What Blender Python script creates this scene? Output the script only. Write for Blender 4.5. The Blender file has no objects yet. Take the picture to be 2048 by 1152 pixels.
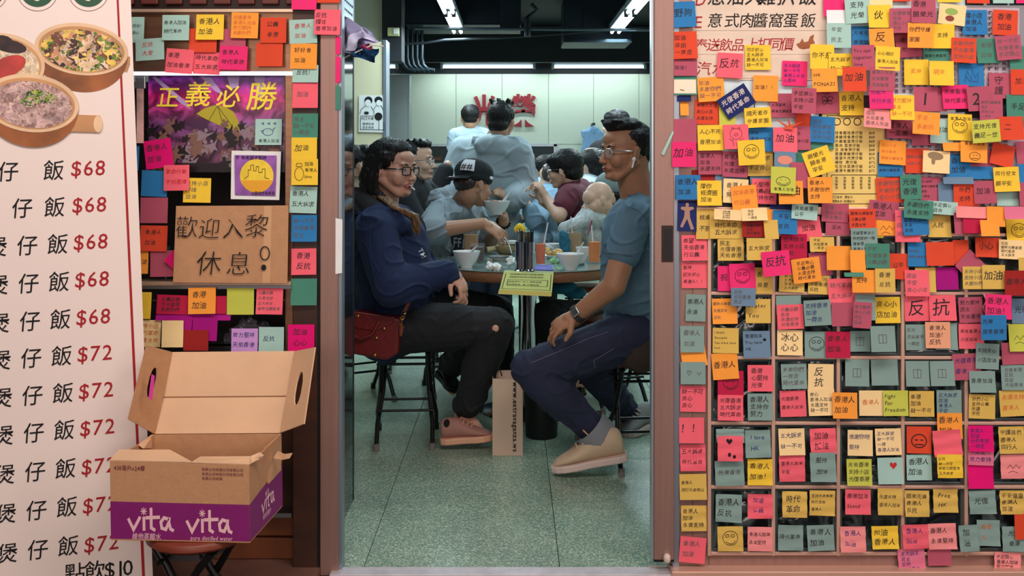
import bpy, bmesh, math, random
import numpy as np
from mathutils import Vector, Matrix, Euler, noise
random.seed(7)
SC = bpy.context.scene
COL = SC.collection
R = math.radians

# ------------------------------------------------------------------ camera, world, lights, exposure
F, CX, CY, H, CAMD = 2040.0, 1024.0, 311.0, 1.27, 3.1
cam = bpy.data.cameras.new('camera'); cam.sensor_width = 36; cam.lens = 36 * F / 2048
cam.shift_y = -(576 - CY) / 2048; cam.clip_start = 0.05
camo = bpy.data.objects.new('camera', cam); COL.objects.link(camo)
camo.location = (0, -CAMD, H); camo.rotation_euler = (R(90), 0, 0)
SC.camera = camo
SC.view_settings.view_transform = 'Standard'; SC.view_settings.look = 'None'
SC.view_settings.exposure = 0.0; SC.view_settings.gamma = 1.0; SC.view_settings.use_curve_mapping = False
SC.cycles.max_bounces = 8; SC.cycles.transparent_max_bounces = 12
SC.cycles.sample_clamp_indirect = 4.0
w = bpy.data.worlds.new('world'); SC.world = w; w.use_nodes = True
w.node_tree.nodes['Background'].inputs[0].default_value = (0.35, 0.25, 0.3, 1)
w.node_tree.nodes['Background'].inputs[1].default_value = 0.22

def area(name, loc, tgt, sx, sy, power, col):
    l = bpy.data.lights.new(name, 'AREA'); l.shape = 'RECTANGLE'; l.size = sx; l.size_y = sy
    l.energy = power; l.color = col
    o = bpy.data.objects.new(name, l); COL.objects.link(o); o.location = loc
    o.rotation_euler = (Vector(tgt) - Vector(loc)).to_track_quat('-Z', 'Y').to_euler()
    return o
# the lit street signs and lamps in front of and above the shop front
area('street_sign_light', (0.3, -2.3, 3.3), (0, 0.1, 0.9), 4.2, 0.7, 98, (1.0, 0.87, 0.79))
area('street_sign_light', (2.6, -2.6, 1.9), (1.2, 0, 0.9), 1.0, 1.6, 22, (1.0, 0.80, 0.78))
area('shop_across_street_light', (0.0, -6.0, 1.9), (0, 0.1, 0.9), 4.5, 1.6, 80, (1.0, 0.86, 0.78))
# the ceiling tubes of the restaurant (glass tubes are built below for the rear pair only)
area('ceiling_tube_light', (-0.52, 5.0, 2.36), (-0.52, 5.0, 0), 0.2, 3.4, 78, (0.72, 0.93, 1.0))
area('ceiling_tube_light', (0.98, 5.0, 2.36), (0.98, 5.0, 0), 0.2, 3.4, 78, (0.72, 0.93, 1.0))
area('ceiling_tube_light', (-0.52, 1.6, 2.36), (-0.52, 1.6, 0), 0.2, 1.5, 14, (0.72, 0.93, 1.0))
area('ceiling_tube_light', (0.98, 1.6, 2.36), (0.98, 1.6, 0), 0.2, 1.5, 14, (0.72, 0.93, 1.0))
area('wall_tube_light', (0.3, 8.6, 2.26), (0.3, 8.84, 0.8), 2.6, 0.06, 13, (0.78, 1.0, 0.96))

# ------------------------------------------------------------------ helpers
def P(px, py, D):
    return Vector(((px - CX) * D / F, D - CAMD, H - (py - CY) * D / F))
S0 = CAMD / F
def FX(px): return (px - CX) * S0
def FZ(py): return H - (py - CY) * S0
def lin(c):
    return tuple(((x / 255) / 12.92 if x / 255 <= 0.04045 else ((x / 255 + 0.055) / 1.055) ** 2.4) for x in c[:3])

MATS = {}
def mat(name, rgb, rough=0.6, metal=0.0, bump=0.0, bscale=60.0, var=0.0, vscale=8.0, emit=0.0, spec=None,
        stretch=None, alpha=None, trans=0.0, rnd=0.0, detail=3, coat=0.0):
    if name in MATS: return MATS[name]
    m = bpy.data.materials.new(name); m.use_nodes = True; nt = m.node_tree
    b = nt.nodes['Principled BSDF']; c = lin(rgb)
    b.inputs['Base Color'].default_value = (*c, 1); b.inputs['Roughness'].default_value = rough
    b.inputs['Metallic'].default_value = metal
    if spec is not None: b.inputs['Specular IOR Level'].default_value = spec
    if coat: b.inputs['Coat Weight'].default_value = coat
    if trans: b.inputs['Transmission Weight'].default_value = trans; b.inputs['IOR'].default_value = 1.2
    if alpha is not None: b.inputs['Alpha'].default_value = alpha
    if emit: b.inputs['Emission Color'].default_value = (*c, 1); b.inputs['Emission Strength'].default_value = emit
    tc = None
    def coord():
        nonlocal tc
        if tc is None:
            tc = nt.nodes.new('ShaderNodeTexCoord')
            if stretch:
                mp = nt.nodes.new('ShaderNodeMapping'); mp.inputs['Scale'].default_value = stretch
                nt.links.new(tc.outputs['Object'], mp.inputs[0]); tc = mp.outputs[0]
            else: tc = tc.outputs['Object']
        return tc
    if var or rnd:
        hsv = nt.nodes.new('ShaderNodeHueSaturation'); hsv.inputs['Color'].default_value = (*c, 1)
        if var:
            n = nt.nodes.new('ShaderNodeTexNoise'); n.inputs['Scale'].default_value = vscale; n.inputs['Detail'].default_value = detail
            nt.links.new(coord(), n.inputs['Vector'])
            mr = nt.nodes.new('ShaderNodeMapRange'); mr.inputs[1].default_value = 0.3; mr.inputs[2].default_value = 0.7
            mr.inputs[3].default_value = 1 - var; mr.inputs[4].default_value = 1 + var
            nt.links.new(n.outputs[0], mr.inputs[0]); out = mr.outputs[0]
        if rnd:
            oi = nt.nodes.new('ShaderNodeObjectInfo'); m2 = nt.nodes.new('ShaderNodeMapRange')
            m2.inputs[3].default_value = 1 - rnd; m2.inputs[4].default_value = 1 + rnd
            nt.links.new(oi.outputs['Random'], m2.inputs[0])
            if var:
                mm = nt.nodes.new('ShaderNodeMath'); mm.operation = 'MULTIPLY'
                nt.links.new(out, mm.inputs[0]); nt.links.new(m2.outputs[0], mm.inputs[1]); out = mm.outputs[0]
            else: out = m2.outputs[0]
        nt.links.new(out, hsv.inputs['Value']); nt.links.new(hsv.outputs[0], b.inputs['Base Color'])
    if bump:
        n = nt.nodes.new('ShaderNodeTexNoise'); n.inputs['Scale'].default_value = bscale; n.inputs['Detail'].default_value = detail
        nt.links.new(coord(), n.inputs['Vector'])
        bp = nt.nodes.new('ShaderNodeBump'); bp.inputs['Strength'].default_value = bump; bp.inputs['Distance'].default_value = 0.01
        nt.links.new(n.outputs[0], bp.inputs['Height']); nt.links.new(bp.outputs[0], b.inputs['Normal'])
    MATS[name] = m
    return m

class MB:
    def __init__(s): s.v = []; s.f = []; s.m = []; s.sm = []
    def add(s, verts, faces, mi=0, smooth=False):
        n = len(s.v); s.v += [tuple(v) for v in verts]
        for f in faces: s.f.append(tuple(n + i for i in f)); s.m.append(mi); s.sm.append(smooth)
        return s
    def box(s, c, d, mi=0, rot=None):
        c = Vector(c); h = Vector(d) / 2
        vs = [Vector((sx * h.x, sy * h.y, sz * h.z)) for sx in (-1, 1) for sy in (-1, 1) for sz in (-1, 1)]
        if rot is not None: vs = [rot @ v for v in vs]
        s.add([c + v for v in vs], [(0, 1, 3, 2), (4, 6, 7, 5), (0, 4, 5, 1), (2, 3, 7, 6), (0, 2, 6, 4), (1, 5, 7, 3)], mi)
        return s
    def bb(s, x0, x1, y0, y1, z0, z1, mi=0):
        return s.box(((x0 + x1) / 2, (y0 + y1) / 2, (z0 + z1) / 2), (abs(x1 - x0), abs(y1 - y0), abs(z1 - z0)), mi)
    def tube(s, pts, rad, seg=10, mi=0, cap=True, flat=None):
        pts = [Vector(p) for p in pts]; n = len(pts)
        if not hasattr(rad, '__len__'): rad = [rad] * n
        ring = []; up = None
        for i, p in enumerate(pts):
            t = ((pts[min(i + 1, n - 1)] - p).normalized() + (p - pts[max(i - 1, 0)]).normalized())
            t = t.normalized() if t.length > 1e-6 else Vector((0, 0, 1))
            if up is None:
                up = t.orthogonal().normalized()
            up = (up - t * up.dot(t)).normalized(); sd = t.cross(up)
            for k in range(seg):
                a = 2 * math.pi * k / seg
                ring.append(p + up * math.cos(a) * rad[i] + sd * math.sin(a) * rad[i] * (flat or 1))
        fs = []
        for i in range(n - 1):
            for k in range(seg):
                a = i * seg + k; b = i * seg + (k + 1) % seg
                fs.append((a, b, b + seg, a + seg))
        s.add(ring, fs, mi, True)
        if cap:
            s.add(ring[:seg], [tuple(range(seg))[::-1]], mi); s.add(ring[-seg:], [tuple(range(seg))], mi)
        return s
    def lathe(s, prof, c=(0, 0, 0), seg=24, mi=0, smooth=True, M=None):
        c = Vector(c); vs = []; fs = []
        for (r, z) in prof:
            for k in range(seg):
                a = 2 * math.pi * k / seg; v = Vector((r * math.cos(a), r * math.sin(a), z))
                vs.append(c + (M @ v if M is not None else v))
        for i in range(len(prof) - 1):
            for k in range(seg):
                a = i * seg + k; b = i * seg + (k + 1) % seg
                fs.append((a, b, b + seg, a + seg))
        s.add(vs, fs, mi, smooth)
        if prof[0][0] > 1e-5: s.add(vs[:seg], [tuple(range(seg))[::-1]], mi)
        if prof[-1][0] > 1e-5: s.add(vs[-seg:], [tuple(range(seg))], mi)
        return s
    def ell(s, c, r, mi=0, seg=16, rings=10, M=None):
        prof = []
        c = Vector(c); vs = []; fs = []
        for i in range(rings + 1):
            t = math.pi * i / rings
            for k in range(seg):
                a = 2 * math.pi * k / seg
                v = Vector((r[0] * math.sin(t) * math.cos(a), r[1] * math.sin(t) * math.sin(a), -r[2] * math.cos(t)))
                vs.append(c + (M @ v if M is not None else v))
        for i in range(rings):
            for k in range(seg):
                a = i * seg + k; b = i * seg + (k + 1) % seg
                fs.append((a, b, b + seg, a + seg))
        return s.add(vs, fs, mi, True)
    def slab(s, quad, th, mi=0, nrm=None):
        q = [Vector(p) for p in quad]; n = nrm or (q[1] - q[0]).cross(q[-1] - q[0]).normalized()
        k = len(q); vs = [p for p in q] + [p + n * th for p in q]
        fs = [tuple(range(k)), tuple(range(k, 2 * k))[::-1]] + [(i, i + k, (i + 1) % k + k, (i + 1) % k) for i in range(k)]
        return s.add(vs, fs, mi)
    def build(s, name, mats, parent=None, loc=None, bevel=0.0, label=None, cat=None, group=None, kind=None, bseg=2):
        me = bpy.data.meshes.new(name); me.from_pydata(s.v, [], s.f)
        if not isinstance(mats, (list, tuple)): mats = [mats]
        for m in mats: me.materials.append(m)
        if s.f:
            me.polygons.foreach_set('material_index', s.m); me.polygons.foreach_set('use_smooth', s.sm)
        bm = bmesh.new(); bm.from_mesh(me); bmesh.ops.remove_doubles(bm, verts=bm.verts, dist=1e-6)
        if len(s.f) < 60000: bmesh.ops.recalc_face_normals(bm, faces=bm.faces)
        bm.to_mesh(me); bm.free()
        if any(s.sm): me.set_sharp_from_angle(angle=R(50))
        o = bpy.data.objects.new(name, me); COL.objects.link(o)
        if bevel:
            b = o.modifiers.new('bevel', 'BEVEL'); b.width = bevel; b.segments = bseg; b.limit_method = 'ANGLE'; b.angle_limit = R(40)
        return fin(o, parent, loc, label, cat, group, kind)
def fin(o, parent=None, loc=None, label=None, cat=None, group=None, kind=None):
    if parent is not None:
        o.parent = parent
        if loc is None: o.matrix_parent_inverse = Matrix.Translation(-parent.location) if parent.get('world_kids') else Matrix()
    if loc is not None: o.location = loc
    if label: o['label'] = label
    if cat: o['category'] = cat
    if group: o['group'] = group
    if kind: o['kind'] = kind
    return o
def thing(name, label, cat, loc=(0, 0, 0), rz=0, group=None):
    """Empty at the base; parts are given in world coordinates unless rz is used (then local)."""
    o = bpy.data.objects.new(name, None); COL.objects.link(o); o.location = loc; o.rotation_euler = (0, 0, rz)
    o.empty_display_size = 0.05; o['label'] = label; o['category'] = cat
    if group: o['group'] = group
    return o
def wthing(name, label, cat, loc, group=None):
    """A thing whose parts are modelled in world coordinates."""
    o = thing(name, label, cat, loc, 0, group); o['world_kids'] = 1
    return o
def copy_tree(o, label=None, group=None):
    r = o.copy(); COL.objects.link(r)
    if label: r['label'] = label
    if group: r['group'] = group
    for ch in o.children:
        c = ch.copy(); COL.objects.link(c); c.parent = r
        for g in ch.children:
            d = g.copy(); COL.objects.link(d); d.parent = c
    return r

# glyph outlines from Blender's own font, made once per character
GL = {}
def preload(chars):
    objs = []
    for ch in sorted(set(chars)):
        if ch in GL or ch in ' \n/': continue
        c = bpy.data.curves.new('glyph', 'FONT'); c.body = ch; c.resolution_u = 2; c.fill_mode = 'FRONT'; c.offset = GOFF[0]
        o = bpy.data.objects.new('glyph', c); COL.objects.link(o); objs.append((ch, o))
    bpy.context.view_layer.update()
    dg = bpy.context.evaluated_depsgraph_get()
    for ch, o in objs:
        e = o.evaluated_get(dg); m = e.to_mesh()
        v = np.array([tuple(q.co)[:2] for q in m.vertices]) if len(m.vertices) else np.zeros((0, 2))
        f = [tuple(p.vertices) for p in m.polygons]
        wd = 1.0 if ord(ch) > 0x2e00 else (float(v[:, 0].max()) + 0.07 if len(v) else 0.3)
        GL[ch] = (v, f, wd); e.to_mesh_clear()
    for ch, o in objs:
        c = o.data; bpy.data.objects.remove(o); bpy.data.curves.remove(c)
GOFF = [0.004]
def text_geo(lines, size, lead=1.15, jit=0.0, rs=None, spacing=1.0, shear=0.0, align='L'):
    """list of (verts2d, faces); origin top-left, y down negative"""
    rs = rs or random; out = []; y = -size * 0.86
    for ln in lines:
        wdt = sum((GL[c][2] if c in GL else 0.35) * size * spacing for c in ln)
        x = 0 if align == 'L' else -wdt / 2
        for c in ln:
            if c in GL:
                v, f, wd = GL[c]
                if len(v):
                    a = rs.uniform(-1, 1) * jit * 0.25; k = 1 + rs.uniform(-1, 1) * jit * 0.4
                    q = (v - np.array([wd / 2, 0.38])) * size * k
                    q = q @ np.array([[math.cos(a), math.sin(a)], [-math.sin(a), math.cos(a)]])
                    q[:, 0] += q[:, 1] * (shear + rs.uniform(-1, 1) * jit * 0.3)
                    q += np.array([x + wd * size / 2 + rs.uniform(-1, 1) * jit * size * 0.1, y + 0.38 * size + rs.uniform(-1, 1) * jit * size * 0.15])
                    out.append((q, f))
                x += wd * size * spacing
            else: x += 0.35 * size
        y -= size * lead
    return out
ALLCH = set("煲仔飯$6872100點餐凍飲加D葱油大雞扒E意式肉醬窩蛋奉送品上扣同價汽水正義必勝歡迎入黎休息！榮光復香港時代革命人加油反抗五大訴求缺一不可撐小店黃經濟圈自由民主香港加油！手足齊心核爆都不割席平安勿忘初心多謝你們感恩堅持爭取天佑香港好味良心食順天者存守護家園不離棄我愛一齊走永遠支持努力心堅持到底只有團結勇敢幸福行公平美好明天兄弟爬山各自努力FightforFreedomStandwithHKPONAZIIWISHGeorginaYouwereherelovevitapuredistilledwater430毫升x24樽蒸餾維他www.extravaganza.ws可口可樂#!?12345有限司有希望才堅持人足有希望黎明來到要光復這香港同行兒女為正義野狗孩子學生街坊豬嘴無懼獅山下飯菜餐茶奶紅豆冰牛腩麵粥粉腸滑蒸排骨臘味窩楊枝")
preload(ALLCH)
def text_obj(name, geo, place, m, parent, label=None):
    """place(x,y)->Vector"""
    mb = MB()
    for q, f in geo: mb.add([place(a, b) for a, b in q], f)
    me = bpy.data.meshes.new(name); me.from_pydata(mb.v, [], mb.f); me.materials.append(m)
    o = bpy.data.objects.new(name, me); COL.objects.link(o)
    return fin(o, parent, label=label)
def paint(name, poly2d_list, place, m, parent=None, label=None):
    mb = MB()
    for i, p in enumerate(poly2d_list):
        if isinstance(p, tuple): pts, fs = p
        else: pts, fs = p, [tuple(range(len(p)))]
        mb.add([place(a, b) - Vector((0, 6e-5 * i, 0)) for a, b in pts], fs)
    me = bpy.data.meshes.new(name); me.from_pydata(mb.v, [], mb.f); me.materials.append(m)
    o = bpy.data.objects.new(name, me); COL.objects.link(o)
    return fin(o, parent, label=label)
def ellpts(cx, cy, rx, ry, n=24, a0=0, a1=360, rot=0):
    r = []
    for i in range(n):
        a = R(a0 + (a1 - a0) * i / (n if a1 - a0 == 360 else n - 1)); x = rx * math.cos(a); y = ry * math.sin(a)
        r.append((cx + x * math.cos(rot) - y * math.sin(rot), cy + x * math.sin(rot) + y * math.cos(rot)))
    return r
def strokes(lines, wd):
    """polylines -> ribbons; each ribbon is a tuple (points, quads) sharing mitred corners"""
    out = []
    for ln in lines:
        p = [Vector(q[:2]) for q in ln]; p = [a for i, a in enumerate(p) if i == 0 or (a - p[i - 1]).length > 1e-5]
        if len(p) < 2: continue
        vs = []; n = len(p); closed = (p[0] - p[-1]).length < 1e-4 and n > 3
        for i in range(n):
            d0 = (p[i] - p[i - 1]).normalized() if i else ((p[0] - p[-2]).normalized() if closed else (p[1] - p[0]).normalized())
            d1 = (p[i + 1] - p[i]).normalized() if i < n - 1 else ((p[1] - p[0]).normalized() if closed else d0)
            t = d0 + d1; t = t.normalized() if t.length > 0.3 else d1; m = Vector((-t.y, t.x)); k = wd / 2 / max(0.5, abs(m.dot(Vector((-d1.y, d1.x)))))
            e = Vector((0, 0)) if closed or 0 < i < n - 1 else (d1 * wd * 0.3 * (-1 if i == 0 else 1))
            vs += [tuple(p[i] + m * k + e), tuple(p[i] - m * k + e)]
        out.append((vs, [(2 * i, 2 * i + 1, 2 * i + 3, 2 * i + 2) for i in range(n - 1)]))
    return out

# materials
ANOD = mat('pink anodised aluminium', (158, 124, 114), 0.4, 0.4, bump=0.03, bscale=300, var=0.06, vscale=3, stretch=(40, 40, 1))
ANODL = mat('pale anodised aluminium', (222, 180, 160), 0.4, 0.35, var=0.05, vscale=4)
EDGE = mat('grey aluminium edge', (150, 160, 172), 0.35, 0.7)
BLACKG = mat('black gasket', (10, 10, 12), 0.6)
STEEL = mat('brushed stainless steel', (175, 180, 186), 0.28, 1.0, bump=0.02, bscale=200, stretch=(1, 1, 40), var=0.05)
CHROME = mat('polished chrome', (200, 205, 208), 0.12, 1.0)
BLACKM = mat('black painted metal', (14, 14, 15), 0.38, 0.3)
BLACK = mat('black ink', (14, 13, 16), 0.8)
RED = mat('red ink', (170, 22, 34), 0.7)
BLUEI = mat('blue ink', (34, 44, 110), 0.8)
WHITE = mat('white paper', (236, 238, 236), 0.8, bump=0.05, bscale=30)
DARKW = mat('dark brown panel', (62, 34, 22), 0.45, 0.0, var=0.35, vscale=5, stretch=(1, 1, 3))
BROWNW = mat('warm brown panel', (128, 74, 46), 0.4, 0.15, var=0.25, vscale=3, stretch=(3, 3, 1), bump=0.02)
CREAM = mat('cream wall paint', (226, 218, 182), 0.6, var=0.04, vscale=2)
# ================================================================== SETTING
def struct(mb, name, m, bevel=0.0, parent=None, label=None):
    return mb.build(name, m, parent, bevel=bevel, kind='structure' if parent is None else None, label=label)
# floor bed and terrazzo tiles
def terrazzo():
    m = bpy.data.materials.new('green terrazzo'); m.use_nodes = True; nt = m.node_tree; b = nt.nodes['Principled BSDF']
    g = nt.nodes.new('ShaderNodeNewGeometry')
    L = nt.links.new
    v = nt.nodes.new('ShaderNodeTexVoronoi'); v.inputs['Scale'].default_value = 210; L(g.outputs['Position'], v.inputs['Vector'])
    n = nt.nodes.new('ShaderNodeTexNoise'); n.inputs['Scale'].default_value = 260; n.inputs['Detail'].default_value = 2; L(g.outputs['Position'], n.inputs['Vector'])
    n2 = nt.nodes.new('ShaderNodeTexNoise'); n2.inputs['Scale'].default_value = 2.2; n2.inputs['Detail'].default_value = 5; L(g.outputs['Position'], n2.inputs['Vector'])
    r = nt.nodes.new('ShaderNodeValToRGB'); e = r.color_ramp.elements
    e[0].position = 0.0; e[0].color = (*lin((118, 150, 134)), 1); e[1].position = 1.0; e[1].color = (*lin((216, 220, 194)), 1)
    for p, c in ((0.45, (124, 156, 140)), (0.56, (150, 176, 158)), (0.68, (204, 214, 190))):
        k = e.new(p); k.color = (*lin(c), 1)
    mx = nt.nodes.new('ShaderNodeMix'); mx.data_type = 'FLOAT'; mx.inputs[0].default_value = 0.42
    vc = nt.nodes.new('ShaderNodeSeparateColor'); L(v.outputs['Color'], vc.inputs[0])
    L(n.outputs[0], mx.inputs[2]); L(vc.outputs[0], mx.inputs[3]); L(mx.outputs[0], r.inputs[0])
    h = nt.nodes.new('ShaderNodeHueSaturation'); L(r.outputs[0], h.inputs['Color'])
    mr = nt.nodes.new('ShaderNodeMapRange'); mr.inputs[1].default_value = 0.3; mr.inputs[2].default_value = 0.7; mr.inputs[3].default_value = 0.78; mr.inputs[4].default_value = 1.12
    L(n2.outputs[0], mr.inputs[0]); oi = nt.nodes.new('ShaderNodeObjectInfo')
    m2 = nt.nodes.new('ShaderNodeMapRange'); m2.inputs[3].default_value = 0.93; m2.inputs[4].default_value = 1.06; L(oi.outputs['Random'], m2.inputs[0])
    mu = nt.nodes.new('ShaderNodeMath'); mu.operation = 'MULTIPLY'; L(mr.outputs[0], mu.inputs[0]); L(m2.outputs[0], mu.inputs[1]); L(mu.outputs[0], h.inputs['Value'])
    L(h.outputs[0], b.inputs['Base Color']); b.inputs['Roughness'].default_value = 0.3
    return m
TERR = terrazzo()
fl = MB().bb(-3.2, 2.6, 0.0, 9.4, -0.12, -0.008); floor = struct(fl, 'floor', mat('dark grout', (38, 44, 40), 0.9))
TS = 0.604
tile_me = None
for j in range(-1, 15):
    for i in range(-6, 5):
        x0 = 0.147 + TS * i; y0 = 0.565 + TS * (j - 1)
        if x0 > 2.5 or x0 + TS < -3.2: continue
        if y0 < 0.03: continue
        if tile_me is None:
            o = MB().bb(0.0012, TS - 0.0012, 0.0012, TS - 0.0012, -0.03, 0).build('tile', TERR, floor, loc=(x0, y0, 0), bevel=0.0008, bseg=1); tile_me = o
        else:
            o = tile_me.copy(); COL.objects.link(o); o.parent = floor; o.location = (x0, y0, 0)
# threshold strips of the first (cut) tiles
for i in range(-6, 5):
    x0 = 0.147 + TS * i
    MB().bb(x0 + 0.0012, x0 + TS - 0.0012, 0.03, 0.5638, -0.03, 0).build('tile', TERR, floor)
struct(MB().bb(-3.2, 3.2, -4.5, 0.0, -0.15, -0.05), 'floor_street', mat('street paving', (88, 80, 76), 0.8, var=0.2, vscale=12, bump=0.2, bscale=80))
struct(MB().bb(-0.55, 2.4, -0.03, 0.03, -0.05, 0.008), 'trim_1', mat('worn threshold steel', (206, 200, 206), 0.45, 0.25, var=0.1, vscale=20), 0.002)
# ceiling: black void with soffit
BLK = mat('black ceiling paint', (15, 22, 30), 0.7, var=0.25, vscale=1.5)
struct(MB().bb(-3.2, 2.6, 0.05, 9.4, 2.75, 2.85), 'ceiling', BLK)
zs = lambda py, D: H - (py - CY) * D / F
struct(MB().bb(-1.0 - 0.6, 2.6, 8.5, 8.62, zs(124, 11.6), zs(58, 11.6)), 'trim_beam', BLK)
# outside facade lintel above the frame keeps the street light out of the ceiling void
struct(MB().bb(-3.2, 2.6, 0.02, 0.08, 1.95, 3.0), 'wall_front', BLK)
# back wall with its joints
D = 12.0; yb = D - CAMD
BW = mat('pale green wall panel', (208, 214, 200), 0.42, var=0.03, vscale=1)
bw = struct(MB().bb(-3.2, 3.0, yb + 0.03, yb + 0.1, 0, 2.75), 'wall_back', BLK)
xs = [820, 912, 1004, 1097, 1187, 1278, 1372, 1466]
zt, zm = zs(148, D), zs(288, D)
for a, b in zip(xs, xs[1:]):
    xa, xb = (a - CX) * D / F, (b - CX) * D / F
    lo = zm if b <= 1100 else 0.9
    if a < 1107 < b: lo = zm
    MB().bb(xa + 0.002, xb - 0.002, yb, yb + 0.03, lo, zt).build('panel', BW, bw, bevel=0.0015, bseg=1)
MB().bb(P(1107, 0, D).x, P(1187, 0, D).x, yb + 0.005, yb + 0.03, 0.9, zm).build('panel', BW, bw)
MB().bb(-3.2, P(820, 0, D).x - 0.002, yb, yb + 0.03, 0.5, zt).build('panel', BW, bw)
# serving hatch: dark kitchen behind, frame, shelf, white wall tiles below
x0, x1 = P(846, 0, D).x, P(1107, 0, D).x
hatch = wthing('serving_hatch', 'long dark kitchen serving hatch with steel frame in the pale back wall', 'hatch', (x0, yb, 0.9))
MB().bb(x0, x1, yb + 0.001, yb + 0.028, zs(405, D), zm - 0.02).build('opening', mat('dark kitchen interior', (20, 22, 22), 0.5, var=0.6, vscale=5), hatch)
MB().bb(x0 - 0.03, x1 + 0.04, yb - 0.03, yb, zm - 0.03, zm).bb(x1, x1 + 0.04, yb - 0.03, yb, 0.9, zm).bb(x0 - 0.03, x0, yb - 0.03, yb, 0.9, zm).build('frame', STEEL, hatch, bevel=0.002)
MB().bb(x0, x1, yb - 0.2, yb, zs(334, D), zs(326, D)).build('shelf', STEEL, hatch, bevel=0.002)
for k in range(7):
    MB().bb(x0 + 0.1 + k * 0.2, x0 + 0.22 + k * 0.2, yb - 0.02, yb, zs(322, D), zs(322, D) + 0.05 + 0.06 * (k % 3)).build('jar', mat('brown jar %d' % (k % 3), [(86, 52, 26), (110, 90, 60), (40, 30, 26)][k % 3], 0.3), hatch, bevel=0.01)
WT = mat('white wall tile', (150, 160, 156), 0.2)
tb = MB()
for i in range(24):
    for j in range(5):
        tb.bb(x0 + i * 0.065 + 0.002, x0 + (i + 1) * 0.065 - 0.002, yb - 0.012, yb, zs(334, D) - (j + 1) * 0.065 + 0.002, zs(334, D) - j * 0.065 - 0.002)
tb.build('wall_tiles', WT, hatch, kind='stuff')
struct(MB().bb(x1 + 0.04, 3.0, yb - 0.01, yb + 0.03, 0, 0.9).bb(-3.2, x0, yb - 0.01, yb + 0.02, 0, 0.9), 'baseboard_back', mat('grey dado', (120, 130, 130), 0.4))
# side walls
struct(MB().bb(2.5, 2.6, 0.3, 9.4, 0, 2.75), 'wall_right', BW)
struct(MB().bb(-3.2, -3.1, 0.3, 9.4, 0, 2.75), 'wall_left', mat('greenish grey wall', (200, 206, 196), 0.6, var=0.08))
# greenish upper wall at left, seen above the cream column
D = 8.6; struct(MB().bb(-3.1, P(765, 0, D).x, D - CAMD, D - CAMD + 0.1, 0, 2.75), 'wall_side', mat('grey green wall', (206, 210, 196), 0.6, var=0.1, vscale=1.5))
# cream column with aluminium edge
D = 7.5
col = struct(MB().bb(-2.3, P(768, 0, D).x, D - CAMD, D - CAMD + 0.18, 0, zs(83, D)), 'wall_partition', CREAM, 0.002)
struct(MB().bb(P(766, 0, D).x, P(773, 0, D).x, D - CAMD - 0.012, D - CAMD + 0.19, 0, zs(82, D)).bb(P(735, 0, D).x, P(773, 0, D).x, D - CAMD - 0.006, D - CAMD + 0.19, zs(82, D), zs(80, D)), 'trim_2', EDGE, 0.002)
# stainless cold-room panel beyond
D = 11.2
MB().bb(P(774, 0, D).x, P(818, 0, D).x, D - CAMD, D - CAMD + 0.3, 0, zs(149, D)).bb(P(816, 0, D).x, P(820, 0, D).x, D - CAMD - 0.01, D - CAMD, 0, zs(149, D)).build(
    'steel_cabinet', [STEEL], label='tall brushed steel cabinet between cream column and pale back wall', cat='cabinet', bevel=0.003)
# the two red characters on the back wall
D = 12.0
RC = mat('red acrylic letter', (150, 30, 44), 0.6)
def solid_char(ch, px0, px1, py0, py1, th=0.03):
    v, f, wd = GL[ch]; mn = v.min(0); mx = v.max(0); q = (v - mn) / (mx - mn)
    a = [P(px0 + (px1 - px0) * x, py1 - (py1 - py0) * y, D) - Vector((0, 0.012, 0)) for x, y in q]
    me = bpy.data.meshes.new('wall_character'); me.from_pydata([tuple(p) for p in a], [], f); me.materials.append(RC)
    o = bpy.data.objects.new('wall_character', me); COL.objects.link(o)
    s = o.modifiers.new('depth', 'SOLIDIFY'); s.thickness = th; s.offset = 0
    return o
GOFF[0] = 0.03
for ch in '榮光': GL.pop(ch, None)
preload('榮光')
o = solid_char('榮', 1020, 1073, 188, 254); fin(o, label='red raised wall character right of the standing hoodie man', cat='sign', group='red characters on the back wall')
o = solid_char('光', 942, 994, 189, 254); fin(o, label='red raised wall character half hidden behind two standing heads', cat='sign', group='red characters on the back wall')
GOFF[0] = 0.004
for ch in '榮光': GL.pop(ch, None)
preload('榮光')

# ------------------------------------------------------------------ fluorescent lights
TUBE = mat('lit fluorescent tube', (238, 250, 255), 0.5, emit=6.0)
FIX = mat('white lamp housing', (150, 165, 175), 0.4)
lk = 0
for X, lab in ((-0.50, 'left'), (0.95, 'right')):
    for (ya, yb2, w1) in ((5.1, 6.3, 'far'), (3.8, 5.0, 'near')):
        t = wthing('ceiling_light', 'double fluorescent ceiling batten, %s one of the %s row' % (w1, lab), 'lamp', (X, (ya + yb2) / 2, 2.5), group='fluorescent battens on the black ceiling')
        MB().bb(X - 0.055, X + 0.055, ya, yb2, 2.43, 2.48).build('housing', FIX, t, bevel=0.004)
        for s in (-1, 1):
            MB().tube([(X + s * 0.032, ya + 0.02, 2.405), (X + s * 0.032, yb2 - 0.02, 2.405)], 0.015, 10).build('tube', TUBE, t)
            MB().box((X + s * 0.032, ya + 0.012, 2.41), (0.03, 0.024, 0.05)).box((X + s * 0.032, yb2 - 0.012, 2.41), (0.03, 0.024, 0.05)).build('lamp_holder', BLACKM, t)
        MB().tube([(X, ya + 0.2, 2.48), (X, ya + 0.2, 2.75)], 0.006, 6).tube([(X, yb2 - 0.2, 2.48), (X, yb2 - 0.2, 2.75)], 0.006, 6).build('hanger', BLACKM, t)
D = 11.9
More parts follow.
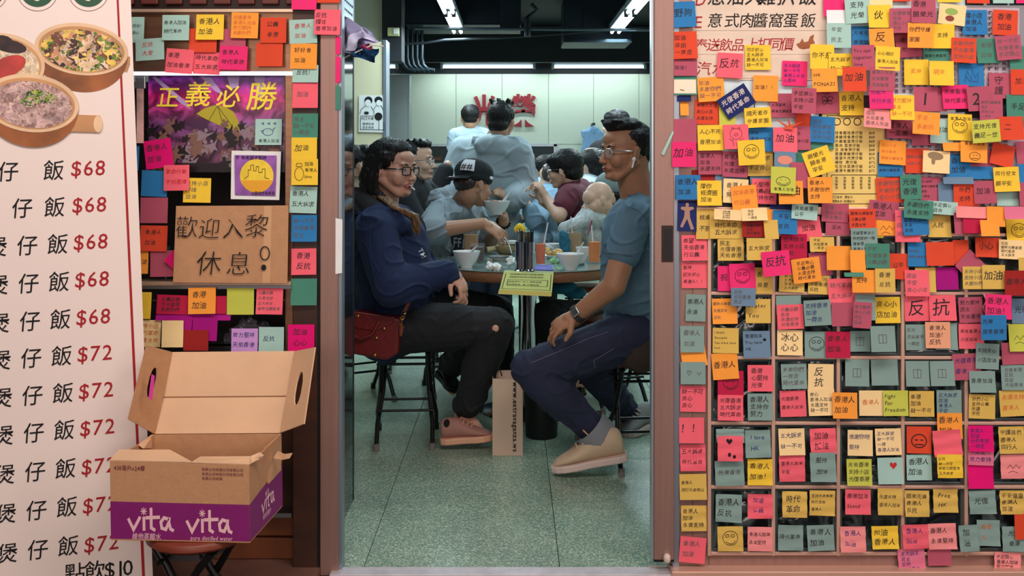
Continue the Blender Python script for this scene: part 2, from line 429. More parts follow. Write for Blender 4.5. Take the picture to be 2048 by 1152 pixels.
for a, b, lab in ((775, 796, 'short end of a wall tube showing beside the cream column'), (881, 1071, 'long wall fluorescent tube above the red characters'), (1103, 1292, 'long wall fluorescent tube right of the red characters')):
    if a == 775: a = 700
    t = wthing('wall_light', lab, 'lamp', P((a + b) / 2, 133, D), group='fluorescent tubes along the back wall')
    pa, pb = P(a, 129, D), P(b, 129, D)
    MB().bb(pa.x, pb.x, pa.y, pa.y + 0.05, pa.z - 0.005, pa.z + 0.02).bb(pa.x, pa.x + 0.03, pa.y - 0.03, pa.y + 0.05, pa.z - 0.05, pa.z).bb(pb.x - 0.03, pb.x, pa.y - 0.03, pa.y + 0.05, pa.z - 0.05, pa.z).build('housing', FIX, t, bevel=0.003)
    MB().tube([pa + Vector((0.035, -0.01, -0.028)), pb + Vector((-0.035, -0.01, -0.028))], 0.016, 10).build('tube', TUBE, t)
pa, pb = P(775, 121, 11.7), P(1304, 121, 11.7)
struct(MB().bb(pa.x, pb.x + 0.3, pa.y, pa.y + 0.03, pa.z - 0.012, pa.z + 0.02), 'trim_rail', mat('pale rail', (150, 165, 172), 0.4))
# ceiling services: ducts, pipes, conduit bundle
GRY = mat('dark duct steel', (26, 38, 46), 0.45, 0.6, var=0.3, vscale=2)
a = P(812, 50, 9.3); b = P(1042, 0, 9.3)
MB().bb(a.x, b.x, a.y, a.y + 0.7, a.z, min(2.74, a.z + 0.3)).bb(a.x, b.x, a.y - 0.01, a.y, a.z + 0.0, a.z + 0.012).build('air_duct', GRY, label='long dark duct under the ceiling, over the left batten row', cat='duct', bevel=0.006)
a = P(1120, 60, 8.6); b = P(1290, 0, 8.6)
d = wthing('air_duct', 'dark ceiling air handling unit near the right batten row', 'duct', (a.x, a.y, a.z))
MB().bb(a.x + 0.08, b.x, a.y + .95, a.y + 1.5, a.z, 2.74).build('casing', GRY, d, bevel=0.008)
MB().bb(a.x + .08, b.x, a.y + 0.93, a.y + .95, a.z + 0.0, a.z + 0.012).bb(a.x + 0.26, a.x + 0.28, a.y + .935, a.y + .95, a.z + 0.1, a.z + 0.3).bb(a.x + .08, b.x, a.y + .935, a.y + .95, a.z + 0.12, a.z + 0.13).build('flange', GRY, d)
a = P(1000, 55, 9.0)
MB().bb(P(1000, 0, 9).x, P(1040, 0, 9).x, a.y, a.y + 0.2, a.z, a.z + 0.4).tube([P(1055, 35, 8.9), P(1055, 73, 8.9)], [0.028, 0.03], 12).tube([P(1050, 40, 8.9), P(1074, 20, 8.9), P(1062, 8, 8.9)], 0.02, 8).build('pipe_drop', GRY, label='short capped drain pipe hanging between the ceiling ducts', cat='pipe')
MB().tube([P(830, 57, 8.9), P(1300, 60, 8.9)], 0.014, 8).build('sprinkler_pipe', mat('pipe grey', (70, 84, 92), 0.4, 0.4), label='thin grey pipe running across under the dark ceiling', cat='pipe')
MB().tube([P(806, 88, 9.2), P(850, 86, 9.2), P(890, 80, 9.2), P(1000, 76, 9.2), P(1200, 62, 9.2)], 0.012, 8).build('sagging_cable', BLK, label='black cable sagging across the dark beam', cat='cable')
for k in range(5):
    x = 805 + k * 9.6
    MB().tube([P(x, -40, 9.6), P(x, 115, 9.6), P(x + 3, 130, 9.6), P(x + 11, 138, 9.6), P(x + 26, 141, 9.6)], 0.0195, 8).build('conduit', mat('conduit black', (26, 40, 48), 0.35, 0.4),
        label='black conduit, %s in the vertical bundle above the steel cabinet' % ['first from the left', 'second from the left', 'middle one', 'fourth from the left', 'fifth from the left'][k], cat='pipe', group='vertical conduit bundle')
a = P(776, 56, 8.49); b = P(799, 73, 8.49)
sw = wthing('junction_box', 'pale yellow electrical junction box on the black beam', 'electrical box', (a.x, a.y, b.z))
MB().bb(a.x, b.x, a.y - 0.04, a.y, b.z, a.z).build('cover', mat('old cream plastic', (176, 176, 130), 0.5), sw, bevel=0.004)
MB().bb(a.x + 0.05, a.x + 0.09, a.y - 0.05, a.y - 0.04, b.z + 0.015, a.z - 0.01).build('switch', WHITE, sw, bevel=0.003)
struct(MB().bb(P(764, 0, 8.5).x, P(803, 0, 8.5).x, 8.5 - CAMD, 8.5 - CAMD + 0.25, zs(122, 8.5), 2.75), 'trim_pillar', BLK)
# poster on the cream column
D = 7.49
po = wthing('cinema_flyer', 'white flyer with two drawn diners taped to the cream column', 'poster', P(741, 265, D))
def pl(D, dy=0.0): return lambda x, y: P(x, y, D) - Vector((0, dy, 0))
MB().slab([P(717, 264, D), P(769, 265, D), P(770, 191, D), P(718, 190, D)], 0.001).build('sheet', WHITE, po)
paint('drawing', [ellpts(737, 201, 8, 8, 16), ellpts(757, 200, 8, 7, 16), ellpts(733, 226, 5, 3, 10), ellpts(757, 233, 8, 8, 16)], pl(D, 0.003), BLACK, po)
paint('drawing_face', [ellpts(736, 206, 6, 7, 14), ellpts(758, 206, 5.5, 6, 14)], pl(D, 0.0045), WHITE, po)
paint('drawing_lines', strokes([[(731, 212), (722, 219), (720, 228)], [(742, 213), (748, 222), (748, 230)], [(752, 212), (748, 218)], [(762, 211), (767, 220)], [(721, 234), (721, 259), (768, 260), (768, 244)], [(758, 242), (758, 259)], [(721, 232), (748, 232)]], 1.0), pl(D, 0.003), BLACK, po)
text_obj('writing', text_geo(['可口可樂'], 6.2, spacing=1.05), lambda x, y: P(722 + x, 234 - y, D) - Vector((0, 0.003, 0)), BLACK, po)
text_obj('writing', text_geo(['香港加油', '民主自由'], 5.5, spacing=1.05, lead=1.3), lambda x, y: P(725 + x, 245 - y, D) - Vector((0, 0.003, 0)), BLACK, po)
# shirt hanging on the back wall
SHIRT = mat('pale blue shirt cloth', (150, 190, 232), 0.8, bump=0.4, bscale=18)
# ================================================================== SHOP FRONT
def fbox(mb, x0, x1, y0, y1, d0, d1, mi=0):
    """box on the facade given in px of the facade plane, d = depth behind (+) or in front (-)"""
    return mb.bb(FX(x0), FX(x1), d0, d1, FZ(y1), FZ(y0), mi)
# ---- door posts
dp = wthing('window_1', '', '', (FX(660), 0, 0)); del dp['label']; del dp['category']; dp['kind'] = 'structure'
ZT = -140   # px above the frame
fbox(MB(), 640, 676, ZT, 1152, 0.0, 0.075).build('post', ANOD, dp, bevel=0.003)
fbox(MB(), 674, 683, ZT, 1150, 0.01, 0.06).build('edge_strip', EDGE, dp, bevel=0.002)
fbox(MB(), 632, 641, ZT, 1152, 0.012, 0.06).build('gasket', BLACKG, dp)
fbox(MB(), 584, 633, ZT, 1152, 0.01, 0.06).build('stile', DARKW, dp, bevel=0.002)
# ---- glass kiosk behind the left notes (steel food counter window)
k = wthing('display_counter', 'stainless street counter window plastered with notes beside the menu banner', 'counter', (FX(420), 0.2, 0))
WST = mat('warm lit steel', (150, 112, 88), 0.32, 0.85, var=0.15, vscale=6, stretch=(1, 1, 8))  # stainless steel, its warm reflection put into the colour
fbox(MB(), 100, 584, 19, 145, 0.03, 0.06).build('header_panel', WST, k, bevel=0.002)
fbox(MB(), 100, 584, 17, 23, 0.01, 0.03).build('header_lip', mat('bright steel lip', (226, 196, 168), 0.3, 0.7), k)
DG = mat('dark grille box', (42, 22, 20), 0.4, 0.3)
fbox(MB(), 100, 584, ZT, 17, 0.06, 0.1).build('grille_back', DG, k)
for i in range(9):
    fbox(MB(), 270 + i * 49 - 98, 305 + i * 49 - 98, -20, 4, 0.045, 0.06).build('slot', mat('brown slot', (96, 44, 38), 0.4, 0.2), k, bevel=0.004)
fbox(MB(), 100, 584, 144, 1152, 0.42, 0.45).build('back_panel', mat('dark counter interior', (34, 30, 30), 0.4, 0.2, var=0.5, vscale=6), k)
fbox(MB(), 568, 584, 150, 704, 0.012, 0.05).build('upright', WST, k, bevel=0.002)
fbox(MB(), 100, 584, 562, 570, -0.02, 0.05).build('rail', mat('bright steel lip', (0, 0, 0)), k, bevel=0.002)
fbox(MB(), 100, 584, 570, 577, -0.012, 0.05).build('rail_face', STEEL, k)
fbox(MB(), 100, 584, 601, 604, 0.02, 0.04).build('thin_rail', STEEL, k)
fbox(MB(), 100, 570, 704, 712, 0.0, 0.4).build('counter_top', STEEL, k, bevel=0.003)
# counter-level things behind the notes: bottles, spoons, a crumpled bag
GLS = mat('dark green bottle glass', (30, 60, 56), 0.12, 0.0, spec=0.8)
for i, (bx, bh) in enumerate(((338, 70), (352, 62), (366, 74), (420, 66), (436, 70), (540, 60), (556, 70))):
    c = P(bx, 562, 3.25)
    MB().lathe([(0.0, 0), (0.012, 0), (0.013, bh * 0.0009), (0.006, bh * 0.0013), (0.006, bh * 0.0016), (0.0, bh * 0.0016)], (c.x, c.y, c.z), 12).build(
        'glass_bottle', GLS, label='small dark glass bottle on the steel rail, %s' % ['leftmost behind the blue note', 'second from left', 'third from left beside the yellow note', 'under the yellow note', 'right of the yellow note', 'behind the purple art card', 'rightmost near the upright'][i], cat='bottle', group='bottles behind the notes')
# crumpled clear bag on the counter behind the lower notes
_pb = [('e', P(500 + 22 * math.cos(i), 676 + 12 * math.sin(i * 2.1), 3.3), (0.05, 0.03, 0.045), Euler((i, i * .7, i * 1.3)).to_matrix()) for i in range(8)]
LATER_BAG = _pb
# ---- lit tube above the protest poster
t = wthing('display_light', 'bright white tube light across the top of the purple poster', 'lamp', (FX(420), 0.02, FZ(146)))
MB().tube([(FX(200), 0.015, FZ(146)), (FX(582), 0.015, FZ(146))], 0.0052, 10).build('tube', mat('lit display tube', (232, 232, 255), 0.5, emit=3.5), t)
fbox(MB(), 200, 583, 141, 150, 0.022, 0.03).build('housing', STEEL, t)
# ---- lower left panels
lp = wthing('lower_panel', 'warm brown metal cladding panels below the counter by the door post', 'panel', (FX(600), 0.05, 0))
fbox(MB(), 100, 640, 704, 1152, 0.1, 0.13).build('backing', DARKW, lp)
fbox(MB(), 578, 632, 712, 1118, 0.075, 0.1).build('cladding', BROWNW, lp, bevel=0.002)
fbox(MB(), 440, 576, 1046, 1090, 0.075, 0.1).build('cladding', BROWNW, lp, bevel=0.002)
fbox(MB(), 388, 632, 1094, 1136, 0.07, 0.1).build('cladding', BROWNW, lp, bevel=0.002)
fbox(MB(), 440, 632, 1138, 1152, 0.05, 0.1).build('kick_rail', WST, lp, bevel=0.004)
fbox(MB(), 290, 386, 1100, 1152, 0.06, 0.1).build('steel_plate', mat('scuffed steel plate', (110, 116, 124), 0.4, 0.7, var=0.25, vscale=9), lp, bevel=0.003)
fbox(MB(), 534, 578, 1036, 1046, 0.04, 0.1).build('steel_lip', STEEL, lp, bevel=0.002)
fbox(MB(), 290, 386, 1090, 1098, 0.04, 0.1).build('steel_lip', STEEL, lp, bevel=0.002)
# ---- protest poster (generic dark purple artwork with its lettering and umbrella)
def yp(y0): return lambda x, y: Vector((FX(x), y0, FZ(y)))
po = wthing('printed_poster', 'large purple black poster with yellow brush lettering and yellow umbrella', 'poster', (FX(425), 0.05, FZ(346)))
def art_mat():
    m = bpy.data.materials.new('purple poster print'); m.use_nodes = True; nt = m.node_tree; b = nt.nodes['Principled BSDF']; L = nt.links.new
    g = nt.nodes.new('ShaderNodeTexCoord'); s = nt.nodes.new('ShaderNodeSeparateXYZ'); L(g.outputs['Generated'], s.inputs[0])
    r = nt.nodes.new('ShaderNodeValToRGB'); L(s.outputs['Z'], r.inputs[0]); e = r.color_ramp.elements
    e[0].position = 0; e[0].color = (*lin((74, 40, 66)), 1); e[1].position = 1; e[1].color = (*lin((130, 66, 200)), 1)
    for p, c in ((0.25, (96, 58, 84)), (0.5, (120, 74, 124)), (0.78, (196, 34, 120))): k2 = e.new(p); k2.color = (*lin(c), 1)
    n = nt.nodes.new('ShaderNodeTexNoise'); n.inputs['Scale'].default_value = 14; n.inputs['Detail'].default_value = 6; n.inputs['Distortion'].default_value = 1.5; L(g.outputs['Object'], n.inputs['Vector'])
    r2 = nt.nodes.new('ShaderNodeValToRGB'); L(n.outputs[0], r2.inputs[0]); q = r2.color_ramp.elements
    q[0].position = 0.42; q[0].color = (0.10, 0.07, 0.1, 1); q[1].position = 0.66; q[1].color = (0.95, 0.85, 0.95, 1)
    mx = nt.nodes.new('ShaderNodeMix'); mx.data_type = 'RGBA'; mx.blend_type = 'OVERLAY'; mx.inputs[0].default_value = 0.85
    L(r.outputs[0], mx.inputs[6]); L(r2.outputs[0], mx.inputs[7]); L(mx.outputs[2], b.inputs['Base Color']); b.inputs['Roughness'].default_value = 0.25
    return m
fbox(MB(), 285, 568, 147, 345, 0.05, 0.052).build('sheet', art_mat(), po)
YL = mat('yellow poster print', (242, 222, 60), 0.5)
GOFF[0] = 0.008
for ch in '正義必勝': GL.pop(ch, None)
preload('正義必勝')
for ch, x, y, s in (('正', 303, 170, 46), ('義', 360, 160, 54), ('必', 424, 166, 50), ('勝', 486, 160, 62)):
    g = text_geo([ch], s, shear=0.15); text_obj('lettering', g, lambda a, b: Vector((FX(x + a), 0.0485, FZ(y - b))), YL, po)
paint('umbrella', [[(383, 226), (398, 216), (418, 209), (440, 211), (458, 222), (468, 240), (471, 262), (452, 258), (430, 250), (408, 240), (392, 232)]], yp(0.049), mat('olive umbrella print', (176, 164, 34), 0.5), po)
paint('umbrella_ribs', strokes([[(426, 210), (408, 240)], [(426, 210), (438, 252)], [(426, 210), (460, 258)], [(414, 248), (414, 268)]], 1.3), yp(0.0485), mat('dark olive print', (96, 86, 20), 0.5), po)
rs = random.Random(5); gp = mat('grey figures print', (138, 118, 130), 0.5); gp2 = mat('brown figures print', (124, 88, 76), 0.5); blk2 = mat('black print', (20, 10, 16), 0.4)
# a crowd of plain heads and shoulders
for mm_, n_ in ((gp2, 26), (blk2, 24), (gp, 22)):
    pls = []
    for i in range(n_):
        x = rs.uniform(294, 545); y = rs.uniform(236, 318) + abs(x - 390) * 0.06; s = rs.uniform(4, 9)
        ag = rs.uniform(-0.6, 0.6); pls.append(ellpts(x, y, s * 0.5, s * 0.6, 8)); pls.append([(x + (a_ * math.cos(ag) - b_ * math.sin(ag)) * s, y + (a_ * math.sin(ag) + b_ * math.cos(ag)) * s) for a_, b_ in ((-1.2, 2.2), (-1.9, 1.0), (-0.7, .7), (0.6, .6), (2.2, rs.uniform(-1, 1)), (0.9, 1.5), (1.3, 3.4), (0.3, 2.6), (-0.8, 3.6))])
    paint('crowd_print', pls, yp(0.0495 - 0.0001 * n_ / 16), mm_, po)
paint('rays', [[(292, 152), (300, 150), (360, 200), (372, 218), (352, 206)], [(390, 150), (412, 152), (440, 190), (420, 180)], [(500, 150), (522, 150), (515, 205), (505, 180)], [(445, 150), (470, 150), (468, 172), (452, 176)]], yp(0.0496), mat('pale lilac print', (176, 150, 196), 0.5), po)
fbox(MB(), 285, 568, 326, 345, 0.0485, 0.05).build('footer', mat('black print', (0, 0, 0)), po)
text_obj('footer_text', text_geo(['香港加油'], 12), lambda a, b: Vector((FX(290 + a), 0.048, FZ(329 - b))), YL, po)
# small strip poster left of it
MB().bb(FX(266), FX(280), 0.03, 0.032, FZ(286), FZ(176)).build('narrow_poster', mat('pale banner print', (226, 180, 170), 0.5, var=0.5, vscale=14), label='narrow pale printed strip between the banner and the purple poster', cat='poster')
fbox(MB(), 262, 283, 150, 176, 0.03, 0.04).build('steel_bracket', STEEL, label='small steel bracket under the left end of the tube light', cat='bracket', bevel=0.002)
# art card
ac = wthing('art_card', 'square white bordered card with yellow sun on purple, under the poster', 'card', (FX(506), 0.03, FZ(401)))
MB().slab([(FX(456), 0.03, FZ(399)), (FX(554), 0.03, FZ(401)), (FX(557), 0.034, FZ(303)), (FX(457), 0.034, FZ(301))], -0.001).build('card', WHITE, ac)
paint('purple_print', [[(464, 310), (549, 311), (547, 393), (465, 391)]], yp(0.028), mat('violet print', (150, 90, 175), 0.5, var=0.25, vscale=30), ac)
paint('sun_print', [ellpts(509, 352, 34, 34, 28)], yp(0.0272), mat('sun yellow print', (244, 212, 60), 0.5, var=0.1, vscale=30), ac)
paint('ground_print', [[(478, 361), (541, 361), (536, 372), (524, 382), (509, 386), (492, 381), (482, 372)]], yp(0.0265), mat('sun orange print', (238, 170, 40), 0.5), ac)
paint('skyline_print', strokes([[(484, 358), (492, 352), (492, 340), (497, 340), (497, 330), (503, 330), (503, 342), (508, 342), (508, 333), (513, 333), (513, 345), (520, 345), (520, 338), (526, 338), (526, 356), (534, 358)]], 1.2), yp(0.026), mat('skyline ink', (120, 100, 20), 0.6), ac)
text_obj('writing', text_geo(['不是有希望才堅持'], 8.6), lambda a, b: Vector((FX(466 + a), 0.0262, FZ(311 - b))), BLACK, ac)
text_obj('writing', text_geo(['人堅持才有希望'], 8), lambda a, b: Vector((FX(498 + a * 0.85), 0.0255, FZ(383 - b))), BLACK, ac)
# cardboard welcome sign
CARD = mat('corrugated cardboard', (190, 142, 102), 0.75, bump=0.1, bscale=120, var=0.05, vscale=40)
CARDL = mat('pale cardboard inside', (226, 186, 148), 0.7, bump=0.12, bscale=30, var=0.07, vscale=6)
CARDD = mat('cardboard edge', (160, 110, 70), 0.8)
cs = wthing('cardboard_sign', 'brown cardboard sign with handwritten black welcome message on the steel rail', 'sign', (FX(467), -0.02, FZ(564)))
ys = -0.038
MB().slab([(FX(354), ys, FZ(562)), (FX(580), ys, FZ(564)), (FX(581), ys + 0.01, FZ(410)), (FX(358), ys + 0.01, FZ(411))], -0.0045).build('board', CARD, cs, bevel=0.001)
MB().slab([(FX(531), ys - 0.0005, FZ(563)), (FX(546), ys - 0.0005, FZ(563)), (FX(548), ys + 0.0088, FZ(411)), (FX(533), ys + 0.0088, FZ(411))], -0.0006).build('tape', mat('clear brown tape', (206, 160, 116), 0.3), cs)
GOFF[0] = -0.012
for ch in '歡迎入黎休息': GL.pop(ch, None)
preload('歡迎入黎休息')
def sgn(a, b, ox, oy): return Vector((FX(ox + a), ys - 0.0058 + 0.01 * (564 - (oy - b)) / 154, FZ(oy - b)))
for ch, x, y, s, sh in (('歡', 358, 430, 46, 0.05), ('迎', 404, 434, 44, 0.1), ('入', 450, 434, 44, 0.0), ('黎', 494, 426, 50, 0.12), ('休', 400, 498, 52, 0.12), ('息', 460, 500, 50, 0.1)):
    text_obj('lettering', text_geo([ch], s, shear=sh), lambda a, b: sgn(a, b, x, y), BLACK, cs)
paint('exclamation', strokes([ellpts(536, 504, 9, 13, 18) + [(545, 504)]], 2.2) + [ellpts(534, 532, 5, 6, 12)], lambda x, y: sgn(0, 0, x, y), BLACK, cs)
GOFF[0] = 0.004

# ================================================================== MENU BANNER (rolled and yawed standing banner)
yaw = R(-14); nB = Vector((math.sin(yaw) * -1, -math.cos(yaw), 0))   # faces the street
B0 = P(300, 700, 2.85)
uB = Vector((math.cos(yaw), math.sin(yaw) * 1, 0)); uB = Vector((0, 0, 1)).cross(nB).normalized() * -1
if uB.x < 0: uB = -uB
# right edge must be farther away than the left edge
if uB.y < 0: uB.y = -uB.y; nB = Vector((uB.y, -uB.x, 0)) * 1.0
def onB(px, py, off=0.0):
    d = Vector(((px - CX) / F, 1.0, -(py - CY) / F)); o = Vector((0, -CAMD, H))
    t = (B0 + nB * off - o).dot(nB) / d.dot(nB)
    return o + d * t
bn = wthing('menu_banner', 'tall white printed menu banner with claypot rice photos and red prices', 'banner', onB(280, 1150))
BAN = mat('pale pink banner vinyl', (246, 230, 222), 0.5, bump=0.05, bscale=6)
MB().slab([onB(-170, 1240), onB(309, 1240), onB(257, -120), onB(-170, -120)], -0.002).build('sheet', BAN, bn)
pb = lambda off: (lambda x, y: onB(x, y, off))
paint('red_border', [[(288, 1240), (294, 1240), (236, -30), (232, -30)]], pb(0.0008), RED, bn)
GRN = mat('dark green logo', (24, 84, 52), 0.5)
for cx in (-25, 75, 177):
    paint('logo_ring', strokes([ellpts(cx, -16, 40, 38, 30, 0, 360) + [(cx + 40, -16)]], 1.2), pb(0.0008), mat('ring grey', (130, 100, 90), 0.5), bn)
    paint('logo_disc', [ellpts(cx, -18, 34, 32, 30)], pb(0.0008), GRN, bn)
    paint('logo_mark', [ellpts(cx - 4, -4, 9, 5, 12, rot=0.5)], pb(0.0014), BAN, bn)
def food_mat(name, cols, scale, seedv):
    m = bpy.data.materials.new(name); m.use_nodes = True; nt = m.node_tree; b = nt.nodes['Principled BSDF']; L = nt.links.new
    g = nt.nodes.new('ShaderNodeTexCoord'); v = nt.nodes.new('ShaderNodeTexVoronoi'); v.inputs['Scale'].default_value = scale
    n = nt.nodes.new('ShaderNodeTexNoise'); n.inputs['Scale'].default_value = scale * 0.6; n.inputs['Detail'].default_value = 4
    L(g.outputs['Object'], n.inputs['Vector']); mp = nt.nodes.new('ShaderNodeMix'); mp.data_type = 'RGBA'; mp.inputs[0].default_value = 0.12
    L(g.outputs['Object'], mp.inputs[6]); L(n.outputs['Color'], mp.inputs[7]); L(mp.outputs[2], v.inputs['Vector'])
    s = nt.nodes.new('ShaderNodeSeparateColor'); L(v.outputs['Color'], s.inputs[0])
    r = nt.nodes.new('ShaderNodeValToRGB'); r.color_ramp.interpolation = 'CONSTANT'; L(s.outputs[0], r.inputs[0])
    e = r.color_ramp.elements; e[0].position = 0; e[0].color = (*lin(cols[0]), 1); e[1].position = 1 / len(cols); e[1].color = (*lin(cols[1]), 1)
    for i, c in enumerate(cols[2:], 2): k2 = e.new(i / len(cols)); k2.color = (*lin(c), 1)
    h = nt.nodes.new('ShaderNodeHueSaturation'); L(r.outputs[0], h.inputs['Color'])
    mr = nt.nodes.new('ShaderNodeMapRange'); mr.inputs[1].default_value = 0.3; mr.inputs[2].default_value = 0.7; mr.inputs[3].default_value = 0.55; mr.inputs[4].default_value = 1.35
    L(n.outputs[0], mr.inputs[0]); L(mr.outputs[0], h.inputs['Value']); L(h.outputs[0], b.inputs['Base Color'])
    return m
CLAY = mat('clay pot print', (206, 150, 98), 0.5, var=0.25, vscale=7); CLAYD = mat('clay pot underside print', (150, 86, 40), 0.5, var=0.45, vscale=9)
CLAYR = mat('clay rim print', (236, 200, 160), 0.5, var=0.12, vscale=9)
mince = food_mat('minced pork print', [(206, 150, 110), (226, 190, 150), (120, 70, 50), (60, 36, 30), (236, 200, 90), (200, 150, 120), (96, 130, 40), (232, 206, 180)], 58, 1)
taro = food_mat('taro pork print', [(188, 150, 146), (204, 172, 166), (160, 118, 110), (214, 184, 172), (176, 140, 140)], 70, 2)
scal = food_mat('spring onion print', [(60, 130, 40), (170, 190, 60), (190, 150, 146), (30, 60, 24), (204, 172, 166)], 95, 3)
rice = food_mat('rice print', [(240, 222, 190), (226, 200, 160), (246, 234, 210), (214, 180, 140)], 110, 4)
sausage = mat('red sausage print', (190, 50, 40), 0.4, var=0.3, vscale=20); greens = mat('dark greens print', (50, 28, 30), 0.5, var=0.6, vscale=40)
def pot(cx, cy, rx, ry, depth, rot, foodm, off, handle):
    hx, hy, hl, hr, ha = handle
    p = wthing if 0 else None
    ca, sa = math.cos(ha), math.sin(ha)
    paint('pot_handle_print', [[(hx - sa * -hr, hy - ca * hr), (hx + hl * ca - sa * -hr * 0.8, hy + hl * sa - ca * hr), (hx + hl * ca + 3, hy + hl * sa), (hx + hl * ca + sa * -hr * .8, hy + hl * sa + ca * hr), (hx + sa * -hr, hy + ca * hr)]], pb(off), CLAY, bn)
    body = ellpts(cx, cy, rx, ry, 30, 0, 180, rot)
    low = [(x, y + depth * max(0.0, math.sin(math.pi * min(1, max(0, (i) / (len(body) - 1))))) ** 0.7) for i, (x, y) in enumerate(body)]
    paint('pot_body_print', [low + body[::-1]], pb(off + 0.0004), CLAYD, bn)
    paint('pot_rim_print', [ellpts(cx, cy, rx, ry, 40, rot=rot)], pb(off + 0.0008), CLAYR, bn)
    paint('pot_inner_print', [ellpts(cx, cy + 1, rx * 0.92, ry * 0.88, 40, rot=rot)], pb(off + 0.0012), CLAY, bn)
    paint('food_print', [ellpts(cx, cy + 3, rx * 0.87, ry * 0.8, 40, rot=rot)], pb(off + 0.0016), foodm, bn)
pot(163, 98, 94, 52, 34, 0.12, mince, 0.0008, (228, 122, 30, 16, 0.25))
pot(4, 128, 86, 62, 22, 0.1, rice, 0.003, (-90, 128, 20, 10, 3.1))
paint('sausage_print', [ellpts(14, 134, 40, 20, 20, rot=-0.4), ellpts(-12, 142, 30, 14, 18, rot=0.3)], pb(0.0052), sausage, bn)
paint('greens_print', [ellpts(18, 92, 36, 13, 16, rot=0.2), ellpts(0, 84, 26, 14, 14)], pb(0.0054), greens, bn)
pot(62, 206, 96, 58, 30, 0.12, taro, 0.0056, (138, 246, 62, 17, 0.03))
paint('spring_onion_print', [ellpts(84, 194, 34, 13, 16, rot=0.2), ellpts(60, 202, 22, 10, 12)], pb(0.0078), scal, bn)
paint('handle_end_print', [ellpts(196, 248, 9, 17, 16)], pb(0.0068), CLAYR, bn)
GOFF[0] = 0.004
for ch in '煲仔飯$68720點1': GL.pop(ch, None)
preload('煲仔飯$68720點1')
rows = [(338, '仔 飯', '$68'), (411, ' 仔飯', '$68'), (485, '煲仔飯', '$68'), (560, '煲仔飯', '$68'), (635, '煲仔飯', '$68'), (708, '煲仔飯', '$72'), (782, '煲仔飯', '$72'), (856, '煲仔飯', '$72'), (933, '煲仔飯', '$72'), (1010, '煲仔飯', '$72'), (1088, '煲仔飯', '$72')]
for i, (y, tx, pr) in enumerate(rows):
    sl = 0.03 + (y - 338) * 0.000126; dx = (y - 338) * 0.035
    xs_ = [16, 107 + dx * 0.7] if i == 0 else ([44, 107 + dx * .7] if i == 1 else [-12 + dx, 49 + dx, 110 + dx])
    chs = '仔飯' if i < 2 else '煲仔飯'
    if i < 2: xs_[0] -= 0
    for ch, x in zip(chs, xs_):
        yc = y - (x - 180) * sl
        g = text_geo([ch], 43, shear=0.08)
        text_obj('menu_character', g, lambda a, b: onB(x - 21 + a, yc - 20 - b - a * sl, 0.001), BLACK, bn)
    g = text_geo([pr], 43, shear=0.06, spacing=1.02)
    x = 141 + dx; yc = y - 4
    text_obj('price', g, lambda a, b: onB(x + a * 1.0, yc - 20 - b - (a - 40) * sl, 0.001), RED, bn)
text_obj('menu_character', text_geo(['點飲$10'], 44, spacing=.9), lambda a, b: onB(128 + a, 1128 - b - a * 0.12, 0.001), BLACK, bn)
GOFF[0] = 0.004
MB().tube([onB(150, 1300, -0.03), onB(120, -60, -0.03)], 0.008, 8).build('stand_pole', BLACKM, bn)

# ================================================================== CARDBOARD BOX on a folding stool
PURP = mat('magenta purple box print', (128, 14, 104), 0.6, var=0.06, vscale=30)
PINKP = mat('pale pink box lettering', (236, 190, 196), 0.6)
D1, D2 = 2.55, 2.80
def q(px, py, d): return P(px, py, d)
fTL, fTR, fBR, fBL = q(219.5, 922, D1), q(498, 930, D1), q(500, 1083, D1), q(222, 1077, D1)
bTR, bBR = q(563, 867, D2), q(565, 1010, D2)
bTL = fTL + (bTR - fTR); bBL = fBL + (bBR - fBR); bTL = q(307, 869, D2)
bx = wthing('cardboard_box', 'open brown and purple cardboard drink carton standing on a black stool', 'box', (fBL + fBR + bBR + bBL) / 4)
th = 0.004
def mid(a, b, t): return a + (b - a) * t
bandL, bandR = mid(fTL, fBL, 0.52), mid(fTR, fBR, 0.52); bandB = mid(bTR, bBR, 0.52); bandBL = mid(bTL, bBL, .52)
def panel(name, quad, m, t=th, par=None): return MB().slab(quad, t).build(name, m, par or bx, bevel=0.0006, bseg=1)
nf = (fBR - fBL).cross(fTL - fBL).normalized()
fr = panel('front_panel', [fBL, fBR, fTR, fTL], CARD, -th)
rt = panel('side_panel', [fBR, bBR, bTR, fTR], CARD, -th)
panel('back_panel', [bBR, bBL, bTL, bTR], CARD, -th)
panel('side_panel', [bBL, fBL, fTL, bTL], CARD, -th)
panel('bottom_panel', [fBL, bBL, bBR, fBR], CARD, th)
def onq(a, b, c, d, off):
    """bilinear on quad a(bl) b(br) c(tr) d(tl)"""
    n = (b - a).cross(d - a).normalized()
    def f(u, v): return (a * (1 - u) + b * u) * (1 - v) + (d * (1 - u) + c * u) * v + n * off
    return f
ff = onq(fBL, fBR, fTR, fTL, 0.0006); ff2 = onq(fBL, fBR, fTR, fTL, 0.0012)
sf = onq(fBR, bBR, bTR, fTR, 0.0006); sf2 = onq(fBR, bBR, bTR, fTR, 0.0012)
paint('purple_band', [[(0.0, 0.0), (1, 0), (1, 0.48), (0, 0.48)]], ff, PURP, fr)
paint('purple_band', [[(0.0, 0.0), (1, 0), (1, 0.60), (0, 0.48)]], sf, PURP, rt)
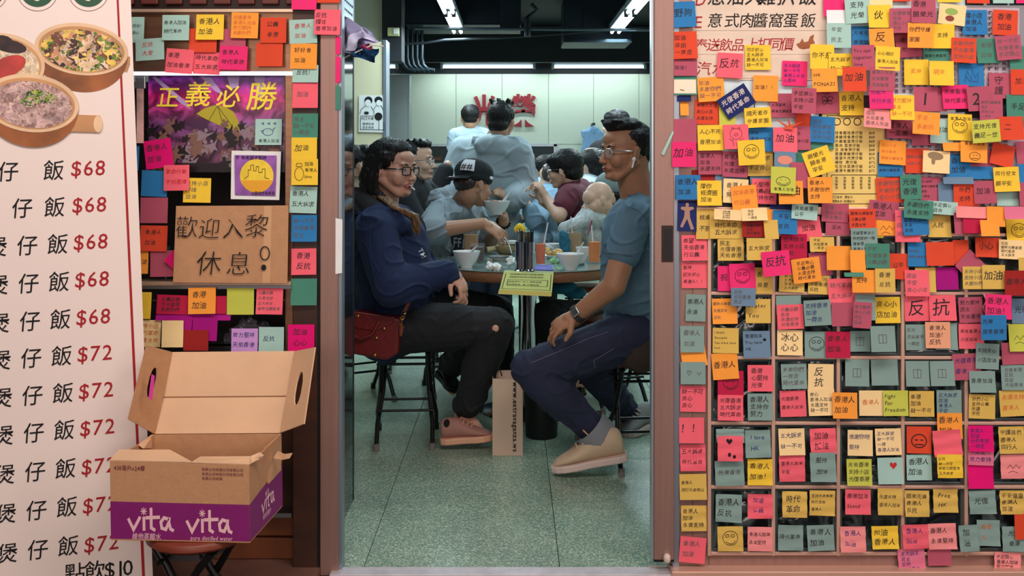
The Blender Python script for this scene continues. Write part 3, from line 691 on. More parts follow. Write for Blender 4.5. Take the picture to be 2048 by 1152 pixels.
def vita(f, u0, v0, su, sv, par, sub):
    s = strokes([[(0, 5), (3, 0), (7, 6)], [(9.5, 6), (9.5, 0)], [(14, 10.5), (14, 1), (16, 0)], [(11, 6), (19, 6.4)], [(24.5, 5.6), (22, 6.2), (20, 4), (20.5, 1), (23, 0.4), (25, 4), (25.2, 6)], [(25, 4), (26, 0.6), (27.5, 0)]], 1.7)
    st = strokes([[(9.5 - 1.8, 9.2), (9.5 + 1.8, 9.2)], [(9.5, 7.4), (9.5, 11)], [(8.2, 7.9), (10.8, 10.5)], [(8.2, 10.5), (10.8, 7.9)]], 0.5)
    paint('brand_lettering', s + st, lambda x, y: f(u0 + x * su, v0 + y * sv), PINKP, par)
    text_obj('small_lettering', text_geo([sub], 3.6 if ord(sub[0]) > 999 else 3.0, shear=0.15), lambda x, y: f(u0 + (x + 2) * su, v0 + (y - 1.6) * sv), PINKP, par)
vita(ff2, 0.13, 0.125, 0.0116, 0.026, fr, '維他蒸餾水')
vita(ff2, 0.55, 0.115, 0.0116, 0.026, fr, 'pure distilled water')
vita(sf2, 0.34, 0.20, 0.0140, 0.022, rt, '維他蒸餾水')
text_obj('small_lettering', text_geo(['430毫升x24樽'], 0.085), lambda x, y: ff2(0.03 + x * 0.42, 0.955 + y * 0.9), mat('purple ink', (110, 30, 60), 0.7), fr)
text_obj('small_lettering', text_geo(['有限公司有限公司有限公司', '有限公司有限公司有限公司', '有限公司有限'], 0.05, lead=1.3), lambda x, y: ff2(0.66 + x * 0.5, 0.95 + y * 0.9), mat('purple ink', (0, 0, 0)), fr)
# front folded-in flaps
panel('front_flap', [fTL, q(384, 926, D1), q(340, 902, D1 + 0.07), q(238, 902, D1 + 0.07)], CARDL)
panel('front_flap', [q(384, 926, D1), q(498, 930, D1), q(526, 915, D1 + 0.03), q(400, 916, D1 + 0.05)], CARDL)
panel('torn_flap', [q(500, 926, D1), q(505, 920, D1 + 0.02), q(527, 912, D1 + 0.02), q(520, 906, D1 + 0.04), q(500, 914, D1 + 0.03)], CARDL, 0.003)
panel('side_flap', [q(560, 870, D2), q(563, 940, D2 - 0.02), q(538, 968, D2 - 0.12), q(530, 895, D2 - 0.10)], CARD)
panel('torn_flap', [q(546, 917, D2 - 0.08), q(555, 902, D2 - 0.08), q(568, 908, D2 - 0.1), q(584, 906, D2 - 0.12), q(578, 917, D2 - 0.12), q(564, 920, D2 - 0.1)], CARDL, 0.003)
panel('left_flap', [q(307, 868, D2), q(306, 896, D2 - .01), q(288, 897, D2 - 0.1), q(278, 889, D2 - 0.1)], CARDL)
# tall back lid with its two side flaps, handle holes and crease
lid = panel('lid', [q(307, 868, D2), q(562, 866, D2), q(575, 793, D2 + 0.035), q(326, 795, D2 + 0.035)], CARDL, -th)
panel('lid_top', [q(326, 794, D2 + 0.035), q(575, 792, D2 + 0.035), q(592, 702, D2 + 0.06), q(343, 704, D2 + 0.06)], CARDL, -th)
def holed(name, quad, hole, m, edge):
    """flap with an elongated handle hole: quad bl br tr tl, hole polygon in uv"""
    f = onq(*quad, 0.0); outer = [(0, 0), (.33, 0), (.66, 0), (1, 0), (1, .33), (1, .66), (1, 1), (.66, 1), (.33, 1), (0, 1), (0, .66), (0, .33)]
    inner = hole; mb = MB(); n = (quad[1] - quad[0]).cross(quad[3] - quad[0]).normalized() * th
    for o_ in (Vector(), n):
        vs = [f(*p) + o_ for p in outer] + [f(*p) + o_ for p in inner]
        mb.add(vs, [(i, (i + 1) % 12, 12 + (i + 1) % 12, 12 + i) for i in range(12)])
    for ring in (outer, inner):
        vs = [f(*p) for p in ring] + [f(*p) + n for p in ring]
        mb.add(vs, [(i, (i + 1) % 12, 12 + (i + 1) % 12, 12 + i) for i in range(12)], 0)
    return mb.build(name, m, bx)
def hole(cu, cv, ru, rv):
    a = [225, 250, 290, 315, 340, 20, 45, 70, 110, 135, 160, 200]
    return [(cu + ru * math.cos(R(t)), cv + rv * math.sin(R(t))) for t in a]
holed('lid_wing', [q(255, 838, D2 - 0.08), q(308, 868, D2), q(343, 704, D2 + 0.06), q(292, 690, D2 - 0.02)], hole(0.5, 0.56, 0.14, 0.2), CARD, CARDD)
holed('lid_wing', [q(562, 866, D2), q(610, 848, D2 - 0.08), q(632, 695, D2 - 0.02), q(591, 703, D2 + 0.06)], hole(0.52, 0.5, 0.16, 0.22), CARDL, CARDD)
paint('crease', strokes([[(330, 794), (574, 792)]], 1.6), lambda x, y: q(x, y, D2 + 0.033), CARDD, bx)
paint('perforation', strokes([[(420, 715), (480, 780)], [(500, 718), (562, 785)], [(350, 730), (400, 780)], [(345, 850), (400, 800)], [(430, 852), (480, 802)], [(510, 850), (560, 800)]], 0.7), lambda x, y: P(x, y, D2 + (0.058 if y < 793 else 0.03) - 0.02 - 0.0), CARDD, bx) if 0 else None
MB().slab([q(297, 796, D2 - .075), q(304, 800, D2 - .065), q(309, 752, D2 - .045), q(303, 748, D2 - .055)], 0.001).build('pink_tape', mat('pink tape', (226, 60, 170), 0.6), bx)
# folding stool, shared by all
SEATW = mat('red brown stool seat', (120, 52, 34), 0.45); FOOT = mat('grey rubber foot', (120, 112, 112), 0.7)
def make_stool(name, label, group, loc, rz, h, w=0.125, rad=0.155, spread=0.17, capm=FOOT):
    t = thing(name, label, 'stool', loc, rz, group)
    MB().lathe([(0, h - 0.028), (rad * 0.9, h - 0.028), (rad, h - 0.018), (rad, h - 0.006), (rad * 0.96, h), (0, h)], seg=32).build('seat', SEATW, t, bevel=0)
    for s in (-1, 1):
        for sx in (-1, 1):
            ww = (w - 0.012) if s > 0 else w
            MB().tube([(sx * ww * 0.82, s * spread * 0.62, h - 0.03), (sx * ww * 0.84, s * spread * 0.35, h * 0.75), (sx * ww * 0.9, 0, h * 0.5), (sx * ww * 1.06, -s * spread * 0.6, h * 0.22), (sx * ww * 1.06, -s * spread, 0.012)], 0.0105, 10).build('leg', BLACKM, t)
            MB().tube([(sx * ww * 1.06, -s * spread * 0.99, 0.03), (sx * ww * 1.06, -s * spread, 0.0)], 0.0135, 10).build('foot_cap', capm if s > 0 else BLACKM, t)
        for zz, k_ in ((0.16 * h / 0.45, 0.86), (0.36 * h / 0.45, 0.55)):
            tt = zz / h; yy = -s * spread * (1 - tt * 1.9) if zz > 0.2 * h / .45 else -s * spread * 0.62
            yy = -s * spread * (0.62 if k_ > 0.8 else -0.42)
            MB().tube([(-w * 1.0, yy, zz), (w * 1.0, yy, zz)], 0.006, 8).build('crossbar', BLACKM, t)
    return t
cbot = (fBL + fBR + bBR + bBL) / 4
make_stool('folding_stool', 'low black folding stool under the drink carton', 'round folding stools', (cbot.x + 0.0, cbot.y - 0.02, 0), 1.35, fBL.z - 0.010, w=0.10, rad=0.13, spread=0.13)

struct(MB().bb(-3.2, FX(640), -0.06, 0.1, -0.05, 0.014), 'trim_kerb', mat('brown step', (120, 84, 70), 0.7, var=0.2))
# ================================================================== RIGHT SLIDING DOOR AND LATTICE
dj = wthing('door_1', '', '', (FX(1330), 0, 0)); del dj['label']; del dj['category']; dj['kind'] = 'structure'
fbox(MB(), 1307, 1347, ZT, 1117, -0.012, 0.05).build('post', ANOD, dj, bevel=0.003)
fbox(MB(), 1303, 1308, ZT, 1117, 0.0, 0.04).build('edge_strip', mat('bright aluminium edge', (190, 204, 214), 0.3, 0.6), dj, bevel=0.001)
fbox(MB(), 1345, 1359, ZT, 1135, 0.0, 0.05).build('edge_strip', EDGE, dj, bevel=0.002)
hd = fbox(MB(), 1322, 1345, 450, 523, -0.0145, -0.012).build('door_pull', mat('dark bronze pull', (58, 44, 42), 0.35, 0.6), dj, bevel=0.001)
fbox(MB(), 1327, 1341, 457, 516, -0.0155, -0.0146).build('pull_recess', mat('black recess', (14, 12, 14), 0.6), hd)
fbox(MB(), 1308, 1348, 1117, 1124, 0.0, 0.05).build('gasket', BLACKG, dj)
c = Vector((FX(1332), -0.02, FZ(1111)))
MB().lathe([(0, -0.012), (0.008, -0.012), (0.011, -0.006), (0.011, 0.006), (0.007, 0.012), (0, 0.012)], c, 16).build('bolt_knob', mat('ivory knob', (224, 206, 190), 0.4), dj)
struct(MB().bb(FX(1340), FX(2200), -0.035, 0.06, FZ(1152), FZ(1134)).bb(FX(1300), FX(2200), -0.02, 0.06, FZ(1190), FZ(1146)), 'trim_sill', ANODL, 0.003)
struct(MB().bb(FX(1300), FX(2200), -0.1, -0.03, FZ(1190), FZ(1150)), 'trim_step', mat('brown step', (120, 84, 70), 0.7, var=0.2))
la = wthing('lattice_door', 'pink aluminium sliding door with glazed lattice panes covered in notes', 'door', (FX(1700), 0, FZ(1135)))
fbox(MB(), 1357, 1419, ZT, 1135, 0.012, 0.05).build('stile', ANOD, la, bevel=0.003)
fbox(MB(), 1386, 1387.2, 430, 1130, 0.0115, 0.013).build('groove_shade', mat('groove shadow brown', (90, 60, 56), 0.6), la)  # thin strip with the shade of a groove put into its colour
fbox(MB(), 1419, 2200, 1109, 1135, 0.012, 0.05).build('bottom_rail', ANOD, la, bevel=0.003)
fbox(MB(), 1386, 2200, 414, 430, 0.002, 0.05).build('mid_rail', ANODL, la, bevel=0.003)
vx = [1419, 1547, 1677, 1806, 1933, 2062, 2190]; hy = [470, 587, 716, 847, 975, 1108]
for x in vx: fbox(MB(), x - 3.6, x + 3.6, 462, 1112, 0.0, 0.03).build('glazing_bar', ANODL, la, bevel=0.0015)
for y in hy:
    for a, b in zip(vx, vx[1:]): fbox(MB(), a + 3.6, b - 3.6, y - 3.2, y + 3.2, 0.001, 0.028).build('glazing_bar', ANODL, la, bevel=0.0015)
fbox(MB(), 1419, 2200, 430, 467, 0.02, 0.04).build('upper_rail', mat('dark rail metal', (70, 66, 70), 0.35, 0.7), la)
def pane_mat():
    m = bpy.data.materials.new('crinkled film over dark glass'); m.use_nodes = True; nt = m.node_tree; b = nt.nodes['Principled BSDF']; L = nt.links.new
    g = nt.nodes.new('ShaderNodeNewGeometry'); n = nt.nodes.new('ShaderNodeTexNoise'); n.inputs['Scale'].default_value = 11; n.inputs['Detail'].default_value = 1.2; n.inputs['Distortion'].default_value = 1.6
    L(g.outputs['Position'], n.inputs['Vector']); bp = nt.nodes.new('ShaderNodeBump'); bp.inputs['Strength'].default_value = 0.6; bp.inputs['Distance'].default_value = 0.03
    L(n.outputs[0], bp.inputs['Height']); L(bp.outputs[0], b.inputs['Normal'])
    r = nt.nodes.new('ShaderNodeValToRGB'); L(n.outputs[0], r.inputs[0]); e = r.color_ramp.elements  # pale glint sweeps of the film are put into the colour
    e[0].position = 0.38; e[0].color = (*lin((22, 28, 32)), 1); e[1].position = 0.66; e[1].color = (*lin((92, 110, 108)), 1)
    k2 = e.new(0.52); k2.color = (*lin((38, 50, 52)), 1)
    L(r.outputs[0], b.inputs['Base Color']); b.inputs['Roughness'].default_value = 0.16; b.inputs['Specular IOR Level'].default_value = 0.9
    return m
PANE = pane_mat(); PRIM = mat('pane tray rim', (70, 84, 84), 0.3, 0.1)
for j in range(5):
    for i in range(6):
        a, b = vx[i] + 4, vx[i + 1] - 4; t0, t1 = hy[j] + 4, hy[j + 1] - 4
        p_ = fbox(MB(), a, b, t0, t1, 0.022, 0.026).build('pane', PANE, la)
        mb = MB()
        for (x0, x1, y0, y1) in ((a, a + 5, t0, t1), (b - 5, b, t0, t1), (a + 5, b - 5, t0, t0 + 5), (a + 5, b - 5, t1 - 5, t1)): fbox(mb, x0, x1, y0, y1, 0.010, 0.022)
        mb.build('pane_rim', PRIM, p_, bevel=0.002)
ug = wthing('window_2', '', '', (FX(1700), 0, FZ(414))); del ug['label']; del ug['category']; ug['kind'] = 'structure'
fbox(MB(), 1386, 2200, ZT, 414, 0.022, 0.028).build('pane', mat('dark window glass', (60, 74, 84), 0.08, 0.0, spec=0.8), ug)
# papers taped on the window under the notes
def sheet(name, label, cat, x0, x1, y0, y1, m, off, rot=0):
    cx, cy = (x0 + x1) / 2, (y0 + y1) / 2; hw, hh = (x1 - x0) / 2, (y1 - y0) / 2
    t = wthing(name, label, cat, (FX(cx), off, FZ(y1)))
    pts = [(-hw, hh), (hw, hh), (hw, -hh), (-hw, -hh)]; ca, sa = math.cos(R(rot)), math.sin(R(rot))
    MB().slab([(FX(cx + x * ca - y * sa), off, FZ(cy + x * sa + y * ca)) for x, y in pts], 0.0006, nrm=Vector((0, 1, 0))).build('sheet', m, t)
    return t
LAVM = mat('lavender grey menu paper', (186, 172, 184), 0.6, var=0.05, vscale=6)
OLDW = mat('aged white paper', (226, 206, 186), 0.7, var=0.08, vscale=5, stretch=(1, 1, 4))
WB = mat('bluish white paper', (214, 232, 236), 0.7)
mn = sheet('handwritten_menu', 'white paper strips with brush written set menu D and E in black and red', 'menu', 1386, 1655, -40, 160, OLDW, 0.0108)
for yy in (16, 64, 112):
    fbox(MB(), 1388, 1655, yy, yy + 44, 0.0092, 0.0100).build('paper_strip', OLDW, mn)
ym = lambda off, ox, oy, s=1, sl=0: (lambda a, b: Vector((FX(ox + a * s), off, FZ(oy - b * s - a * sl))))
GOFF[0] = 0.0
for x, ch in zip((1419, 1452, 1486, 1518, 1553, 1586, 1614), '葱油大雞扒飯'): pass
for x, ch in zip((1417, 1455, 1492, 1518, 1556, 1600), '葱油大雞扒飯'): text_obj('menu_character', text_geo([ch], 37, shear=0.15), ym(0.0086, x, -26), BLACK, mn)
for x, ch in zip((1416, 1450, 1480, 1507, 1538, 1568, 1603), '意式肉醬窩蛋飯'): text_obj('menu_character', text_geo([ch], 31, shear=0.15), ym(0.0086, x, 25), BLACK, mn)
text_obj('menu_letter', text_geo(['D'], 30, shear=0.1), ym(0.0086, 1391, -16), RED, mn)
text_obj('menu_letter', text_geo(['E'], 34, shear=0.1), ym(0.0086, 1389, 26), RED, mn)
text_obj('menu_character', text_geo(['奉送飲品'], 27, shear=0.18, spacing=0.92), ym(0.0086, 1390, 76), RED, mn)
text_obj('menu_character', text_geo(['上扣同價'], 28, shear=0.18, spacing=0.84), ym(0.0086, 1492, 74), RED, mn)
text_obj('menu_character', text_geo(['汽水'], 30, shear=0.15, spacing=1.05), ym(0.0086, 1394, 122), RED, mn)
paint('splash_print', [[(1594, 88), (1602, 84), (1606, 76), (1610, 84), (1618, 82), (1622, 72), (1630, 68), (1628, 78), (1632, 86), (1624, 88), (1620, 96), (1608, 98), (1600, 96)]], yp(0.0086), mat('chocolate print', (150, 84, 40), 0.6), mn)
bp_ = sheet('drinks_poster', 'partly covered drinks poster with black and red diagonal bands', 'poster', 1480, 1640, 128, 188, mat('red poster print', (150, 28, 40), 0.5), 0.0145)
paint('black_band', [[(1484, 152), (1560, 132), (1562, 142), (1484, 164)]], yp(0.0138), blk2, bp_)
paint('yellow_band', [[(1484, 163), (1562, 142), (1570, 146), (1484, 170)]], yp(0.0136), YL, bp_)
sheet('window_paper', 'pale blue paper showing around the navy diamond sticker', 'paper', 1440, 1510, 156, 262, WB, 0.0135)
sheet('window_paper', 'plain white sheet behind the hot pink and orange notes in the second rows', 'paper', 1512, 1640, 160, 262, WB, 0.0138)
sheet('window_paper', 'white sheet along the top edge of the window behind the cream note', 'paper', 1655, 1935, -40, 190, WB, 0.0162)
m2 = sheet('printed_menu', 'lavender grey printed price menu half hidden by blue, red and green notes', 'menu', 1780, 2044, 14, 186, LAVM, 0.0152)
text_obj('menu_text', text_geo(['香滑茶飯菜餐奶紅豆冰牛腩麵粥粉腸'] * 15, 9, spacing=1.6, lead=1.25), ym(0.0145, 1792, 20), BLACK, m2)
m3 = sheet('printed_menu', 'lavender grey menu sheet peeking between notes above the mid rail', 'menu', 1770, 2060, 236, 412, LAVM, 0.0156)
text_obj('menu_text', text_geo(['香滑茶飯菜餐奶紅豆冰牛腩麵粥粉腸'] * 16, 9, spacing=1.7, lead=1.2), ym(0.0149, 1782, 244), BLACK, m3)
GOFF[0] = 0.004
YM = mat('yellow printed menu paper', (238, 208, 118), 0.6, var=0.03, vscale=6)
m4 = sheet('yellow_menu', 'yellow printed claypot rice menu with columns of black characters and prices', 'menu', 1646, 1772, 226, 424, YM, 0.010)
paint('menu_border', strokes([[(1656, 420), (1656, 231), (1740, 231)], [(1656, 408), (1772, 408)], [(1665, 350), (1756, 350), (1756, 388), (1665, 388), (1665, 350)]], 1.2), yp(0.0092), BLACK, m4)
text_obj('menu_text', text_geo(['排骨臘味煲仔飯', '滑雞排骨煲仔飯', '牛腩窩蛋煲仔飯', '蒸肉餅菜煲仔飯', '豆豉排骨煲仔飯', '臘腸滑雞煲仔飯', '窩蛋牛肉煲仔飯', '楊枝甘露煲仔飯', '紅豆冰菜煲仔飯', '香滑牛腩煲仔飯'], 7.2, spacing=1.12, lead=1.17), ym(0.0092, 1672, 262), BLACK, m4)
text_obj('menu_prices', text_geo(['$68'] * 6 + ['$72'] * 4, 7.2, lead=1.17), ym(0.0092, 1740, 262), BLACK, m4)
for i in range(5): text_obj('menu_text', text_geo(list('加菜飯茶'), 6, lead=1.1), ym(0.0092, 1672 + i * 16.5, 353), BLACK, m4)
text_obj('menu_text', text_geo(['可口$10 熱飲$12', '凍飲$10 加蛋$12'], 6.5, lead=1.3), ym(0.0092, 1664, 391), BLACK, m4)
paint('menu_logo', strokes([ellpts(c_, 243, 7, 7, 16) + [(c_ + 7, 243)] for c_ in (1676, 1696, 1717)], 1.6), yp(0.0092), BLACK, m4)
# ================================================================== STICKY NOTES
CO = dict(Y=(246, 206, 62), M=(222, 186, 92), L=(200, 206, 84), O=(252, 162, 62), D=(222, 76, 46), R=(246, 104, 120), r=(248, 150, 150), H=(238, 48, 118), K=(232, 8, 118),  # M is the yellow paper with dimmer light put into its colour
          P=(182, 86, 108), B=(44, 124, 184), T=(132, 162, 156), G=(72, 138, 118), A=(168, 208, 198), S=(108, 138, 164), C=(250, 220, 160), W=(236, 240, 240), X=(160, 36, 34),
          V=(168, 10, 128), N=(28, 42, 100), E=(234, 168, 130), U=(206, 156, 222), c=(190, 28, 70), p=(226, 120, 150))
CN = dict(Y='yellow', M='dim-yellow', L='lime', O='orange', D='red orange', R='coral pink', r='pale coral', H='hot pink', K='magenta', P='plum pink', B='blue', T='grey teal', G='green', A='pale aqua',
          S='slate blue', C='cream', W='white', X='dark red', V='purple', N='navy', E='peach', U='lavender', c='crimson', p='pink')
NM = {}
def note_mat(c):
    if c not in NM:
        m = mat('note paper ' + CN[c], CO[c], 0.75, var=0.035, vscale=14, bump=0.06, bscale=22, spec=0.25); NM[c] = m
    return NM[c]
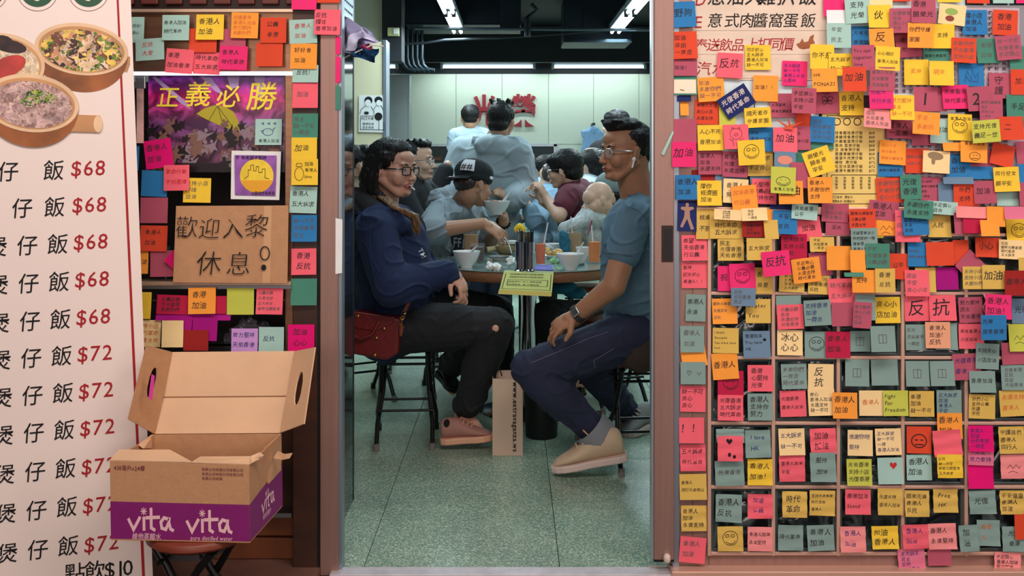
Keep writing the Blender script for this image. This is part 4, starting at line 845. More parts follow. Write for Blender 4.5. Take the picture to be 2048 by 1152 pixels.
# x0 y0 x1 y1 rot colour text   (later entries lie on top)
NOTES = """
1384 340 1430 366 0 X -
1430 348 1480 392 0 S -
1500 350 1552 400 0 S -
1540 404 1600 424 0 N -
1444 256 1494 305 0 A -
1438 200 1470 250 0 L *
1617 250 1667 299 0 G *
1583 296 1624 330 0 G -
1345 103 1394 152 0 P 野狗孩子/加油！
1345 152 1394 190 0 G ~card
1354 191 1382 203 0 N -
1389 200 1438 249 1 D *
1590 215 1622 256 0 D 香港人
1583 252 1620 300 0 P *
1540 187 1590 235 0 P *
1631 180 1678 227 -2 P ~flower
1345 3 1391 55 -3 B b:野狗
1344 63 1394 118 -2 D *
1646 -16 1694 34 0 H b2:撐小店
1653 20 1697 50 0 W *
1653 46 1702 96 0 A s:*
1506 151 1556 203 2 O b:加油！！
1395 154 1448 203 -4 O s:*
1440 180 1505 226 -33 N w:光復香港/時代革命
1434 106 1485 156 3 R b:反抗
1490 90 1541 140 0 Y 勿忘初心/五大訴求/香港人加油/缺一不可
1620 89 1668 138 1 Y b:你不是
1657 107 1706 152 0 Y b2:五大訴求/缺一不可
1564 122 1614 172 2 H i:五大訴求/缺一不可/香港人加油/心堅持
1624 137 1674 184 -1 O l:HK/PONAZI
1583 176 1632 227 2 P *
1360 200 1377 231 0 O 信
1489 215 1542 255 -3 Y 順天者存/守護家園
1620 233 1669 285 3 B s:*
1344 238 1393 287 0 P -
1344 284 1392 334 0 H b:加油
1395 250 1446 301 -1 Y 人心不死/香港加油
1498 255 1546 303 0 B *
1447 249 1497 298 -2 R ~pig
1546 255 1594 305 1 R b:加油
1396 301 1445 349 0 P 香港人/加油/永遠支持
1445 303 1495 354 2 P 香港人/光復/永遠支持
1495 303 1546 352 0 M *
1476 280 1530 330 -3 Y ~face
1548 303 1591 337 3 S ~oval
1581 325 1630 376 2 P s:*
1610 297 1664 349 -19 Y 願榮光/歸香港/平安
1352 350 1401 399 0 B b:香港人/加油
1394 361 1443 411 0 Y 撐你/經濟圈/加油
1446 358 1496 406 3 C 香港人/努力
1503 358 1553 408 2 R 心堅持/公義必勝/支持你們
1557 362 1606 408 -1 O b:加油
1541 334 1591 387 3 L ~smile
1463 371 1514 421 -5 O o:加油香港/行公義
1615 354 1664 406 0 O 香港人/多謝你們/支持
1355 401 1393 462 1 N ~photo
1392 418 1440 478 0 M 核爆都/不割席
1530 419 1582 444 2 O *
1545 420 1594 468 2 B *
1419 424 1485 477 0 M 光復香港/時代革命/五大訴求
1428 419 1484 440 3 C *
1484 436 1536 474 0 X *
1483 416 1534 441 -2 C *
1528 440 1556 478 -3 M -
1593 435 1642 482 -8 R b2:加油
1583 408 1635 439 5 A 天佑香港/公平
1643 407 1697 444 3 P s:*
1651 443 1700 470 2 P b2:反抗
1363 470 1414 521 -1 R 希望/天佑香港/行公義
1363 524 1414 576 0 R 堅持/記住初心/香港人！！
1435 476 1487 521 0 M *
1493 476 1544 520 0 M 五大訴求
1562 468 1614 518 0 c *
1619 474 1668 503 0 M *
1618 505 1664 551 -3 P *
1508 535 1544 587 0 M 香港/我要
1558 545 1609 584 3 M *
1616 550 1658 588 3 M *
1584 516 1641 565 -7 O *
1435 532 1462 582 0 H b2:祝
1459 527 1510 581 -2 H ~face
1524 502 1580 551 -5 H b:反抗
1653 492 1702 540 0 O -
1656 557 1709 608 -2 R s:*
1663 605 1713 652 -1 P -
1371 589 1411 642 2 T 香港人/永遠
1362 690 1412 733 -9 O 多謝你們
1360 652 1408 704 0 T s:香港人/加油/
1361 724 1411 768 0 T ~heart
1424 597 1474 647 -1 O s:*
1491 598 1541 646 0 M l:Water/You
1462 576 1511 612 1 S s:*
1486 662 1540 715 -1 S ~hearttext
1425 656 1477 706 1 M l:I WISH/Georgina/You were here/love
1552 591 1602 628 -1 T s:*
1608 600 1662 651 -3 T i:支持香港/加油/一齊走
1554 609 1607 658 -2 R s:*
1554 660 1605 710 1 C B:冰心/心心
1609 663 1657 716 0 T ~face
1651 663 1700 715 1 c b:香港人/加油
1435 742 1487 792 0 c ~face
1424 706 1476 758 -4 O b:香港人
1435 790 1486 840 1 R b2:光復香港/五大訴求/時代革命
1495 730 1546 782 0 R 香港/心堅持/光復
1495 787 1545 840 0 T b2:香港人/支持你/努力
1562 728 1613 777 -1 T s:*
1616 728 1667 781 1 C B:反/抗
1560 781 1612 833 -2 R b2:光復香港/香港人加油
1616 778 1669 830 -2 C 齊心/香港人加油/永遠支持/缺一不可
1665 785 1714 836 1 O b2:香港人/加油
1360 772 1411 823 1 R 缺一不可/良心/良心
1358 835 1408 886 0 R B:！！
1360 889 1411 941 0 R 五大訴求/時代革命
1432 858 1488 884 0 T *
1435 872 1486 922 0 R ~bighearts
1490 860 1541 914 -1 T i:I love/HK
1557 857 1609 909 -1 C i:五大訴求/缺一不可
1620 857 1672 908 -2 R b2:加油/加油
1430 921 1488 971 -2 T s:光復香港
1495 918 1545 970 0 Y b2:香港人/加油！
1558 910 1610 963 -1 R 香港人加油/平安
1620 905 1671 962 -1 T 堅持/加油
1359 948 1413 999 -1 M 香港人/同行兄弟爬山
1362 1011 1413 1061 0 M 香港人/加油/永遠支持
1359 1074 1411 1125 5 R s:香港人/加油
1431 989 1483 1043 2 T b2:香港人/反抗
1495 988 1545 1036 1 R i:加油/公義
1435 1053 1486 1102 -1 M ~face
1495 1054 1545 1102 1 r 香港人加油/永遠堅持
1564 983 1614 1034 1 M b2:時代/革命
1619 981 1670 1031 1 M 支持光復香港/時代革命/香港人
1556 1050 1606 1100 1 T b2:時代革命
1614 1050 1668 1100 -2 T b2:香港人/加油
1735 -34 1785 14 4 C *
1703 52 1750 102 0 B 大埔支持/香港加油
1690 -5 1740 47 -3 A b2:支持/光榮
1736 10 1782 56 0 Y b:伙
1784 -44 1820 3 0 D *
1779 17 1828 66 -1 P s:*
1822 -6 1871 46 1 P b2:香港/願榮光
1874 -44 1921 5 0 Y *
1933 -44 1979 7 1 D *
1985 -44 2027 7 0 A *
2031 -44 2081 7 0 H *
1924 20 1974 70 0 B 撐小店/香港人/加油
1877 9 1931 50 7 C ~hat
1985 20 2035 71 3 D b2:香港/加油
2018 92 2068 140 0 G *
1952 77 1999 127 -1 G s:香港/加油
1991 71 2042 120 -4 P s:*
1738 57 1787 95 -1 O b:反
1791 66 1842 115 -4 P 香港/大
1846 78 1897 123 -1 G *
1862 48 1909 97 0 Y 支持
1815 46 1866 96 1 O 你們守護/家園
1902 76 1952 126 3 D s:*
1704 90 1749 141 -1 P l:You can/together/love
1750 93 1799 141 4 Y 心心相印/香港人加油
1808 119 1857 170 0 Y o:支持
1858 122 1907 171 1 Y o:明天
1917 127 1967 173 0 B s:~scribble
1977 146 2023 197 1 P B:守/護
2021 139 2070 190 1 D b2:加油
1685 134 1732 183 0 D b:加油
1740 134 1790 182 1 P s:*
1678 183 1727 231 0 Y b2:香港人/支持
2012 189 2062 243 1 G b2:手足
1738 172 1786 218 0 H i:你是光/同行手足
1780 190 1828 240 1 Y o:*
1870 175 1892 223 0 P -
1827 174 1875 223 0 P B:1
1884 170 1937 218 -1 H b2:光復香港/時代革命
1934 173 1980 222 -3 P B:2
1958 196 2005 243 1 P s:*
1997 233 2046 280 -1 D b2:二
1772 240 1823 277 2 P b2:香港人/一定勝
1822 245 1871 291 -2 P *
1860 238 1905 287 3 A b2:加油
1727 218 1782 256 5 r s:*
1825 224 1879 269 4 O o:手足/多謝你
1885 285 1930 302 0 O -
1937 300 1987 345 1 P -
1891 308 1941 354 0 B b2:香港/加油
1895 228 1943 281 2 Y ~facetext
1944 240 2000 285 -4 L b2:支持光復/義足一世
1920 284 1974 325 3 O ~smallface
1981 288 2027 332 14 D -
2032 282 2080 330 -3 P -
2034 328 2084 368 0 B -
1755 304 1804 353 0 B *
1758 281 1811 329 4 O o:*
1810 297 1858 346 0 D s:*
1845 302 1899 346 4 C ~blot
1940 333 1985 358 0 B -
1840 354 1880 403 0 P *
1876 366 1909 411 0 S 餐飲/有限
1907 368 1957 412 0 D 你們/支持
1886 354 1946 368 0 S 多謝
1947 362 1992 407 -2 P b2:加油
1993 380 2037 412 0 A -
1987 334 2038 383 -2 Y b2:同行兒女/願平安
2038 365 2084 412 0 P *
1752 355 1807 406 -4 D s:*
1800 350 1842 398 0 G b2:光復/香港
1748 424 1766 475 0 Y -
1752 440 1797 471 0 O ~wave
1737 402 1797 440 6 P b2:香港人/加油
1698 418 1751 460 -1 D *
1702 456 1755 509 -1 T 不論警察多少/你們我們一樣/撐香港/香港人加油！
1790 420 1840 484 0 R s:*
1855 430 1901 474 0 M 人民
1804 420 1857 470 -2 B *
1854 403 1915 429 4 A *
1807 400 1866 437 5 G *
1908 425 1960 468 -2 P -
1925 420 1978 466 0 c -
1912 413 1976 436 2 r -
1973 413 2010 453 2 O *
2008 413 2058 438 0 p -
1960 440 1998 472 0 O -
2012 438 2062 487 -1 Y ~face
1731 487 1779 536 1 G s:*
1778 507 1817 558 1 D 公平
1815 485 1856 533 1 B s:*
1905 480 1937 528 0 D s:*
1852 484 1907 531 -1 D -
1917 508 1963 554 45 P -
1950 475 2001 514 2 D b2:小心
1997 480 2050 518 3 C *
1700 500 1730 544 0 O -
1925 533 1968 578 0 M s:*
1964 530 2010 578 0 M b:加油
2037 515 2084 560 0 M -
2009 541 2058 591 0 X b2:香港人
1704 540 1752 585 0 O 支持
1750 537 1790 585 0 M 香港/反抗
1688 545 1727 553 0 G -
1830 535 1871 584 0 M -
1872 535 1916 579 -1 V -
1809 540 1858 592 0 R s:*
1710 590 1750 640 0 T -
1706 604 1743 656 4 P s:*
1750 594 1800 646 -1 Y b2:良心小/店加油
1809 592 1860 642 -1 R B:反
1858 590 1911 641 -1 R B:抗
1811 649 1851 700 0 T s:*
1870 646 1914 699 0 T -
1850 644 1900 696 0 E 香港人/加油！/反抗
1917 594 1965 645 -2 P *
1970 589 2022 637 3 H b2:香港人/加油！
2003 685 2053 729 -2 P -
2023 597 2070 647 0 S b2:光復
1917 647 1967 697 0 R 我係香港人/小店加油
1962 630 2013 680 0 B b2:光榮/我愛香港
2017 648 2066 702 -1 L ~wave
1905 707 1962 759 -3 P i:光復香港/香港
1951 687 1998 738 3 T 支持良心/小店加油
1700 662 1740 703 0 T ~square
1741 652 1790 703 -1 T ~square
1690 719 1738 772 1 T ~square
1742 719 1795 770 -1 T -
1811 722 1858 772 0 T ~square
1860 722 1908 771 -1 T ~square
1938 742 1990 784 0 T b2:香港加油
2002 730 2055 779 -1 T s:*
1718 781 1768 831 0 C o:香港人
1766 781 1816 831 0 L l:Fight/For/Freedom
1818 782 1868 833 0 M 香港/加油/缺一不可
1873 780 1923 832 0 T i:五大訴求/加油/香港人/平安
1874 826 1924 877 0 O b2:香港人/加油
1866 860 1922 911 -4 R -
1937 789 1990 837 2 M 你們小心/支持公義/永遠/不死
1999 780 2055 832 -3 M o:永遠支持/香港人
1695 860 1745 911 1 C i:感謝你地/堅持
1750 857 1802 909 -1 C i:五大訴求/缺一不可/一齊/香港人加油
1813 853 1862 906 1 D ~frogless
1874 909 1925 955 0 Y *
1935 924 1986 976 0 K -
1936 880 1987 930 2 p i:*
1936 851 1986 902 0 K i:香港人/加油/你們辛苦/一齊走
1997 853 2048 906 -1 M 守護我們/香港人/同行人
2001 909 2055 957 -1 r ~wave
1693 918 1743 970 0 L *
1755 915 1806 967 -1 A ~redheart
1813 909 1863 960 -1 A b2:香港人/加油
1690 979 1741 1028 1 R b2:香港加油/Stand
1755 977 1805 1029 1 M 永遠支持/香港人加油
1809 981 1858 1032 1 M 願榮光歸/香港人/反抗
1866 978 1915 1024 0 M l:Free/HK
1938 981 1991 1027 -2 T b2:光復
1999 981 2052 1027 0 M 平安健康/香港人/加油
1680 1053 1731 1103 0 r i:香港人/加油
1743 1052 1796 1096 -1 Y b2:加油/香港人
1855 1085 1902 1130 -1 P -
1796 1097 1850 1148 -4 p i:*
1805 1049 1857 1097 -1 R i:香港人/加油
1856 1047 1912 1097 -2 r 香港人/永遠堅持
1953 1040 1999 1090 1 T o:香港/人
1918 1050 1956 1102 -3 T b2:加/油
2004 1053 2055 1102 0 T 光復/香港
2029 1027 2080 1078 -1 D -
1988 1105 2041 1152 3 r *
263 34 289 86 0 A 加油！/良心
272 77 329 121 -4 A r:反抗/大愛
325 30 379 81 0 A 香港人加油/時代革命
379 57 434 105 0 D -
441 58 492 100 1 P *
393 29 448 80 0 Y b2:香港人/加油
463 25 517 77 1 O o:*
521 35 573 86 0 D 公義/香港
387 104 441 149 3 R *
332 98 387 147 4 R 香港/加油香港
439 92 495 140 2 H 香港人/時代革命
512 86 566 133 0 D -
585 130 637 165 0 A 反抗！
579 39 634 87 -2 A r:香港人/加油
584 -30 634 20 1 H -
634 -40 680 6 0 D -
629 19 681 70 1 R b2:反抗/撐住/香港加油
581 87 634 138 1 O 好好食/加油
585 165 636 216 0 R s:加油
585 227 636 278 0 G s:*
583 275 634 322 0 Y b2:加油
583 318 636 370 0 Y ~sidetext
580 373 634 426 2 A 香港人/五大訴求
583 430 634 483 0 B s:*
583 497 633 549 -1 R b2:香港/反抗
582 557 634 610 0 G -
511 238 564 290 0 A ~cat
290 279 345 336 -8 K b2:香港人/加油
265 292 279 341 0 B -
283 341 335 393 2 B -
367 356 422 405 1 Y s:支持小店/好味/加油
328 330 379 381 -1 R r:革命行動/不怕黑暗
281 395 336 446 0 P -
281 451 335 502 1 D 香港人/加油
270 503 297 547 0 O 加油
301 501 353 553 -1 P -
340 494 390 544 42 K -
253 584 303 637 1 Y l:for
314 590 376 628 2 c *
420 592 453 627 0 c -
312 628 462 640 0 V -
377 575 432 627 -1 O b2:香港/加油
454 576 508 629 0 L -
513 576 566 628 1 R s:*
333 633 384 675 2 V -
385 636 435 681 1 V -
270 640 322 693 1 C o:*
367 660 417 701 0 X -
324 641 367 694 0 C -
463 657 516 705 0 U i:*
518 654 568 705 0 A i:反抗
576 649 629 703 0 K b2:加油/心心
600 724 631 776 0 D *
"""
PH = ['香港人加油', '光復香港', '時代革命', '五大訴求', '缺一不可', '手足齊心', '反抗', '加油', '天佑香港', '公義必勝', '多謝你們', '支持小店', '永遠支持', '平安', '自由', '民主', '願榮光歸香港', '良心小店', '一齊走', '努力堅持']
preload(NOTES + "".join(PH))
rs = random.Random(11); notes = []
for ln in NOTES.strip().split('\n'):
    t = ln.split(None, 6)
    x0, y0, x1, y1, rot = map(float, t[:5]); notes.append(dict(x0=x0, y0=y0, x1=x1, y1=y1, rot=-rot, c=t[5], t=t[6] if len(t) > 6 else '-'))
# who lies on whom, and how much of each stays visible
G = np.full((1400, 2200), -1, int)
for i, n in enumerate(notes):
    n['i'] = i; ax0, ax1, ay0, ay1 = int(n['x0']), int(n['x1']), int(n['y0']) + 100, int(n['y1']) + 100
    n['lift'] = rs.uniform(0.002, 0.009); r2 = random.Random(i * 7 + 3); n['kind'] = r2.random()
    n['cr'] = r2.uniform(0.0008, 0.0018) if (n['x0'] > 1359 and n['y0'] > 825 and n['c'] in 'MRrYTp') else 0.0
    lay = 0.0
    for m_ in notes[:i]:
        ox = min(n['x1'], m_['x1']) - max(n['x0'], m_['x0']); oy = min(n['y1'], m_['y1']) - max(n['y0'], m_['y0'])
        if ox > 1.5 and oy > 1.5:
            below = max(0, (min(n['y1'], m_['y1']) - m_['y0']) / (m_['y1'] - m_['y0']))
            lay = max(lay, m_['base'] + min(1, below) ** 1.6 * m_['lift'] * 1.35 + m_['cr'] * 1.6 + n['cr'] * 1.4 + 0.0012)
    n['base'] = min(lay, 0.06)
    G[max(0, ay0):ay1, max(0, ax0):ax1] = i
G = G[100:1252, :2048]; ids, cnt = np.unique(G, return_counts=True); vis = dict(zip(ids.tolist(), cnt.tolist()))
order = sorted(range(len(notes)), key=lambda i: -vis.get(i, 0)); keep = set(order[:300])
DOOD = {
 'face': [ellpts(0, -2, 15, 14, 20) + [(15, -2)], ellpts(-6, -6, 3.6, 3, 10) + [(-2.4, -6)], ellpts(5, -6, 3.6, 3, 10) + [(8.6, -6)], [(-9, 5), (-3, 9), (4, 9), (10, 4)]],
 'pig': [ellpts(0, -6, 12, 11, 18) + [(12, -6)], ellpts(0, -4, 4, 2.6, 10) + [(4, -4)], [(-8, -14), (-7, -19), (-3, -16)], [(8, -14), (8, -19), (4, -16)], [(-7, 5), (-6, 18)], [(7, 5), (6, 18)], [(-8, 8), (-14, 4)], [(8, 8), (14, 3)]],
 'flower': [ellpts(-5, -6, 6, 4, 12, rot=0.6) + [(-1, -3)], ellpts(6, -6, 6, 4, 12, rot=-0.6) + [(10, -9)], ellpts(0, -12, 3.5, 5, 12), ellpts(-5, 1, 5, 3.4, 12, rot=-0.5), ellpts(5, 1, 5, 3.4, 12, rot=0.5)],
 'heart': [[(-12, -2), (-8, 4), (-3, -2), (-6, -5), (-8, -2), (-10, -5), (-12, -2)], [(8, -2), (12, 4), (16, -2)]],
 'smile': [ellpts(0, 2, 14, 9, 20) + [(14, 2)], [(-10, 4), (-4, 8), (5, 8), (11, 3)], [(-5, -1), (-4, -1)], [(4, -1), (5, -1)]],
 'cat': [ellpts(-1, 0, 10, 7, 18) + [(9, 0)], [(-9, -4), (-15, -2), (-10, 3)], [(8, -5), (14, -10), (9, -2)], [(-3, -1), (-2, -1)], [(3, -2), (4, -2)], [(-14, -17), (-10, -15), (-10, -19), (-14, -17)], [(-2, -17), (2, -15), (2, -19), (-2, -17)], [(10, -17), (14, -15), (14, -19), (10, -17)]],
 'square': [[(-8, -8), (7, -8), (7, 8), (-8, 8), (-8, -8)], [(0, -8), (0, 8)]],
 'wave': [[(-14, 4), (-8, -4), (-2, 4), (4, -4), (10, 4), (14, -2)], [(-12, 12), (-4, 8), (6, 12)]],
 'hat': [[(-12, -8), (-6, -12), (6, -12), (12, -6), (14, 0), (-14, 0), (-12, -8)]],
 'smallface': [ellpts(2, 8, 11, 8, 16) + [(13, 8)], [(-1, 6), (1, 6)], [(5, 6), (7, 6)], [(-4, 12), (8, 12)]],
 'scribble': [[(-14, 14), (-8, -8), (0, 10), (2, -12), (8, 6), (14, -6), (12, 14), (-4, 12), (-12, 2)]],
}
DOOD['facetext'] = DOOD['face']; DOOD['frogless'] = [ellpts(0, 2, 15, 13, 18) + [(15, 2)], [(-8, 0), (-3, 0)], [(3, 0), (8, 0)], [(-8, 9), (8, 9)]]
PEN = mat('black pen ink', (44, 38, 44), 0.85); DGI = mat('faint grey ink', (96, 92, 92), 0.8); WHI = mat('white ink', (238, 222, 214), 0.7); ORI = mat('orange ink', (214, 110, 60), 0.8); REDI = mat('red pen ink', (196, 40, 44), 0.8)
stuff_v = {}
def desc_of(n):
    t = n['t']
    if t == '-': return 'blank'
    if t.startswith('~'):
        return {'card': 'with a small picture card', 'flower': 'with a flower doodle', 'pig': 'with a little doodled animal', 'face': 'with a round doodled face', 'oval': 'with a pink oval', 'smile': 'with a smiling doodle', 'photo': 'photo', 'heart': 'with heart doodles',
                'hearttext': 'with a heart and English words', 'bighearts': 'with black hearts', 'hat': 'with a green hat drawing', 'scribble': 'densely scribbled', 'facetext': 'with a face and caption', 'smallface': 'with a small face and caption', 'blot': 'with a grey blot', 'wave': 'with wavy lines',
                'square': 'with a faint box drawn', 'frogless': 'with a bold wide face', 'redheart': 'with a red heart', 'sidetext': 'with small side writing', 'cat': 'with a cat doodle and stars'}[t[1:]]
    if t.startswith('B:'): return 'with huge black ' + ('numeral' if t[2:] in '12' else 'writing')
    if t.startswith('b:'): return 'with large writing'
    if t.startswith('b2:'): return 'with bold writing'
    if t.startswith('s:'): return 'with faint pencil writing'
    if t.startswith('o:'): return 'with orange writing'
    if t.startswith('r:'): return 'with red writing'
    if t.startswith('i:'): return 'with blue ink writing'
    if t.startswith('w:'): return 'with white slogan lettering'
    if t.startswith('l:'): return 'with English writing'
    return 'with small writing' if t == '*' else 'with black writing'
def build_note(n):
    cx, cy = (n['x0'] + n['x1']) / 2, (n['y0'] + n['y1']) / 2; w_, h_ = n['x1'] - n['x0'], n['y1'] - n['y0']
    left = cx < 700
    if left:
        basey = -0.012 if cy > 565 and cx < 575 else (0.0 if cx > 575 else 0.012)
        if 150 < cy < 345 and cx < 575: basey = 0.042
        elif 345 < cy < 562 and cx < 400: basey = 0.005
        if cx > 645: basey = -0.004
        if cy > 715: basey = 0.05
        yy0 = basey - 0.0012 - n['base']
    else:
        basey = 0.006 if cy < 414 else (0.0 if cy < 480 else -0.0015)
        if cx < 1415: basey = 0.0105 if n['x0'] > 1359.5 else -0.0008
        if cx > 1640 and cx < 1780 and 226 < cy < 424: basey = 0.007
        yy0 = basey - 0.0012 - n['base']
    D = CAMD + yy0; r2 = random.Random(n['i'] * 7 + 3)
    k = D / F; w, h = w_ * k, h_ * k; rot = R(n['rot'])
    kind = r2.random(); side = r2.choice([-1, 1]); tw = r2.uniform(-0.2, 0.2); cr = n['cr']
    ph = r2.uniform(0, 6); lf = n['lift']
    def surf(x, y):
        """local px coords from the centre (y down) -> world"""
        u = x / w_; v = (y / h_ + 0.5)
        vv = min(1.2, max(0, v))
        z = lf * vv ** 1.6 * (1 + tw * u * 2) + (0.003 * max(0, u * side - 0.25) * vv * 2 if kind > 0.6 else 0)
        z += cr * (math.sin(v * 13 + ph + u * 2) + 0.5 * math.sin(v * 23 - u * 5 + ph))
        px_ = x * math.cos(rot) + y * math.sin(rot); py_ = -x * math.sin(rot) + y * math.cos(rot)
        p = P(cx, cy, D); return Vector((p.x + px_ * k, p.y - z, p.z - py_ * k))
    NX, NY = 5, 9; vs = []; fs = []
    for b in range(NY + 1):
        for a in range(NX + 1): vs.append(surf((a / NX - 0.5) * w_, (b / NY - 0.5) * h_))
    for b in range(NY):
        for a in range(NX): q_ = b * (NX + 1) + a; fs.append((q_, q_ + 1, q_ + NX + 2, q_ + NX + 1))
    if n['i'] not in keep:
        L_ = stuff_v.setdefault(n['c'], MB()); L_.add(vs, fs, 0, True); return None
    me = bpy.data.meshes.new('sticky_note'); me.from_pydata(vs, [], fs); me.materials.append(note_mat(n['c']))
    me.polygons.foreach_set('use_smooth', [True] * len(fs))
    o = bpy.data.objects.new('sticky_note', me); COL.objects.link(o)
    n['o'] = o
    t = n['t']; sz = min(w_, h_); off = Vector((0, -0.0006, 0))
    def T(x, y): return surf(x, y) + off
    if t == '-': return o
    if t.startswith('~'):
        d = t[1:]
        ink = {'square': DGI, 'heart': DGI, 'cat': BLUEI, 'scribble': BLUEI, 'smallface': BLACK}.get(d, BLACK); wd = 1.0 if d not in ('frogless',) else 2.0
        if d in ('pig', 'wave', 'hat'): wd = 0.7
        if d == 'card':
            paint('picture_card', [[(-22, -12), (22, -12), (22, 16), (-22, 16)]], T, mat('card cream', (250, 226, 200), 0.6), o)
            paint('card_picture', [ellpts(-3, 6, 9, 5, 12), ellpts(8, 6, 5, 4, 10)], lambda x, y: surf(x, y) + off * 2, mat('card drawing', (110, 80, 40), 0.7), o); return o
        if d == 'photo':
            paint('photo_figure', [[(-12, -18), (12, -18), (14, -14), (5, -10), (6, 4), (14, 26), (8, 28), (0, 6), (-9, 24), (-14, 22), (-6, 2), (-5, -10), (-13, -13)], ellpts(0, -22, 3.5, 4.5, 10)], T, mat('photo figure print', (170, 130, 110), 0.6), o); return o
        if d == 'oval': paint('pink_oval', [ellpts(0, 0, 15, 9, 18)], T, mat('oval pink', (222, 140, 120), 0.7), o); return o
        if d == 'blot': paint('grey_blot', [ellpts(-2, -12, 16, 8, 16, rot=0.1), ellpts(-6, -2, 4, 8, 10)], T, mat('blot grey', (150, 128, 96), 0.8), o); return o
        if d == 'hat': paint('green_patch', [ellpts(-2, -6, 13, 7, 16)], T, mat('hat green', (150, 180, 90), 0.7), o); paint('dark_patch', [ellpts(-4, 8, 9, 6, 14)], T, mat('hat brown', (140, 60, 50), 0.7), o); return o
        if d in ('bighearts', 'redheart'):
            hp = lambda cx_, cy_, s_: [(cx_, cy_ + s_), (cx_ - s_, cy_ - s_ * 0.1), (cx_ - s_ * 0.9, cy_ - s_ * 0.8), (cx_ - s_ * 0.3, cy_ - s_ * 0.9), (cx_, cy_ - s_ * 0.4), (cx_ + s_ * 0.3, cy_ - s_ * 0.9), (cx_ + s_ * 0.9, cy_ - s_ * 0.8), (cx_ + s_, cy_ - s_ * 0.1)]
            if d == 'bighearts': paint('heart', [hp(-2, -14, 6), ellpts(-2, 12, 3, 4.5, 10), ellpts(8, 16, 3, 4, 10)], T, BLACK, o)
            else: paint('heart', [hp(6, -10, 7)], T, REDI, o)
            return o
        if d in ('hearttext', 'sidetext'):
            text_obj('writing', text_geo(['加油', '香港人', 'love'] if d == 'sidetext' else ['香港加油', 'You love', 'HK'], 8.5, lead=1.5, jit=.3, rs=r2), lambda x, y: T(-w_ * .42 + (x if d != 'sidetext' else x + 22), -h_ * .4 - y), BLACK, o)
            if d == 'hearttext': paint('heart', [ellpts(16, -9, 3.5, 3, 10)], T, BLACK, o)
            else: paint('drawing', strokes([ellpts(-11, 4, 9, 13, 16) + [(-2, 4)], [(-17, -11), (-5, -11), (-6, -17), (-16, -17), (-17, -11)]], 1.0), T, BLACK, o)
            return o
        paint('drawing', strokes(DOOD[d], wd), T, ink, o)
        if d in ('facetext', 'smile', 'smallface', 'cat'):
            text_obj('writing', text_geo(['香港人加油' if d != 'cat' else '香港人加油'], 7.5, jit=.2, rs=r2, spacing=1.1), lambda x, y: T(-19 + x, (14 if d in ('smile', 'cat') else -21) - y), BLACK, o)
        return o
    ink = PEN; jit = 0.28; GEO = None; body = t; mode = ''
    if len(t) > 2 and ':' in t[:3]: mode, body = t.split(':', 1)
    if mode == 's' or mode == 'i' or mode == 'o' or mode == 'r' or mode == 'w': ink = dict(s=DGI, i=BLUEI, o=ORI, r=REDI, w=WHI)[mode]
    if body.startswith('~'):
        paint('drawing', strokes(DOOD[body[1:]], 1.0), T, BLUEI, o); return o
    if body in ('*', ''):
        lines = [r2.choice(PH) for _ in range(r2.choice([2, 3, 3, 4]))]
    else: lines = [l for l in body.split('/') if l]
    mw = max(sum(GL[c_][2] if c_ in GL else 0.35 for c_ in l) for l in lines)
    cap = dict(B=44, b=20, b2=14, l=12, w=17).get(mode, 11)
    s_ = min(cap, w_ * 0.84 / (mw * 1.04), h_ * 0.84 / (len(lines) * 1.2))
    if h_ < 32: s_ = min(s_, 9)
    lead = min(2.0, h_ * 0.8 / (s_ * len(lines))); totw = mw * s_ * 1.04
    x_ = -w_ / 2 + max(2.5, (w_ - totw) * r2.uniform(0.3, 0.5)); y_ = -h_ / 2 + (h_ - s_ * lead * len(lines)) * 0.5 + s_ * (lead - 1) * 0.3
    g = text_geo(lines, s_, lead=lead, jit=jit if mode not in 'Bw' or not mode else 0.1, rs=r2, spacing=1.04, shear=0.12)
    text_obj('writing', g, lambda x, y: T(x_ + x, y_ - y), ink, o)
    return o
for n in notes: build_note(n)
if stuff_v:
    allm = MB(); ms = []
    for i, (c, mb) in enumerate(stuff_v.items()):
        allm.add(mb.v, mb.f, i, True); ms.append(note_mat(c))
    allm.build('sticky_note_slivers', ms, kind='stuff', label='thin slivers of further sticky notes peeking out from under the others', cat='sticky notes')
